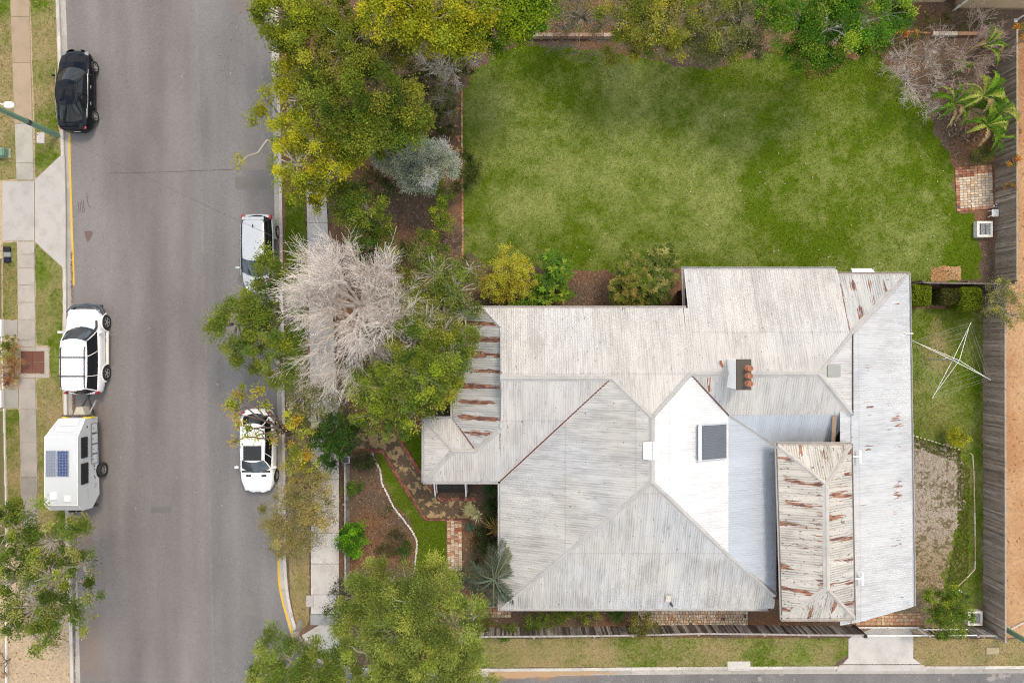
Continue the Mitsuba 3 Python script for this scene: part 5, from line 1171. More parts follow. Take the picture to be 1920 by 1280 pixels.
def foliage(lobes, dens, L, W, pal, rg, clump=.38, droop=0.0, up=.8, gap=.30, inner=.5, flat=.6, jit=.16, outward=.3, kw_big=False):
    """leaves in clumps spread through each lobe of a crown"""
    Cs, Ts, cols, tips = [], [], [], []
    pal = np.array(pal, float) * GAIN
    for c, r, rz in lobes:
        fine = 1.0 if W < .05 or kw_big else 1.75; n = int(DENS * fine * dens * np.pi * r * r); nc = max(6, int(3.3 * (r / clump) ** 2))
        d = unit(rg.normal(size=(nc * 2, 3))); d = d[d[:, 2] > -.45][:nc]
        rad = 1 - inner * rg.random(len(d)) ** 2.0
        P = d * rad[:, None] * [r, r, rz] * (1 + .22 * (meshkit.noise(d * 2.3 + c, 5)[:, None] - .5) * 2) + c
        keep = meshkit.noise(P * .9 / max(clump, .2) * .5, 9) > gap * .9 - .08
        if keep.sum() < 4: keep[:] = True
        P, dd = P[keep], d[keep]
        tips.append(P)
        w = rg.gamma(2.2, size=len(P)); w /= w.sum()
        k = rg.choice(len(P), n, p=w)
        off = rg.normal(size=(n, 3)) * [1, 1, flat] * clump * .43 * rg.uniform(.7, 1.35, len(P))[k][:, None]
        X = P[k] + off; X[:, 2] = np.maximum(X[:, 2], .06)
        young = rg.random((len(P), 1)) ** 3; tone = pal[rg.integers(len(pal), size=len(P))] * rg.uniform(.70, 1.25, (len(P), 1)) * (1 + young * [.5, .42, .15])
        Cs.append(X); cols.append(tone[k] * rg.lognormal(0, jit, (n, 1)))
        Ts.append(unit(rg.normal(size=(n, 3)) * [1, 1, .6] + (dd[k] + unit(off)) * outward * 2) - [0, 0, droop])
    C, t, col = np.vstack(Cs), np.vstack(Ts), np.clip(np.vstack(cols), .002, .58)
    n = len(C)
    if not (W < .05 or kw_big): L, W = L * .74, W * .72
    m = leaf_mesh(C, t, L * rg.uniform(.6, 1.2, n), W * rg.uniform(.7, 1.2, n), up, rg)
    return m, per_leaf(col), tips
def limbs(base, lobes, tips, rg, r0, zf=.42, twig=.016, share=.5, wob=.12):
    P0, P1, R0, R1 = [], [], [], []
    def curve(a, b, ra, rb, n=5):
        a, b = np.array(a), np.array(b); t = np.linspace(0, 1, n + 1)
        p = a + (b - a) * t[:, None]; p[1:-1] += rg.normal(size=(n - 1, 3)) * wob * np.linalg.norm(b - a) * .35
        p[:, 2] += .12 * np.linalg.norm(b - a) * np.sin(np.pi * t)
        rr = ra + (rb - ra) * t
        P0.extend(p[:-1]); P1.extend(p[1:]); R0.extend(rr[:-1]); R1.extend(rr[1:])
    top = np.mean([c for c, _, _ in lobes], 0); fork = np.array([base[0] + (top[0] - base[0]) * .3, base[1] + (top[1] - base[1]) * .3, top[2] * zf])
    curve(base, fork, r0, r0 * .75, 5)
    trunk = sticks(np.array(P0), np.array(P1), np.array(R0), np.array(R1), 8)
    P0.clear(); P1.clear(); R0.clear(); R1.clear()
    for (c, r, rz), tp in zip(lobes, tips):
        hub = c - [0, 0, rz * .45]
        curve(fork, hub, r0 * .6, r0 * .3, 6)
        for q in tp[rg.random(len(tp)) < share]:
            s = hub + (q - hub) * rg.uniform(.0, .25); curve(s, q, max(twig * 1.9, r0 * .16), twig * .5, 4)
    return trunk, sticks(np.array(P0), np.array(P1), np.array(R0), np.array(R1), 5)
BARK, PALE = (.16, .125, .10), (.36, .325, .29)
def tree(name, label, cat, lobes, dens, L, W, pal, base=None, bark=BARK, branch=None, r0=.14, group=None, share=.5, twig=.016, **kw):
    k = thing(name, label, cat, group)
    rg = np.random.default_rng(abs(hash_(label)) % 2 ** 31)
    lw = lobes_world(lobes)
    m, col, tips = foliage(lw, dens, L, W, pal, rg, **kw)
    if base is None: g = np.mean([c for c, _, _ in lw], 0); base = np.array([g[0], g[1], 0])
    else: base = at(*base)
    tr, br = limbs(base, lw, tips, rg, r0, share=share, twig=twig)
    obj('trunk', tr, 'm_piece', k, color=bark); obj('branches', br, 'm_piece', k, color=branch or bark, kind='stuff')
    obj('crown', m, 'm_leaf', k, color=col, kind='stuff')
    return k
def hash_(s):
    h = 7
    for ch in s: h = (h * 131 + ord(ch)) % (2 ** 61 - 1)
    return h
YG = [(.235, .235, .018), (.175, .200, .016), (.135, .165, .018), (.28, .26, .02)]
OL = [(.150, .170, .024), (.120, .145, .020), (.190, .195, .030), (.095, .12, .02)]
DK = [(.078, .115, .016), (.055, .088, .014), (.11, .145, .020), (.14, .165, .026)]
BG = [(.085, .160, .012), (.060, .125, .012), (.12, .19, .014), (.15, .21, .016)]
GG = [(.145, .150, .065), (.12, .125, .05), (.17, .165, .075), (.11, .12, .04)]
TAN = [(.22, .185, .085), (.19, .165, .07), (.26, .215, .10), (.16, .15, .05)]
CAS = [(.172, .205, .045), (.135, .172, .038), (.205, .23, .055), (.10, .135, .03)]
SIL = [(.28, .315, .25), (.24, .28, .22), (.33, .36, .29), (.20, .24, .19)]
GRN = [(.085, .125, .022), (.065, .105, .020), (.11, .15, .026), (.13, .155, .03)]
# --- the belt of trees along the street and top edge
tree('street_tree', 'olive green broad tree at the top edge over the kerb', 'tree', [(530, 25, 52, 6.5), (580, 60, 50, 7), (610, 15, 55, 7), (545, 80, 32, 5.2), (500, -12, 32, 5.5), (565, -25, 50, 6)], 560, .17, .10, OL + YG[1:3], clump=.42, base=(560, 70))
tree('garden_tree', 'bright yellow-green tall tree at the top edge with hanging clumps', 'tree', [(735, 20, 55, 8.5), (800, 35, 62, 9), (862, 45, 52, 8.2), (885, 5, 60, 8.6), (760, -30, 70, 8.5), (880, 88, 22, 6.8), (800, 70, 34, 7.6)], 560, .17, .11, YG + [(.21, .22, .015)], bark=PALE, branch=PALE, r0=.2, clump=.45, gap=.36, base=(800, 60))
tree('garden_tree', 'vivid green leafy tree beside the top left corner of the back lawn', 'tree', [(960, 25, 52, 7.5), (1005, 15, 40, 7.2), (940, 62, 34, 6.2), (985, 55, 26, 6.0), (970, -25, 60, 7.5)], 640, .16, .11, BG + [(.19, .235, .015)], clump=.40, base=(975, 58))
tree('garden_tree', 'khaki tree with pale twigs between the street trees at the upper left', 'tree', [(650, 85, 48, 7.4), (690, 70, 40, 7.0), (665, 125, 34, 6.6), (610, 120, 36, 6.4), (715, 105, 36, 6.4), (745, 90, 26, 6.0), (625, 60, 34, 6.6)], 640, .15, .07, OL + [(.19, .18, .04), (.16, .16, .05)], bark=PALE, branch=PALE, share=.9, twig=.02, clump=.36, gap=.34, base=(680, 110))
tree('garden_tree', 'large dense dark green tree above the silver bush', 'tree', [(700, 170, 62, 8.3), (650, 200, 52, 7.6), (755, 190, 48, 7.6), (715, 226, 50, 7.8), (665, 250, 44, 7.0), (768, 225, 36, 6.8), (700, 275, 26, 6.0), (600, 165, 38, 6.4)], 640, .16, .10, DK + OL[:2] + [(.14, .15, .026)], clump=.42, r0=.2)
tree('street_tree', 'yellow-green tree with a bare white branch along the upper right kerb', 'tree', [(548, 140, 36, 5.6), (560, 185, 44, 6.4), (545, 240, 36, 6.2), (585, 270, 46, 6.8), (555, 305, 44, 6.4), (625, 312, 40, 6.4), (575, 352, 34, 5.6), (660, 285, 28, 6.0), (484, 212, 16, 5.2), (500, 180, 12, 5.2), (450, 303, 7, 5.0), (470, 225, 8, 5.0), (590, 380, 16, 4.4)], 470, .16, .09, YG + [(.20, .20, .02), (.12, .14, .02)], bark=PALE, branch=(.40, .37, .32), share=.8, twig=.022, clump=.36, gap=.42, base=(552, 250))
tree('garden_tree', 'shaded green tree between the silver bush and the bare pinkish tree', 'tree', [(650, 365, 34, 4.8), (690, 392, 38, 5.2), (675, 430, 34, 4.8), (715, 430, 28, 4.2), (640, 395, 22, 4.0)], 620, .14, .08, DK + [(.05, .09, .03), (.12, .145, .03)], branch=PALE, clump=.34)
tree('silver_bush', 'rounded silver-grey bush above the garden bed', 'bush', [(751, 287, 44, 4.0), (791, 305, 44, 4.2), (731, 272, 26, 3.4), (823, 299, 26, 3.4), (773, 332, 28, 3.5), (766, 267, 26, 3.6), (711, 287, 16, 2.8), (841, 312, 14, 2.8), (801, 342, 16, 3)], 2000, .17, .034, SIL, clump=.34, outward=1.3, up=.2, gap=.1, jit=.13, branch=(.3, .3, .27))
tree('street_tree', 'green street tree reaching over the road beside the bare pinkish tree', 'tree', [(440, 608, 46, 6.0), (478, 578, 40, 6.2), (495, 625, 44, 6.4), (470, 660, 32, 5.2), (505, 520, 32, 5.0), (540, 500, 24, 4.6), (520, 690, 36, 5.2), (410, 590, 18, 5.2), (500, 480, 20, 4.2)], 560, .15, .085, GRN + OL[:2], clump=.38, gap=.36, base=(556, 600))
tree('garden_tree', 'green tree leaning over the north-west corner of the iron roof', 'tree', [(815, 515, 46, 5.8), (855, 545, 40, 5.8), (870, 590, 34, 5.4), (830, 590, 40, 5.6), (790, 545, 36, 5.2), (880, 505, 22, 4.6), (800, 480, 26, 4.4)], 330, .15, .07, GRN + GG[:2] + OL[:1], branch=(.45, .41, .36), share=1.0, twig=.02, clump=.36, gap=.36)
tree('garden_tree', 'large bright green tree below the bare pinkish tree, touching the rusty verandah roof', 'tree', [(735, 735, 56, 6.8), (785, 700, 54, 7.2), (830, 670, 46, 6.8), (770, 650, 44, 6.8), (860, 640, 34, 6.2), (700, 775, 36, 5.6), (770, 765, 38, 5.8), (825, 725, 34, 6.0), (685, 720, 36, 5.6), (740, 795, 26, 4.8), (850, 690, 30, 6.0)], 480, .15, .085, GRN + [(.12, .165, .018), (.16, .19, .025), (.19, .2, .03)], branch=PALE, clump=.38, gap=.34, r0=.2)
tree('garden_tree', 'olive tree with dry twigs right of the bare pinkish tree', 'tree', [(795, 600, 40, 6.4), (775, 560, 34, 6.0), (830, 625, 34, 6.2), (765, 625, 34, 6.2), (740, 520, 26, 5.0), (800, 650, 26, 6.4), (735, 480, 20, 4.8)], 300, .14, .06, OL + [(.2, .18, .06)], bark=PALE, branch=(.38, .34, .29), share=1.0, twig=.02, clump=.34, gap=.4)
tree('street_tree', 'pale grey-green feathery street tree over the footpath', 'tree', [(600, 750, 40, 4.4), (565, 740, 32, 4.2), (625, 740, 26, 4.2), (575, 775, 24, 3.8), (545, 715, 26, 4.2), (612, 780, 20, 3.6)], 330, .15, .035, GG + [(.30, .30, .22)], branch=(.33, .3, .25), clump=.36, gap=.3, r0=.09, base=(560, 748))
tree('garden_tree', 'glossy dark green small tree overhanging the footpath and mailbox', 'tree', [(632, 800, 30, 4.0), (612, 820, 26, 3.8), (645, 830, 28, 4.0), (625, 850, 24, 3.5), (655, 800, 22, 3.6), (605, 800, 16, 3.2), (618, 868, 12, 3.0)], 420, .19, .09, [(.030, .062, .014), (.042, .085, .015), (.07, .13, .02), (.025, .05, .014)], clump=.30, gap=.2, r0=.08)
SC = [(.30, .27, .03), (.20, .22, .03), (.36, .22, .03), (.24, .25, .035)]
tree('street_tree', 'sparse yellow and orange leaved street tree over the white hatchback', 'tree', [(432, 752, 17, 4.6), (453, 738, 14, 4.4), (482, 740, 13, 4.4), (441, 776, 8, 4.0), (497, 757, 10, 4.2), (540, 785, 12, 4.6), (463, 810, 11, 4.4), (480, 818, 8, 4.2), (509, 820, 10, 4.4), (556, 800, 17, 4.6), (554, 830, 11, 4.0), (445, 798, 8, 4.2), (440, 828, 8, 4.0), (566, 845, 19, 3.6), (546, 870, 14, 3.4), (596, 805, 12, 3.4), (576, 815, 11, 3.8), (581, 870, 19, 3.2), (556, 905, 12, 2.8)], 250, .17, .10, SC + [(.16, .19, .03)], base=(553, 800), branch=(.17, .13, .11), bark=(.12, .09, .08), share=.6, twig=.02, clump=.28, gap=.25, r0=.09)
tree('street_tree', 'tan feathery tree beside the lower right kerb', 'tree', [(545, 955, 42, 4.2), (580, 930, 44, 4.0), (530, 1000, 34, 3.8), (575, 985, 42, 4.0), (510, 965, 28, 3.8), (610, 960, 26, 3.6), (560, 895, 34, 3.4), (545, 1020, 22, 3.2), (600, 900, 22, 3.2)], 640, .14, .034, TAN + [(.2, .18, .07)], branch=(.26, .22, .18), clump=.36, gap=.28, up=.4, r0=.08, base=(557, 960))
tree('street_tree', 'thin bare-branched green tree over the lower left kerb and footpath', 'tree', [(35, 1000, 48, 5.4), (90, 1020, 48, 5.6), (30, 1080, 50, 5.8), (95, 1085, 44, 5.8), (60, 1140, 48, 5.6), (20, 1160, 36, 5.2), (140, 1000, 32, 5.2), (160, 980, 22, 5.0), (120, 1140, 36, 5.2), (150, 1060, 30, 5.0), (90, 1190, 26, 4.8), (165, 1110, 24, 4.8), (60, 965, 30, 5.0), (70, 1222, 12, 4.2), (160, 1170, 16, 4.6), (10, 965, 30, 5)], 290, .17, .085, [(.075, .115, .018), (.10, .14, .022), (.14, .165, .03), (.18, .185, .06), (.06, .09, .018)], bark=(.30, .27, .23), branch=(.33, .295, .25), share=1.0, twig=.022, clump=.34, gap=.44, r0=.13, base=(95, 1045))
tree('casuarina', 'huge feathery olive tree at the bottom edge left of the house', 'tree', [(790, 1150, 62, 8.2), (850, 1180, 58, 8.4), (740, 1190, 60, 8.0), (700, 1120, 42, 6.6), (845, 1110, 40, 7.2), (800, 1225, 62, 8.2), (870, 1235, 42, 7.6), (700, 1240, 60, 7.8), (760, 1265, 62, 8), (660, 1160, 36, 6.2), (680, 1080, 26, 5.0), (760, 1085, 30, 6.0), (890, 1150, 24, 6.6), (660, 1120, 28, 5.2), (840, 1290, 60, 7.8), (900, 1275, 26, 6.6), (720, 1080, 26, 5.2), (815, 1080, 30, 6.2), (730, 1150, 46, 7.2)], 1050, .17, .040, CAS, branch=(.35, .31, .27), bark=PALE, clump=.42, up=.3, gap=.36, outward=.6, share=.55, twig=.02, r0=.22, base=(790, 1120))
tree('casuarina', 'feathery green tree over the bottom left street corner', 'tree', [(545, 1245, 44, 6.8), (600, 1260, 48, 7.0), (515, 1225, 34, 6.0), (500, 1262, 32, 6.0), (560, 1290, 50, 6.8), (640, 1275, 40, 6.8), (585, 1215, 22, 5.4), (510, 1185, 16, 5.4), (650, 1230, 26, 6)], 950, .16, .042, CAS + GRN[:2], branch=(.35, .31, .27), bark=PALE, clump=.38, up=.3, gap=.38, outward=.6, r0=.18, base=(563, 1166))
tree('tree', 'leggy fine-leaved tree rising through the wattle beside the front fence', 'tree', [(640, 1120, 22, 4.0), (625, 1140, 16, 3.8), (640, 1090, 12, 3.4)], 260, .14, .05, [(.05, .055, .03), (.07, .075, .035), (.11, .12, .05)], clump=.26, gap=.35, r0=.06, base=(668, 1105))
# --- top edge
tree('scrub_tree', 'grey twiggy scrub tree behind the pinkish block wall', 'tree', [(1050, 25, 40, 4.2), (1095, 30, 40, 4.4), (1130, 45, 26, 3.6), (1060, 55, 26, 3.2), (1080, -15, 50, 4.4)], 170, .13, .04, [(.11, .12, .04), (.15, .14, .06)], bark=(.26, .23, .20), branch=(.27, .235, .20), share=1.0, twig=.022, clump=.34, gap=.3, base=(1075, 45))
tree('wattle', 'yellowish fine-leaved tree overhanging the top of the back lawn', 'tree', [(1165, 40, 40, 5.4), (1205, 25, 46, 6.0), (1250, 40, 46, 6.2), (1280, 20, 40, 6.0), (1230, 85, 34, 4.8), (1175, 85, 28, 4.2), (1220, -20, 60, 6), (1280, 80, 28, 4.6), (1150, 105, 18, 3.0)], 800, .14, .042, OL + [(.21, .20, .035), (.24, .22, .03), (.16, .15, .05)], branch=(.28, .25, .21), clump=.36, gap=.36, up=.4, share=.7, base=(1210, 52))
tree('wattle', 'grey-olive fine-leaved tree at the middle of the top edge', 'tree', [(1340, 45, 46, 5.8), (1390, 40, 46, 6.0), (1365, 90, 36, 4.8), (1325, 100, 26, 4.0), (1400, 90, 28, 4.4), (1310, 65, 30, 5), (1360, -20, 60, 6), (1430, 20, 30, 5.4)], 800, .14, .040, GG + OL[:2], branch=(.30, .275, .235), clump=.36, gap=.34, up=.4, share=.7, base=(1365, 52))
tree('garden_tree', 'wide fresh green tree over the top of the back lawn above the banana plants', 'tree', [(1500, 35, 52, 7.2), (1560, 45, 56, 7.6), (1620, 40, 50, 7.4), (1665, 20, 42, 6.8), (1530, 85, 42, 6.4), (1590, 95, 36, 6.0), (1470, 60, 36, 6.2), (1500, 110, 26, 5.4), (1640, 75, 26, 5.6), (1560, -20, 60, 7.4), (1690, 25, 22, 6.0), (1455, 20, 36, 6.4), (1540, 120, 20, 5)], 520, .15, .085, [(.060, .135, .014), (.045, .105, .014), (.085, .165, .018), (.12, .175, .02)], branch=(.36, .34, .32), clump=.38, gap=.34, share=.35, base=(1560, 66))
# --- shrubs
def shrub(label, lobes, dens, L, W, pal, name='shrub', cat='shrub', **kw):
    kw.setdefault('r0', .05); kw.setdefault('clump', .24); kw.setdefault('gap', .2); kw.setdefault('twig', .01); kw.setdefault('share', .4)
    return tree(name, label, cat, lobes, dens, L, W, pal, **kw)
shrub('golden yellow bush on the left behind the house', [(945, 515, 36, 2.4), (975, 525, 28, 2.2), (925, 540, 24, 1.9), (950, 478, 18, 1.8), (955, 550, 26, 1.8), (980, 500, 16, 2.0)], 900, .11, .06, [(.40, .33, .035), (.33, .29, .04), (.25, .24, .04), (.45, .38, .05)])
shrub('feathery grey-green shrub with pale twigs by the top left of the back lawn', [(835, 155, 24, 2.6), (825, 185, 20, 2.2), (850, 175, 18, 2.0), (840, 210, 16, 1.6)], 330, .15, .03, GG, branch=(.36, .32, .27), share=1.0, twig=.014)
shrub('dark shrub overlapping the brick edging beside the silver bush', [(885, 310, 20, 1.5), (870, 335, 18, 1.3), (890, 335, 16, 1.2), (868, 290, 12, 1.1)], 650, .10, .06, [(.05, .07, .018), (.08, .09, .025), (.035, .05, .015)])
shrub('light green shrub below the silver bush', [(835, 375, 18, 1.5), (825, 400, 18, 1.6), (838, 425, 16, 1.4), (815, 445, 15, 1.2), (830, 350, 12, 1.3)], 620, .12, .06, [(.13, .19, .02), (.17, .22, .025), (.09, .14, .02)])
shrub('mid green shrub at the left end of the back lawn edging', [(800, 455, 24, 1.8), (822, 470, 18, 1.6), (775, 470, 18, 1.6)], 560, .12, .06, GRN)
shrub('low spreading green plant near the front fence', [(662, 915, 12, .7), (675, 908, 10, .6), (655, 925, 10, .6)], 700, .15, .05, [(.10, .17, .03), (.07, .12, .025), (.14, .2, .04)])
shrub('dark clipped round bush beside the top of the stone edging', [(684, 860, 17, 1.0), (694, 866, 12, .9), (677, 866, 12, .9)], 1500, .09, .03, [(.04, .055, .022), (.055, .07, .03), (.03, .042, .02)])
shrub('bright glossy green round shrub by the front fence', [(657, 1003, 22, 1.8), (668, 992, 16, 1.7), (645, 1012, 17, 1.6), (662, 1024, 18, 1.6), (674, 1010, 12, 1.6)], 620, .15, .10, [(.07, .17, .012), (.10, .23, .015), (.04, .10, .012), (.13, .27, .02)])
shrub('dull brownish low bush in the middle of the mulch bed', [(735, 1020, 22, .8), (748, 1010, 16, .7), (725, 1030, 14, .6)], 500, .09, .05, [(.075, .068, .03), (.10, .085, .04), (.06, .06, .025)])
shrub('dark green plant at the edge of the brownish bush', [(762, 1030, 13, .9), (755, 1042, 9, .8)], 700, .12, .05, [(.04, .08, .02), (.06, .10, .025)])
shrub('small twiggy plant halfway down the stone edging', [(727, 955, 11, .5), (720, 962, 8, .4)], 250, .09, .04, [(.07, .09, .03), (.10, .10, .05)], branch=(.35, .27, .2), share=1)
shrub('round olive bush growing through the grey paling fence', [(1207, 1165, 22, 1.9), (1215, 1178, 16, 1.7), (1198, 1178, 16, 1.7)], 950, .08, .04, [(.105, .105, .025), (.085, .09, .02), (.13, .125, .035)])
for i, (x, y) in enumerate(((1000, 1165), (1040, 1162), (1060, 1150), (1105, 1158), (905, 1170), (950, 1185))):
    shrub(('low leafy plant in the narrow south bed, nearest the palm', 'low leafy plant in the south bed, second from the palm', 'low leafy plant in the south bed against the roof edge', 'yellowish low plant in the south bed left of the spiky plant', 'dark plant at the fence below the palm', 'green bush spilling over the fence foot below the palm')[i], [(x, y, 16, .9), (x + 10, y - 6, 11, .8), (x - 9, y + 5, 10, .7)], 520, .11, .05, [GRN, GRN, DK, [(.17, .19, .03), (.12, .14, .025)], DK, GRN][i])
shrub('bushy green shrub in the south-east corner beside the pale air conditioner', [(1775, 1140, 30, 2.6), (1795, 1120, 22, 2.4), (1755, 1135, 24, 2.2), (1790, 1165, 26, 2.4), (1765, 1170, 24, 2.2), (1745, 1115, 16, 1.8), (1812, 1150, 16, 2.0)], 560, .15, .05, [(.075, .125, .018), (.105, .155, .02), (.15, .19, .025), (.05, .085, .018)])
shrub('small round yellow-green bush in the side yard', [(1797, 815, 18, 1.0), (1803, 822, 12, .9), (1791, 822, 12, .9)], 1500, .085, .055, [(.22, .23, .02), (.18, .19, .02), (.28, .28, .03)])
shrub('straggly grey-green shrub hanging over the tall fence', [(1880, 570, 28, 2.8), (1898, 590, 24, 2.8), (1870, 545, 22, 2.4), (1900, 545, 20, 2.6), (1860, 575, 18, 2.2)], 290, .13, .05, [(.12, .125, .05), (.16, .16, .06), (.20, .20, .05)], branch=(.30, .27, .22), share=.9)
shrub('small dark green tuft of leaves beside the brick pad and banana plants', [(1842, 285, 18, 1.0), (1852, 292, 12, .9), (1832, 292, 11, .8)], 900, .10, .025, [(.07, .095, .02), (.10, .12, .03), (.05, .07, .015)])
shrub('brown-leaved shrub on the left footpath edge, upper half green', [(12, 642, 12, .9), (20, 655, 14, .9), (8, 665, 10, .8)], 500, .16, .05, [(.12, .14, .025), (.18, .18, .03), (.08, .10, .02)])
shrub('dark red and brown leaved shrub on the left footpath edge', [(28, 655, 9, .8), (32, 680, 10, .8), (20, 690, 12, .8), (10, 680, 10, .9), (25, 710, 11, .6), (12, 712, 10, .6), (2, 690, 9, 1.0)], 560, .13, .06, [(.20, .10, .045), (.26, .16, .07), (.10, .045, .035), (.32, .22, .10)])
shrub('rusty leaved plant at the lower left edge', [(3, 1245, 8, .8), (6, 1262, 7, .7), (2, 1225, 7, .7)], 400, .12, .05, [(.28, .15, .07), (.2, .12, .06)])
for lab, lobes_ in (('orange flowering plant beside the pale concrete sleeper', [(1683, 57, 12, .8), (1697, 60, 9, .7), (1672, 58, 8, .6), (1715, 64, 7, .5)]), ('orange flowering plant at the top end of the fence', [(1912, 50, 8, 1.7), (1914, 66, 7, 1.6)]), ('orange flowers hanging over the fence beside the brick pad', [(1904, 297, 7, 1.8), (1900, 308, 6, 1.7)]), ('small orange flowers on the fence below the brick pad top', [(1886, 347, 4, 1.2), (1897, 349, 4, 1.5)])):
    shrub(lab, lobes_, 700, .09, .07, [(.60, .17, .02), (.66, .22, .03), (.5, .12, .02), (.10, .12, .03)], name='flowering_plant', cat='flowers', clump=.14)
shrub('dark groundcover under the palms beside the brick path', [(915, 985, 20, 1.1), (905, 1010, 18, .9), (925, 1020, 18, 1.2), (918, 960, 16, 1.2), (900, 1040, 16, .8), (895, 1000, 12, .6)], 520, .13, .04, [(.035, .055, .018), (.05, .075, .025), (.03, .04, .015)])
shrub('low thorny plants at the foot of the brick path', [(860, 1075, 14, .6), (885, 1062, 14, .7), (875, 1082, 14, .6), (905, 1065, 12, .8)], 300, .12, .03, [(.10, .11, .05), (.15, .14, .08), (.07, .08, .03)], branch=(.3, .25, .2), share=.9)
shrub('dark groundcover below the bare scrub at the top right', [(1660, 75, 26, .7), (1640, 85, 20, .6), (1690, 85, 24, .5), (1740, 45, 24, .4), (1790, 40, 26, .4), (1840, 40, 26, .4)], 180, .12, .05, [(.07, .085, .025), (.11, .11, .04)])
shrub('dark understorey shrubs in the garden bed below the large dense tree', [(820, 110, 26, 1.8), (800, 150, 24, 1.6), (825, 230, 20, 1.4), (815, 270, 18, 1.3), (700, 340, 26, 2.0), (725, 355, 22, 1.8), (850, 115, 24, 1.6), (880, 125, 18, 1.0), (830, 190, 24, 1.4), (790, 120, 26, 2.0), (845, 250, 14, 1.0), (850, 355, 14, 1.0), (740, 125, 34, 3.0), (690, 140, 30, 3.0), (600, 230, 30, 2.6), (610, 280, 26, 2.4), (620, 170, 26, 2.4)], 420, .13, .06, [(.05, .07, .02), (.075, .09, .03), (.035, .05, .015), (.10, .10, .045)])
shrub('shaded green shrubs between the bare pinkish tree and the house', [(760, 690, 30, 2.4), (720, 660, 30, 2.4), (800, 640, 26, 2.4), (700, 620, 26, 2.0), (735, 560, 26, 2.2), (760, 480, 24, 1.8), (690, 480, 26, 2.4), (660, 690, 24, 2.2), (860, 520, 26, 2.0), (850, 560, 24, 2.0)], 420, .13, .06, [(.06, .085, .02), (.085, .11, .03), (.04, .06, .016), (.12, .13, .05)])
# clipped hedges: leafy rounded boxes
def hedge(label, x0, y0, x1, y1, zt, pal, cat='hedge'):
    k = thing('hedge', label, cat); a, b = at(x0, y1, zt * .8), at(x1, y0, zt * .8); c = (a + b) / 2; c[2] = zt / 2; h = (b - a) / 2; h[2] = zt / 2
    rg = np.random.default_rng(hash_(label) % 2 ** 31); n = 11000
    p = rg.uniform(-1, 1, size=(n, 3)); q = p / (np.abs(p) ** 6).sum(1, keepdims=True) ** (1 / 6)
    X = c + q * h * (1 - .16 * rg.random((n, 1)) ** 1.5) * (1 + .10 * (meshkit.noise(q * 3.1 + c, 3)[:, None] - .5)); X = X[X[:, 2] > .08]
    col = np.array(pal)[rg.integers(len(pal), size=len(X))] * (.75 + .5 * meshkit.noise(X * 2.6, 4)[:, None]) * rg.lognormal(0, .15, (len(X), 1))
    obj('stems', sticks(np.column_stack([c[0] + rg.uniform(-.7, .7, 60) * h[0], c[1] + rg.uniform(-.7, .7, 60) * h[1], np.zeros(60)]), np.column_stack([c[0] + rg.uniform(-.9, .9, 60) * h[0], c[1] + rg.uniform(-.9, .9, 60) * h[1], np.full(60, zt * .9)]), .015, .006, 4), 'm_piece', k, color=(.06, .048, .036), kind='stuff')
    obj('crown', leaf_mesh(X, rg.normal(size=(len(X), 3)), .10 * rg.uniform(.7, 1.3, len(X)), .06, .6, rg), 'm_leaf', k, color=per_leaf(col), kind='stuff')
HG = [(.20, .25, .02), (.16, .21, .018), (.26, .30, .03), (.11, .155, .016)]
hedge('clipped square hedge against the east gutter, first of three', 1706, 534, 1744, 574, 1.3, HG); hedge('middle clipped hedge of the row, thin and brownish', 1762, 540, 1802, 571, 1.1, [(.11, .11, .03), (.085, .09, .025), (.14, .14, .04)]); hedge('clipped square hedge nearest the tall fence', 1798, 538, 1839, 583, 1.4, HG)
# whorled leafy bushes behind the house
def rosettes(name, label, cat, spots, nl, L, W, pal, tilt=(.1, .7), pitch_=.0, group=None, rim=None, stem=True, bent=.25):
    """leaves standing in whorls: each whorl at a point, its leaves fanning out round it"""
    k = thing(name, label, cat, group); rg = np.random.default_rng(hash_(label) % 2 ** 31)
    V, F, CC, n0 = [], [], [], 0
    for (c, s) in spots:
        ax = unit(np.array([rg.normal() * .35, rg.normal() * .35, 1.0])); tone = np.array(pal[rg.integers(len(pal))]) * rg.uniform(.8, 1.2)
        a = unit(np.cross(ax, [1, 0, .1])); b = np.cross(ax, a)
        for i in range(nl):
            t = i * 2.399 + rg.uniform(-.2, .2); e = rg.uniform(*tilt); d = (a * math.cos(t) + b * math.sin(t)) * math.cos(e) + ax * math.sin(e)
            side = unit(np.cross(d, ax)); l = L * s * rg.uniform(.75, 1.15); w = W * s
            m = c + d * l * .5; tip = c + d * l - np.array([0, 0, bent * l])
            nrm = np.cross(side, d) * w * .18
            V += [c, m + side * w / 2 + nrm, m, m - side * w / 2 + nrm, tip]; F += [[n0, n0 + 1, n0 + 2], [n0, n0 + 2, n0 + 3], [n0 + 1, n0 + 4, n0 + 2], [n0 + 2, n0 + 4, n0 + 3]]; n0 += 5
            CC += [tone * rg.uniform(.85, 1.15)] * 5
    obj('leaves', (np.array(V), np.array(F)), 'm_leaf', k, color=np.clip(np.array(CC), 0, .9), kind='stuff')
    if stem:
        c0 = np.mean([c for c, _ in spots], 0); P = np.array([c for c, _ in spots]); S0 = np.column_stack([c0[0] + (P[:, 0] - c0[0]) * .3, c0[1] + (P[:, 1] - c0[1]) * .3, np.zeros(len(P))])
        obj('stems', sticks(S0, P, .03, .015, 5), 'm_piece', k, color=(.20, .165, .12), kind='stuff')
    return k
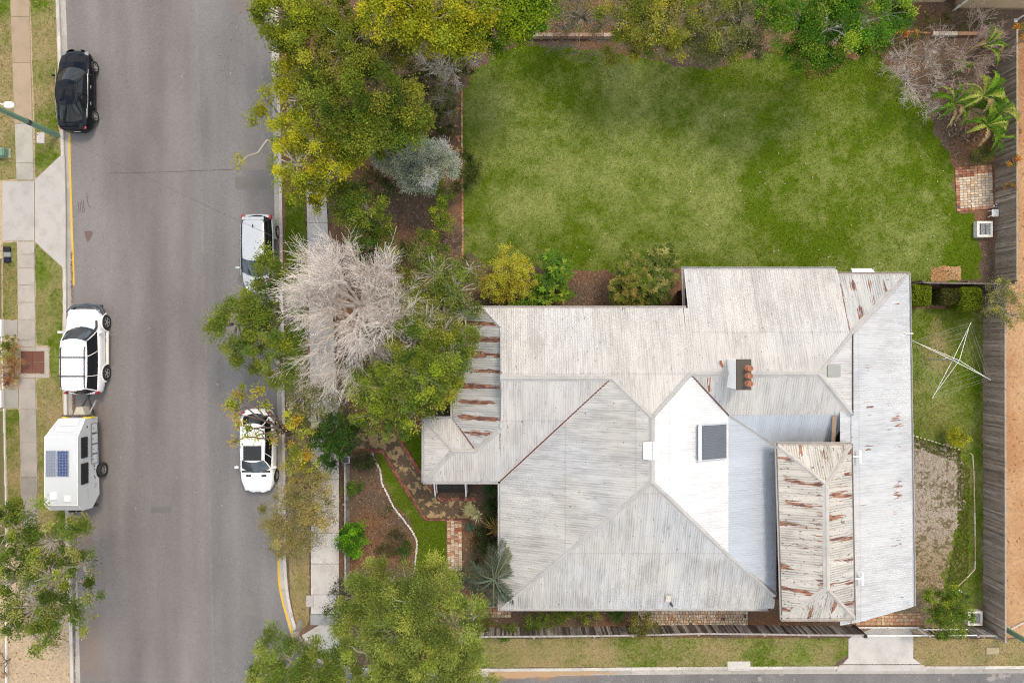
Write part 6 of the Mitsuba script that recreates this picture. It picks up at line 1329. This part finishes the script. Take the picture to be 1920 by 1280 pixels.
def dome_spots(lobes, n, rg):
    out = []; lw = lobes_world(lobes); ar = np.array([r * r for _, r, _ in lw]); ar /= ar.sum()
    for i in rg.choice(len(lw), n, p=ar):
        c, r, rz = lw[i]; d = unit(rg.normal(size=3)); d[2] = abs(d[2]); out.append((c + d * [r, r, rz] * rg.uniform(.75, 1.0), rg.uniform(.75, 1.2)))
    return out
rosettes('umbrella_plant', 'glossy green umbrella-leaved plant beside the golden bush', 'plant', dome_spots([(1030, 540, 32, 1.8), (1050, 515, 26, 2.0), (1010, 560, 26, 1.4), (1035, 490, 20, 2.0), (1060, 550, 16, 1.6), (975, 563, 16, 1.2)], 130, np.random.default_rng(3)), 9, .34, .105, [(.115, .22, .025), (.17, .30, .035), (.08, .16, .03), (.30, .38, .045)], tilt=(-.2, .3))
rosettes('flowering_bush', 'whorled green bush with pale flower tips, left of the pair behind the house', 'bush', dome_spots([(1165, 540, 26, 2.2), (1178, 500, 28, 2.4), (1195, 530, 30, 2.4), (1160, 560, 18, 1.6), (1190, 560, 20, 1.7)], 260, np.random.default_rng(4)), 14, .26, .04, [(.15, .21, .03), (.21, .25, .045), (.36, .34, .09), (.10, .16, .028), (.42, .32, .10)], tilt=(-.1, .6))
rosettes('flowering_bush', 'whorled green bush with pale flower tips, right of the pair at the house corner', 'bush', dome_spots([(1235, 490, 28, 2.4), (1250, 480, 22, 2.4), (1235, 535, 30, 2.3), (1225, 555, 22, 1.8), (1262, 520, 12, 2.0)], 250, np.random.default_rng(5)), 14, .26, .04, [(.17, .22, .045), (.26, .28, .065), (.42, .40, .14), (.10, .16, .03), (.13, .20, .04)], tilt=(-.1, .6))
def spiky(label, px, py, z, n, L, W, pal, name='spiky_plant', tilt=(.05, .9), bent=.3): return rosettes(name, label, 'plant', [(at(px, py, z), 1.0)], n, L, W, pal, tilt=tilt, bent=bent)
spiky('pale yellow-green yucca head beside the porch steps, left one', 880, 957, 1.3, 46, .52, .05, [(.36, .36, .20)]); spiky('pale yellow-green yucca head beside the porch steps, right one', 897, 965, 1.5, 52, .56, .055, [(.42, .42, .24)])
spiky('small blue-green agave below the yucca heads', 883, 988, .4, 26, .42, .07, [(.09, .14, .10)]); spiky('dark spiky plant left of the porch roof corner', 801, 812, 2.0, 34, .42, .06, [(.07, .11, .035)])
spiky('spiky dark green strap-leaved plant in the south bed', 1157, 1152, .6, 54, .62, .075, [(.07, .13, .03)]); spiky('feathery dry rosette near the brick edging top', 850, 195, .7, 40, .5, .03, [(.22, .19, .11)])
spiky('shaded fan plant by the house wall left of the main roof', 925, 915, 1.0, 22, .8, .16, [(.05, .095, .03)], bent=.5); spiky('golden dry frond tuft against the main roof edge', 930, 990, 1.6, 18, .75, .06, [(.42, .28, .07)], bent=.6)
spiky('shaded strap plant under the roof edge beside the porch', 922, 945, .9, 26, .7, .10, [(.04, .08, .025)], bent=.5)
# grey-green palm
pk = thing('palm', 'grey-green palm with broad drooping fronds against the main roof edge', 'palm'); crown_c = at(926, 1085, 3.7); pbase = at(921, 1092)
obj('trunk', tube([pbase, pbase * .5 + crown_c * .5, crown_c], [.16, .14, .12], 8), 'm_piece', pk, color=(.20, .16, .12))
def frond(key, c, az, L, col, rise=.45, drop=1.3, nl=60, ll=.72, lw_=.030):
    t = np.linspace(0, 1, 14); d = np.array([math.cos(az), math.sin(az)])
    path = np.column_stack([c[0] + d[0] * L * t, c[1] + d[1] * L * t, c[2] + rise * np.sin(np.pi * t * .8) - drop * t ** 2.2])
    s = np.array([-d[1], d[0], 0]); parts = [(tube(path, np.linspace(.035, .008, 14), 5), np.array(col) * 1.5)]
    C, Tn = [], []
    for i in range(nl):
        u = .08 + .92 * i / nl; p = np.array([np.interp(u, t, path[:, j]) for j in range(3)])
        for sg_ in (-1, 1):
            l = ll * (1 - .55 * u ** 2) * (.5 + .5 * min(1, u * 5)) * vr.uniform(.85, 1.1); dv = unit(s * sg_ * .8 + np.array([d[0], d[1], 0]) * vr.uniform(.5, 1.2) + [0, 0, -vr.uniform(.4, 1.5)]); C.append((p + dv * l / 2, dv, l))
    m = leaf_mesh(np.array([c_[0] for c_ in C]), np.array([c_[1] for c_ in C]), np.array([c_[2] for c_ in C]), lw_, 2.5)
    v, f = cat_([parts[0][0], m]); cl = np.vstack([np.tile(parts[0][1], (len(parts[0][0][0]), 1)), per_leaf(np.array(col) * vr.lognormal(0, .13, (len(C), 1)))])
    obj('frond', (v, f), 'm_leaf', key, color=cl)
PG_ = (.13, .165, .115)
for az, L_2, cl_ in ((1.30, 2.7, PG_), (1.02, 2.4, (.16, .175, .09)), (-.80, 2.2, (.10, .14, .095)), (-1.05, 2.0, (.12, .16, .11)), (2.75, 1.4, PG_), (3.35, 1.8, (.12, .15, .11)), (-2.5, 1.5, (.10, .14, .10)), (1.7, 1.3, (.11, .14, .10)), (-1.6, 1.7, (.13, .165, .115)), (-3.0, 1.9, (.12, .155, .11)), (.5, 1.5, (.13, .16, .11))): frond(pk, crown_c, az, L_2, cl_)
for az, L_2 in ((-1.25, 2.2), (-1.0, 2.3), (-1.6, 2.1), (-.8, 2.0)): frond(pk, crown_c - [0, 0, 1.2], az, L_2, (.40, .31, .16), rise=.1, drop=1.2, nl=26, ll=.5, lw_=.04)
# banana plants
def banana(label, px, py, zt, leaves_):
    k = thing('banana_plant', label, 'banana plant'); b = at(px, py); c = at(px, py, zt)
    rg = np.random.default_rng(hash_(label) % 2 ** 31)
    obj('stem', tube([b, (b + c) / 2, c], [.11, .09, .06], 8), 'm_piece', k, color=(.20, .17, .08))
    for az, L_, w_, dry in leaves_:
        az = math.radians(az); t = np.linspace(0, 1, 14); d = np.array([math.cos(az), math.sin(az), 0]); s = np.array([-d[1], d[0], 0])
        mid = c + d * L_ * t[:, None] + np.column_stack([0 * t, 0 * t, rg.uniform(.4, .8) * np.sin(np.pi * t * .75) - .5 * t ** 2.5])
        wd = w_ * np.where(t < .22, .12, np.sin(np.pi * np.clip((t - .16) / .86, 0, 1)) ** .55) * .5; tw = rg.uniform(-.9, .9)
        up_ = np.array([0, 0, 1.0]); e = s * math.cos(tw) + up_ * math.sin(tw)
        jag = 1 + rg.uniform(-.16, .08, len(t))
        v = np.vstack([mid - e * (wd * jag)[:, None] + up_ * (wd * .55)[:, None], mid, mid + e * (wd * jag)[:, None] + up_ * (wd * .55)[:, None]]); n_ = len(t); i = np.arange(n_ - 1)
        f = np.vstack([np.column_stack([i, i + 1, i + 1 + n_, i + n_]), np.column_stack([i + n_, i + n_ + 1, i + 1 + 2 * n_, i + 2 * n_])])
        col = np.array((.40, .30, .15) if dry else [(.11, .22, .016), (.15, .27, .022), (.08, .165, .016), (.24, .33, .04), (.32, .36, .07)][rg.integers(5)]) * rg.uniform(.85, 1.15)
        cc = np.tile(col, (len(v), 1)); cc[n_:2 * n_] = col * 1.5 + .03
        q4 = v[np.array(f).reshape(-1)].reshape(-1, 4, 3).copy(); h_ = len(q4) // 2; jz = rg.normal(0, .045, (len(q4), 1))
        q4[:h_, 0] += up_ * jz[:h_]; q4[:h_, 1] += up_ * jz[:h_] - d * .02; q4[h_:, 2] += up_ * jz[h_:] - d * .02; q4[h_:, 3] += up_ * jz[h_:]
        lk_ = obj('leaf', (q4.reshape(-1, 3), np.arange(len(f) * 4).reshape(-1, 4)), 'm_leaf', k, color=np.repeat(col * rg.uniform(.8, 1.2, (len(f), 1)), 4, 0))
        obj('midrib', tube(mid + [0, 0, .012], np.linspace(.022, .006, len(t)), 4), 'm_leaf', lk_, color=np.minimum(col * 1.7 + .04, .8))
def fan(n, L0, L1, w, rg, a0=0, a1=360, dry=0):
    return [(a0 + (a1 - a0) * (i + rg.uniform(-.35, .35)) / n, rg.uniform(L0, L1), w * rg.uniform(.75, 1.2), 1 if i >= n - dry else 0) for i in range(n)]
bq = np.random.default_rng(77)
banana('banana plant with upright leaves near the top of the fence', 1845, 88, 1.7, fan(9, .9, 1.6, .26, bq, -60, 110) + [(190, .8, .2, 1)])
banana('thin banana plant beside the bare pinkish shrub', 1803, 128, 1.1, fan(7, .5, 1.0, .16, bq, 0, 330, 1))
banana('tall banana plant with broad leaves in front of the fence, upper of the pair', 1842, 182, 2.1, fan(9, 1.1, 1.6, .34, bq, -75, 105) + fan(4, 1.0, 1.5, .28, bq, 150, 230) + [(-95, .9, .25, 1)])
banana('banana plant with broad leaves in front of the fence, lower of the pair', 1848, 236, 1.9, fan(10, .9, 1.4, .30, bq, -80, 120) + fan(4, .7, 1.1, .26, bq, 130, 220) + [(-105, 1.1, .24, 1)])
banana('banana plant with browning leaf tips left of the pair', 1787, 194, 1.6, fan(10, .8, 1.4, .27, bq, 0, 250) + [(-70, 1.3, .18, 0), (-88, 1.0, .22, 1), (-100, 1.3, .18, 1)])
banana('small banana plant hard against the fence between the tall pair', 1872, 208, 1.8, fan(8, .7, 1.2, .28, bq, -80, 200))
banana('short leaning banana plant between the browning one and the tall pair', 1815, 205, 1.3, fan(8, .6, 1.2, .24, bq, -40, 200) + [(-110, .8, .2, 1)])
banana('low banana plant at the lower end of the clump by the fence', 1862, 262, 1.3, fan(9, .6, 1.1, .26, bq, -100, 180))
def dry_heap(label, px, py, r, n, col):
    k = thing('dead_fronds', label, 'dead leaves'); rg = np.random.default_rng(hash_(label) % 2 ** 31); c = at(px, py)
    P = c + np.column_stack([rg.normal(size=(n, 2)) * r * .5, rg.uniform(.03, .22, n)]); d = unit(rg.normal(size=(n, 3)) * [1, 1, .25])
    obj('leaves', leaf_mesh(P, d, rg.uniform(.15, .5, n), rg.uniform(.03, .09, n), 1.2, rg), 'm_leaf', k, color=per_leaf(np.array(col) * rg.lognormal(0, .25, (n, 1))), kind='stuff')
dry_heap('curled dry banana leaves on the bare soil', 1795, 240, .7, 70, (.38, .29, .20)); dry_heap('dry brown leaves at the foot of the lower banana plant', 1822, 252, .6, 60, (.33, .22, .15)); dry_heap('small heap of dry leaves under the left banana plant', 1772, 212, .35, 35, (.42, .30, .23))
# --- bare trees and twigs
def bare(label, base, zf, r, depth, n0, col, name='bare_tree', cat='tree', r0=.12, spread=.75, zspan=(.2, 1.0), kids=3, aspect=(1, 1), group=None, lean=None, thin=.62, minr=.006, zmax=None, jitter=.35):
    k = thing(name, label, cat, group); rg = np.random.default_rng(hash_(label) % 2 ** 31)
    b = at(*base); f0 = np.array([b[0], b[1], zf]); P0, P1, R0, R1, D = [], [], [], [], []
    if lean is not None: f0 = lean
    tr = tube([b, (b + f0) / 2 + rg.normal(size=3) * .06, f0], [r0, r0 * .9, r0 * .8], 8)
    def grow(p, d, l, ra, lev):
        seg = 3 if lev < depth else 2
        for s in range(seg):
            d = unit(d + rg.normal(size=3) * jitter * .45 + [0, 0, .05])
            q = p + d * l / seg; rb = max(minr, ra * (1 - .35 / seg))
            P0.append(p); P1.append(q); R0.append(ra); R1.append(rb); p, ra = q, rb
            if lev < depth and (s > 0 or lev > 0):
                for _ in range(rg.integers(1, kids + 1)):
                    a = unit(rg.normal(size=3)); nd = unit(d + spread * a * [aspect[0], aspect[1], .7] + [0, 0, .10])
                    grow(p, nd, l * thin * rg.uniform(.75, 1.2), max(minr, ra * .62), lev + 1)
    for i in range(n0):
        az = 2 * math.pi * (i + rg.uniform(-.3, .3)) / n0; e = rg.uniform(*zspan)
        grow(f0, unit(np.array([math.cos(az) * aspect[0], math.sin(az) * aspect[1], e])), r * rg.uniform(.40, .55), r0 * .5, 0)
    P0_, P1_ = np.array(P0), np.array(P1)
    ok = P1_[:, 2] > .1
    if zmax is not None: ok &= P1_[:, 2] < zmax
    ok &= ((P1_[:, 0] - f0[0]) ** 2 / aspect[0] ** 2 + (P1_[:, 1] - f0[1]) ** 2 / aspect[1] ** 2) < (1.25 * r) ** 2
    cc = np.repeat(np.array(col) * rg.lognormal(0, .13, (ok.sum(), 1)), 6, 0)
    obj('trunk', tr, 'm_piece', k, color=np.array(col) * .85); obj('branches', sticks(P0_[ok], P1_[ok], np.array(R0)[ok], np.array(R1)[ok], 3), 'm_piece', k, color=np.minimum(cc, .9), kind='stuff')
    return ok.sum()
PINK = (.70, .64, .59)
NB = [bare('large leafless pinkish-grey tree between the footpath and the house', (698, 578), 2.8, 4.25, 4, 19, PINK, r0=.15, spread=.56, zspan=(.0, 1.7), kids=3, thin=.69, minr=.0052, zmax=8.3, jitter=.22, aspect=(1.06, .95))]
NB.append(bare('bare pale-limbed tree poking out below the bright yellow-green tree', (800, 60), 3.2, 2.4, 4, 10, (.58, .53, .47), spread=.55, zspan=(.0, .8), kids=2, thin=.68, minr=.010, lean=at(838, 84, 4.2), r0=.1, jitter=.25))
NB.append(bare('leafless grey shrub arching over the right end of the back lawn', (1692, 160), .5, 2.35, 4, 10, (.46, .41, .36), name='bare_shrub', cat='shrub', r0=.05, spread=.8, zspan=(.1, .9), kids=2, thin=.64, minr=.005, zmax=2.2, jitter=.5))
NB.append(bare('leafless pinkish shrub in front of the concrete sleeper', (1785, 118), .4, 2.4, 4, 10, (.44, .34, .29), name='bare_shrub', cat='shrub', r0=.05, spread=.6, zspan=(.2, 1.1), kids=2, thin=.64, minr=.005, zmax=2.6, jitter=.4))
NB.append(bare('small dry twig bush at the lower end of the brick edging', (850, 440), .2, .8, 3, 9, (.33, .24, .20), name='bare_shrub', cat='shrub', r0=.02, spread=.7, kids=3, minr=.004))
NB.append(bare('dead dark branch over the lower right footpath', (613, 925), 1.4, 1.4, 3, 5, (.07, .055, .05), name='bare_shrub', cat='shrub', r0=.03, spread=.7, kids=2, minr=.005, zmax=3))
NB.append(bare('dry branch leaning on the south paling fence', (1000, 1185), .9, .8, 2, 4, (.28, .23, .19), name='bare_shrub', cat='shrub', r0=.018, spread=.5, kids=1, minr=.005))
NB.append(bare('grey dead twigs behind the pinkish block wall', (1085, 92), .3, 2.2, 3, 12, (.24, .205, .17), name='bare_shrub', cat='shrub', r0=.03, spread=.8, kids=2, minr=.005, aspect=(1.6, .45)))
NB.append(bare('grey dead twigs along the top of the lawn under the wattles', (1300, 105), .3, 2.2, 3, 12, (.22, .19, .16), name='bare_shrub', cat='shrub', r0=.03, spread=.8, kids=2, minr=.005, aspect=(1.6, .5)))
# --- litter
def litter(label, polys, n, size, pal, z=.02, seed=1, name='fallen_leaves', cat='leaves'):
    rg = np.random.default_rng(seed); P = []
    w = np.array([g.area for g in polys]); w /= w.sum()
    for g, m in zip(polys, (w * n).astype(int)):
        x0, y0, x1, y1 = g.bounds; q = np.column_stack([rg.uniform(x0, x1, m * 6), rg.uniform(y0, y1, m * 6)]); P.append(q[shapely.contains_xy(g, q[:, 0], q[:, 1])][:m])
    P = np.vstack(P); C = np.column_stack([P, z + rg.uniform(0, .03, len(P))]); d = unit(rg.normal(size=C.shape) * [1, 1, .12])
    obj(name, leaf_mesh(C, d, size * rg.uniform(.6, 1.4, len(C)), size * .55 * rg.uniform(.7, 1.3, len(C)), 3.0, rg), 'm_leaf', color=per_leaf(np.array(pal)[rg.integers(len(pal), size=len(C))] * rg.lognormal(0, .2, (len(C), 1))), kind='stuff', label=label, cat=cat)
chan = [PG([(130, 470), (133.5, 470), (138, 740), (133, 740)]), PG([(133, 740), (138.5, 740), (141, 960), (136, 960)]), PG([(136, 960), (140, 960), (139, 1290), (134, 1290)])]
litter('red-brown leaf litter filling the left gutter', chan, 3400, .055, [(.25, .12, .07), (.33, .19, .10), (.17, .08, .055), (.40, .26, .14)], ROADZ + .02, 21)
litter('yellowish fallen leaves scattered over the left verge', [PG([(0, 0), (20, 0), (30, 335), (0, 335)]), PG([(58, 0), (105, 0), (110, 300), (66, 320)]), PG([(8, 460), (32, 460), (33, 598), (8, 598)]), PG([(70, 715), (118, 720), (120, 780), (70, 800)])], 520, .075, [(.46, .36, .17), (.38, .22, .10), (.52, .45, .28), (.27, .13, .06)], .03, 22)
litter('brown leaf litter on the bare strip at the lower left', [PG([(18, 1010), (130, 1010), (135, 1290), (20, 1290)])], 500, .06, [(.30, .19, .10), (.38, .27, .15), (.22, .12, .07)], .02, 23)
litter('a few pale leaves blown across the road', [PG([(145, 40), (470, 40), (470, 1240), (150, 1240)])], 60, .085, [(.60, .54, .36), (.45, .38, .22), (.66, .62, .5)], ROADZ + .015, 24)
litter('dark leaf scraps on the road beside the right kerb', [PG([(395, 10), (500, 10), (505, 330), (440, 330)])], 90, .06, [(.06, .055, .05), (.08, .075, .05)], ROADZ + .01, 25)
litter('pale petals and leaves scattered on the back lawn', [PG([(880, 440), (1290, 440), (1290, 500), (880, 490)]), PG([(1290, 200), (1780, 300), (1780, 495), (1290, 495)])], 60, .11, [(.62, .60, .42), (.54, .52, .34)], .07, 26)
litter('rust-coloured leaf litter under the trees at the top of the lawn', [PG([(1430, 95), (1470, 78), (1520, 100), (1600, 100), (1600, 112), (1545, 146), (1515, 150), (1500, 118)])], 1500, .07, [(.26, .105, .05), (.32, .15, .08), (.18, .08, .05)], .04, 27)
litter('fine yellow flecks of fallen leaf at the top right of the lawn', [PG([(1330, 130), (1500, 130), (1640, 120), (1700, 160), (1600, 190), (1400, 190)])], 900, .05, [(.30, .26, .06), (.38, .30, .10), (.22, .14, .06)], .06, 28)
litter('dry twigs and bark on the garden beds', [PG([(700, 350), (845, 350), (845, 480), (720, 480)]), PG([(665, 880), (730, 900), (770, 1060), (680, 1060)]), PG([(800, 180), (845, 180), (845, 300), (800, 280)]), PG([(1060, 512), (1135, 512), (1135, 575), (1060, 575)]), PG([(1750, 215), (1840, 230), (1840, 300), (1790, 300)])], 2200, .09, [(.30, .215, .15), (.22, .14, .10), (.38, .29, .21), (.12, .08, .06)], .02, 29, 'bark_litter', 'bark litter')
litter('green weeds and grass tufts creeping over the gravel patch', [PG([(1795, 850), (1818, 880), (1815, 1080), (1770, 1150), (1775, 1080), (1795, 1000)]), PG([(1712, 818), (1800, 842), (1800, 868), (1712, 838)])], 2600, .09, [(.10, .13, .02), (.14, .15, .035), (.20, .18, .07), (.075, .10, .02)], .03, 33, 'weeds', 'weeds')
litter('brown leaf litter on the grass strip beside the right kerb', [PG([(537, 700), (578, 700), (582, 1160), (545, 1160)])], 900, .06, [(.26, .17, .10), (.34, .24, .13), (.16, .10, .07)], .03, 30)
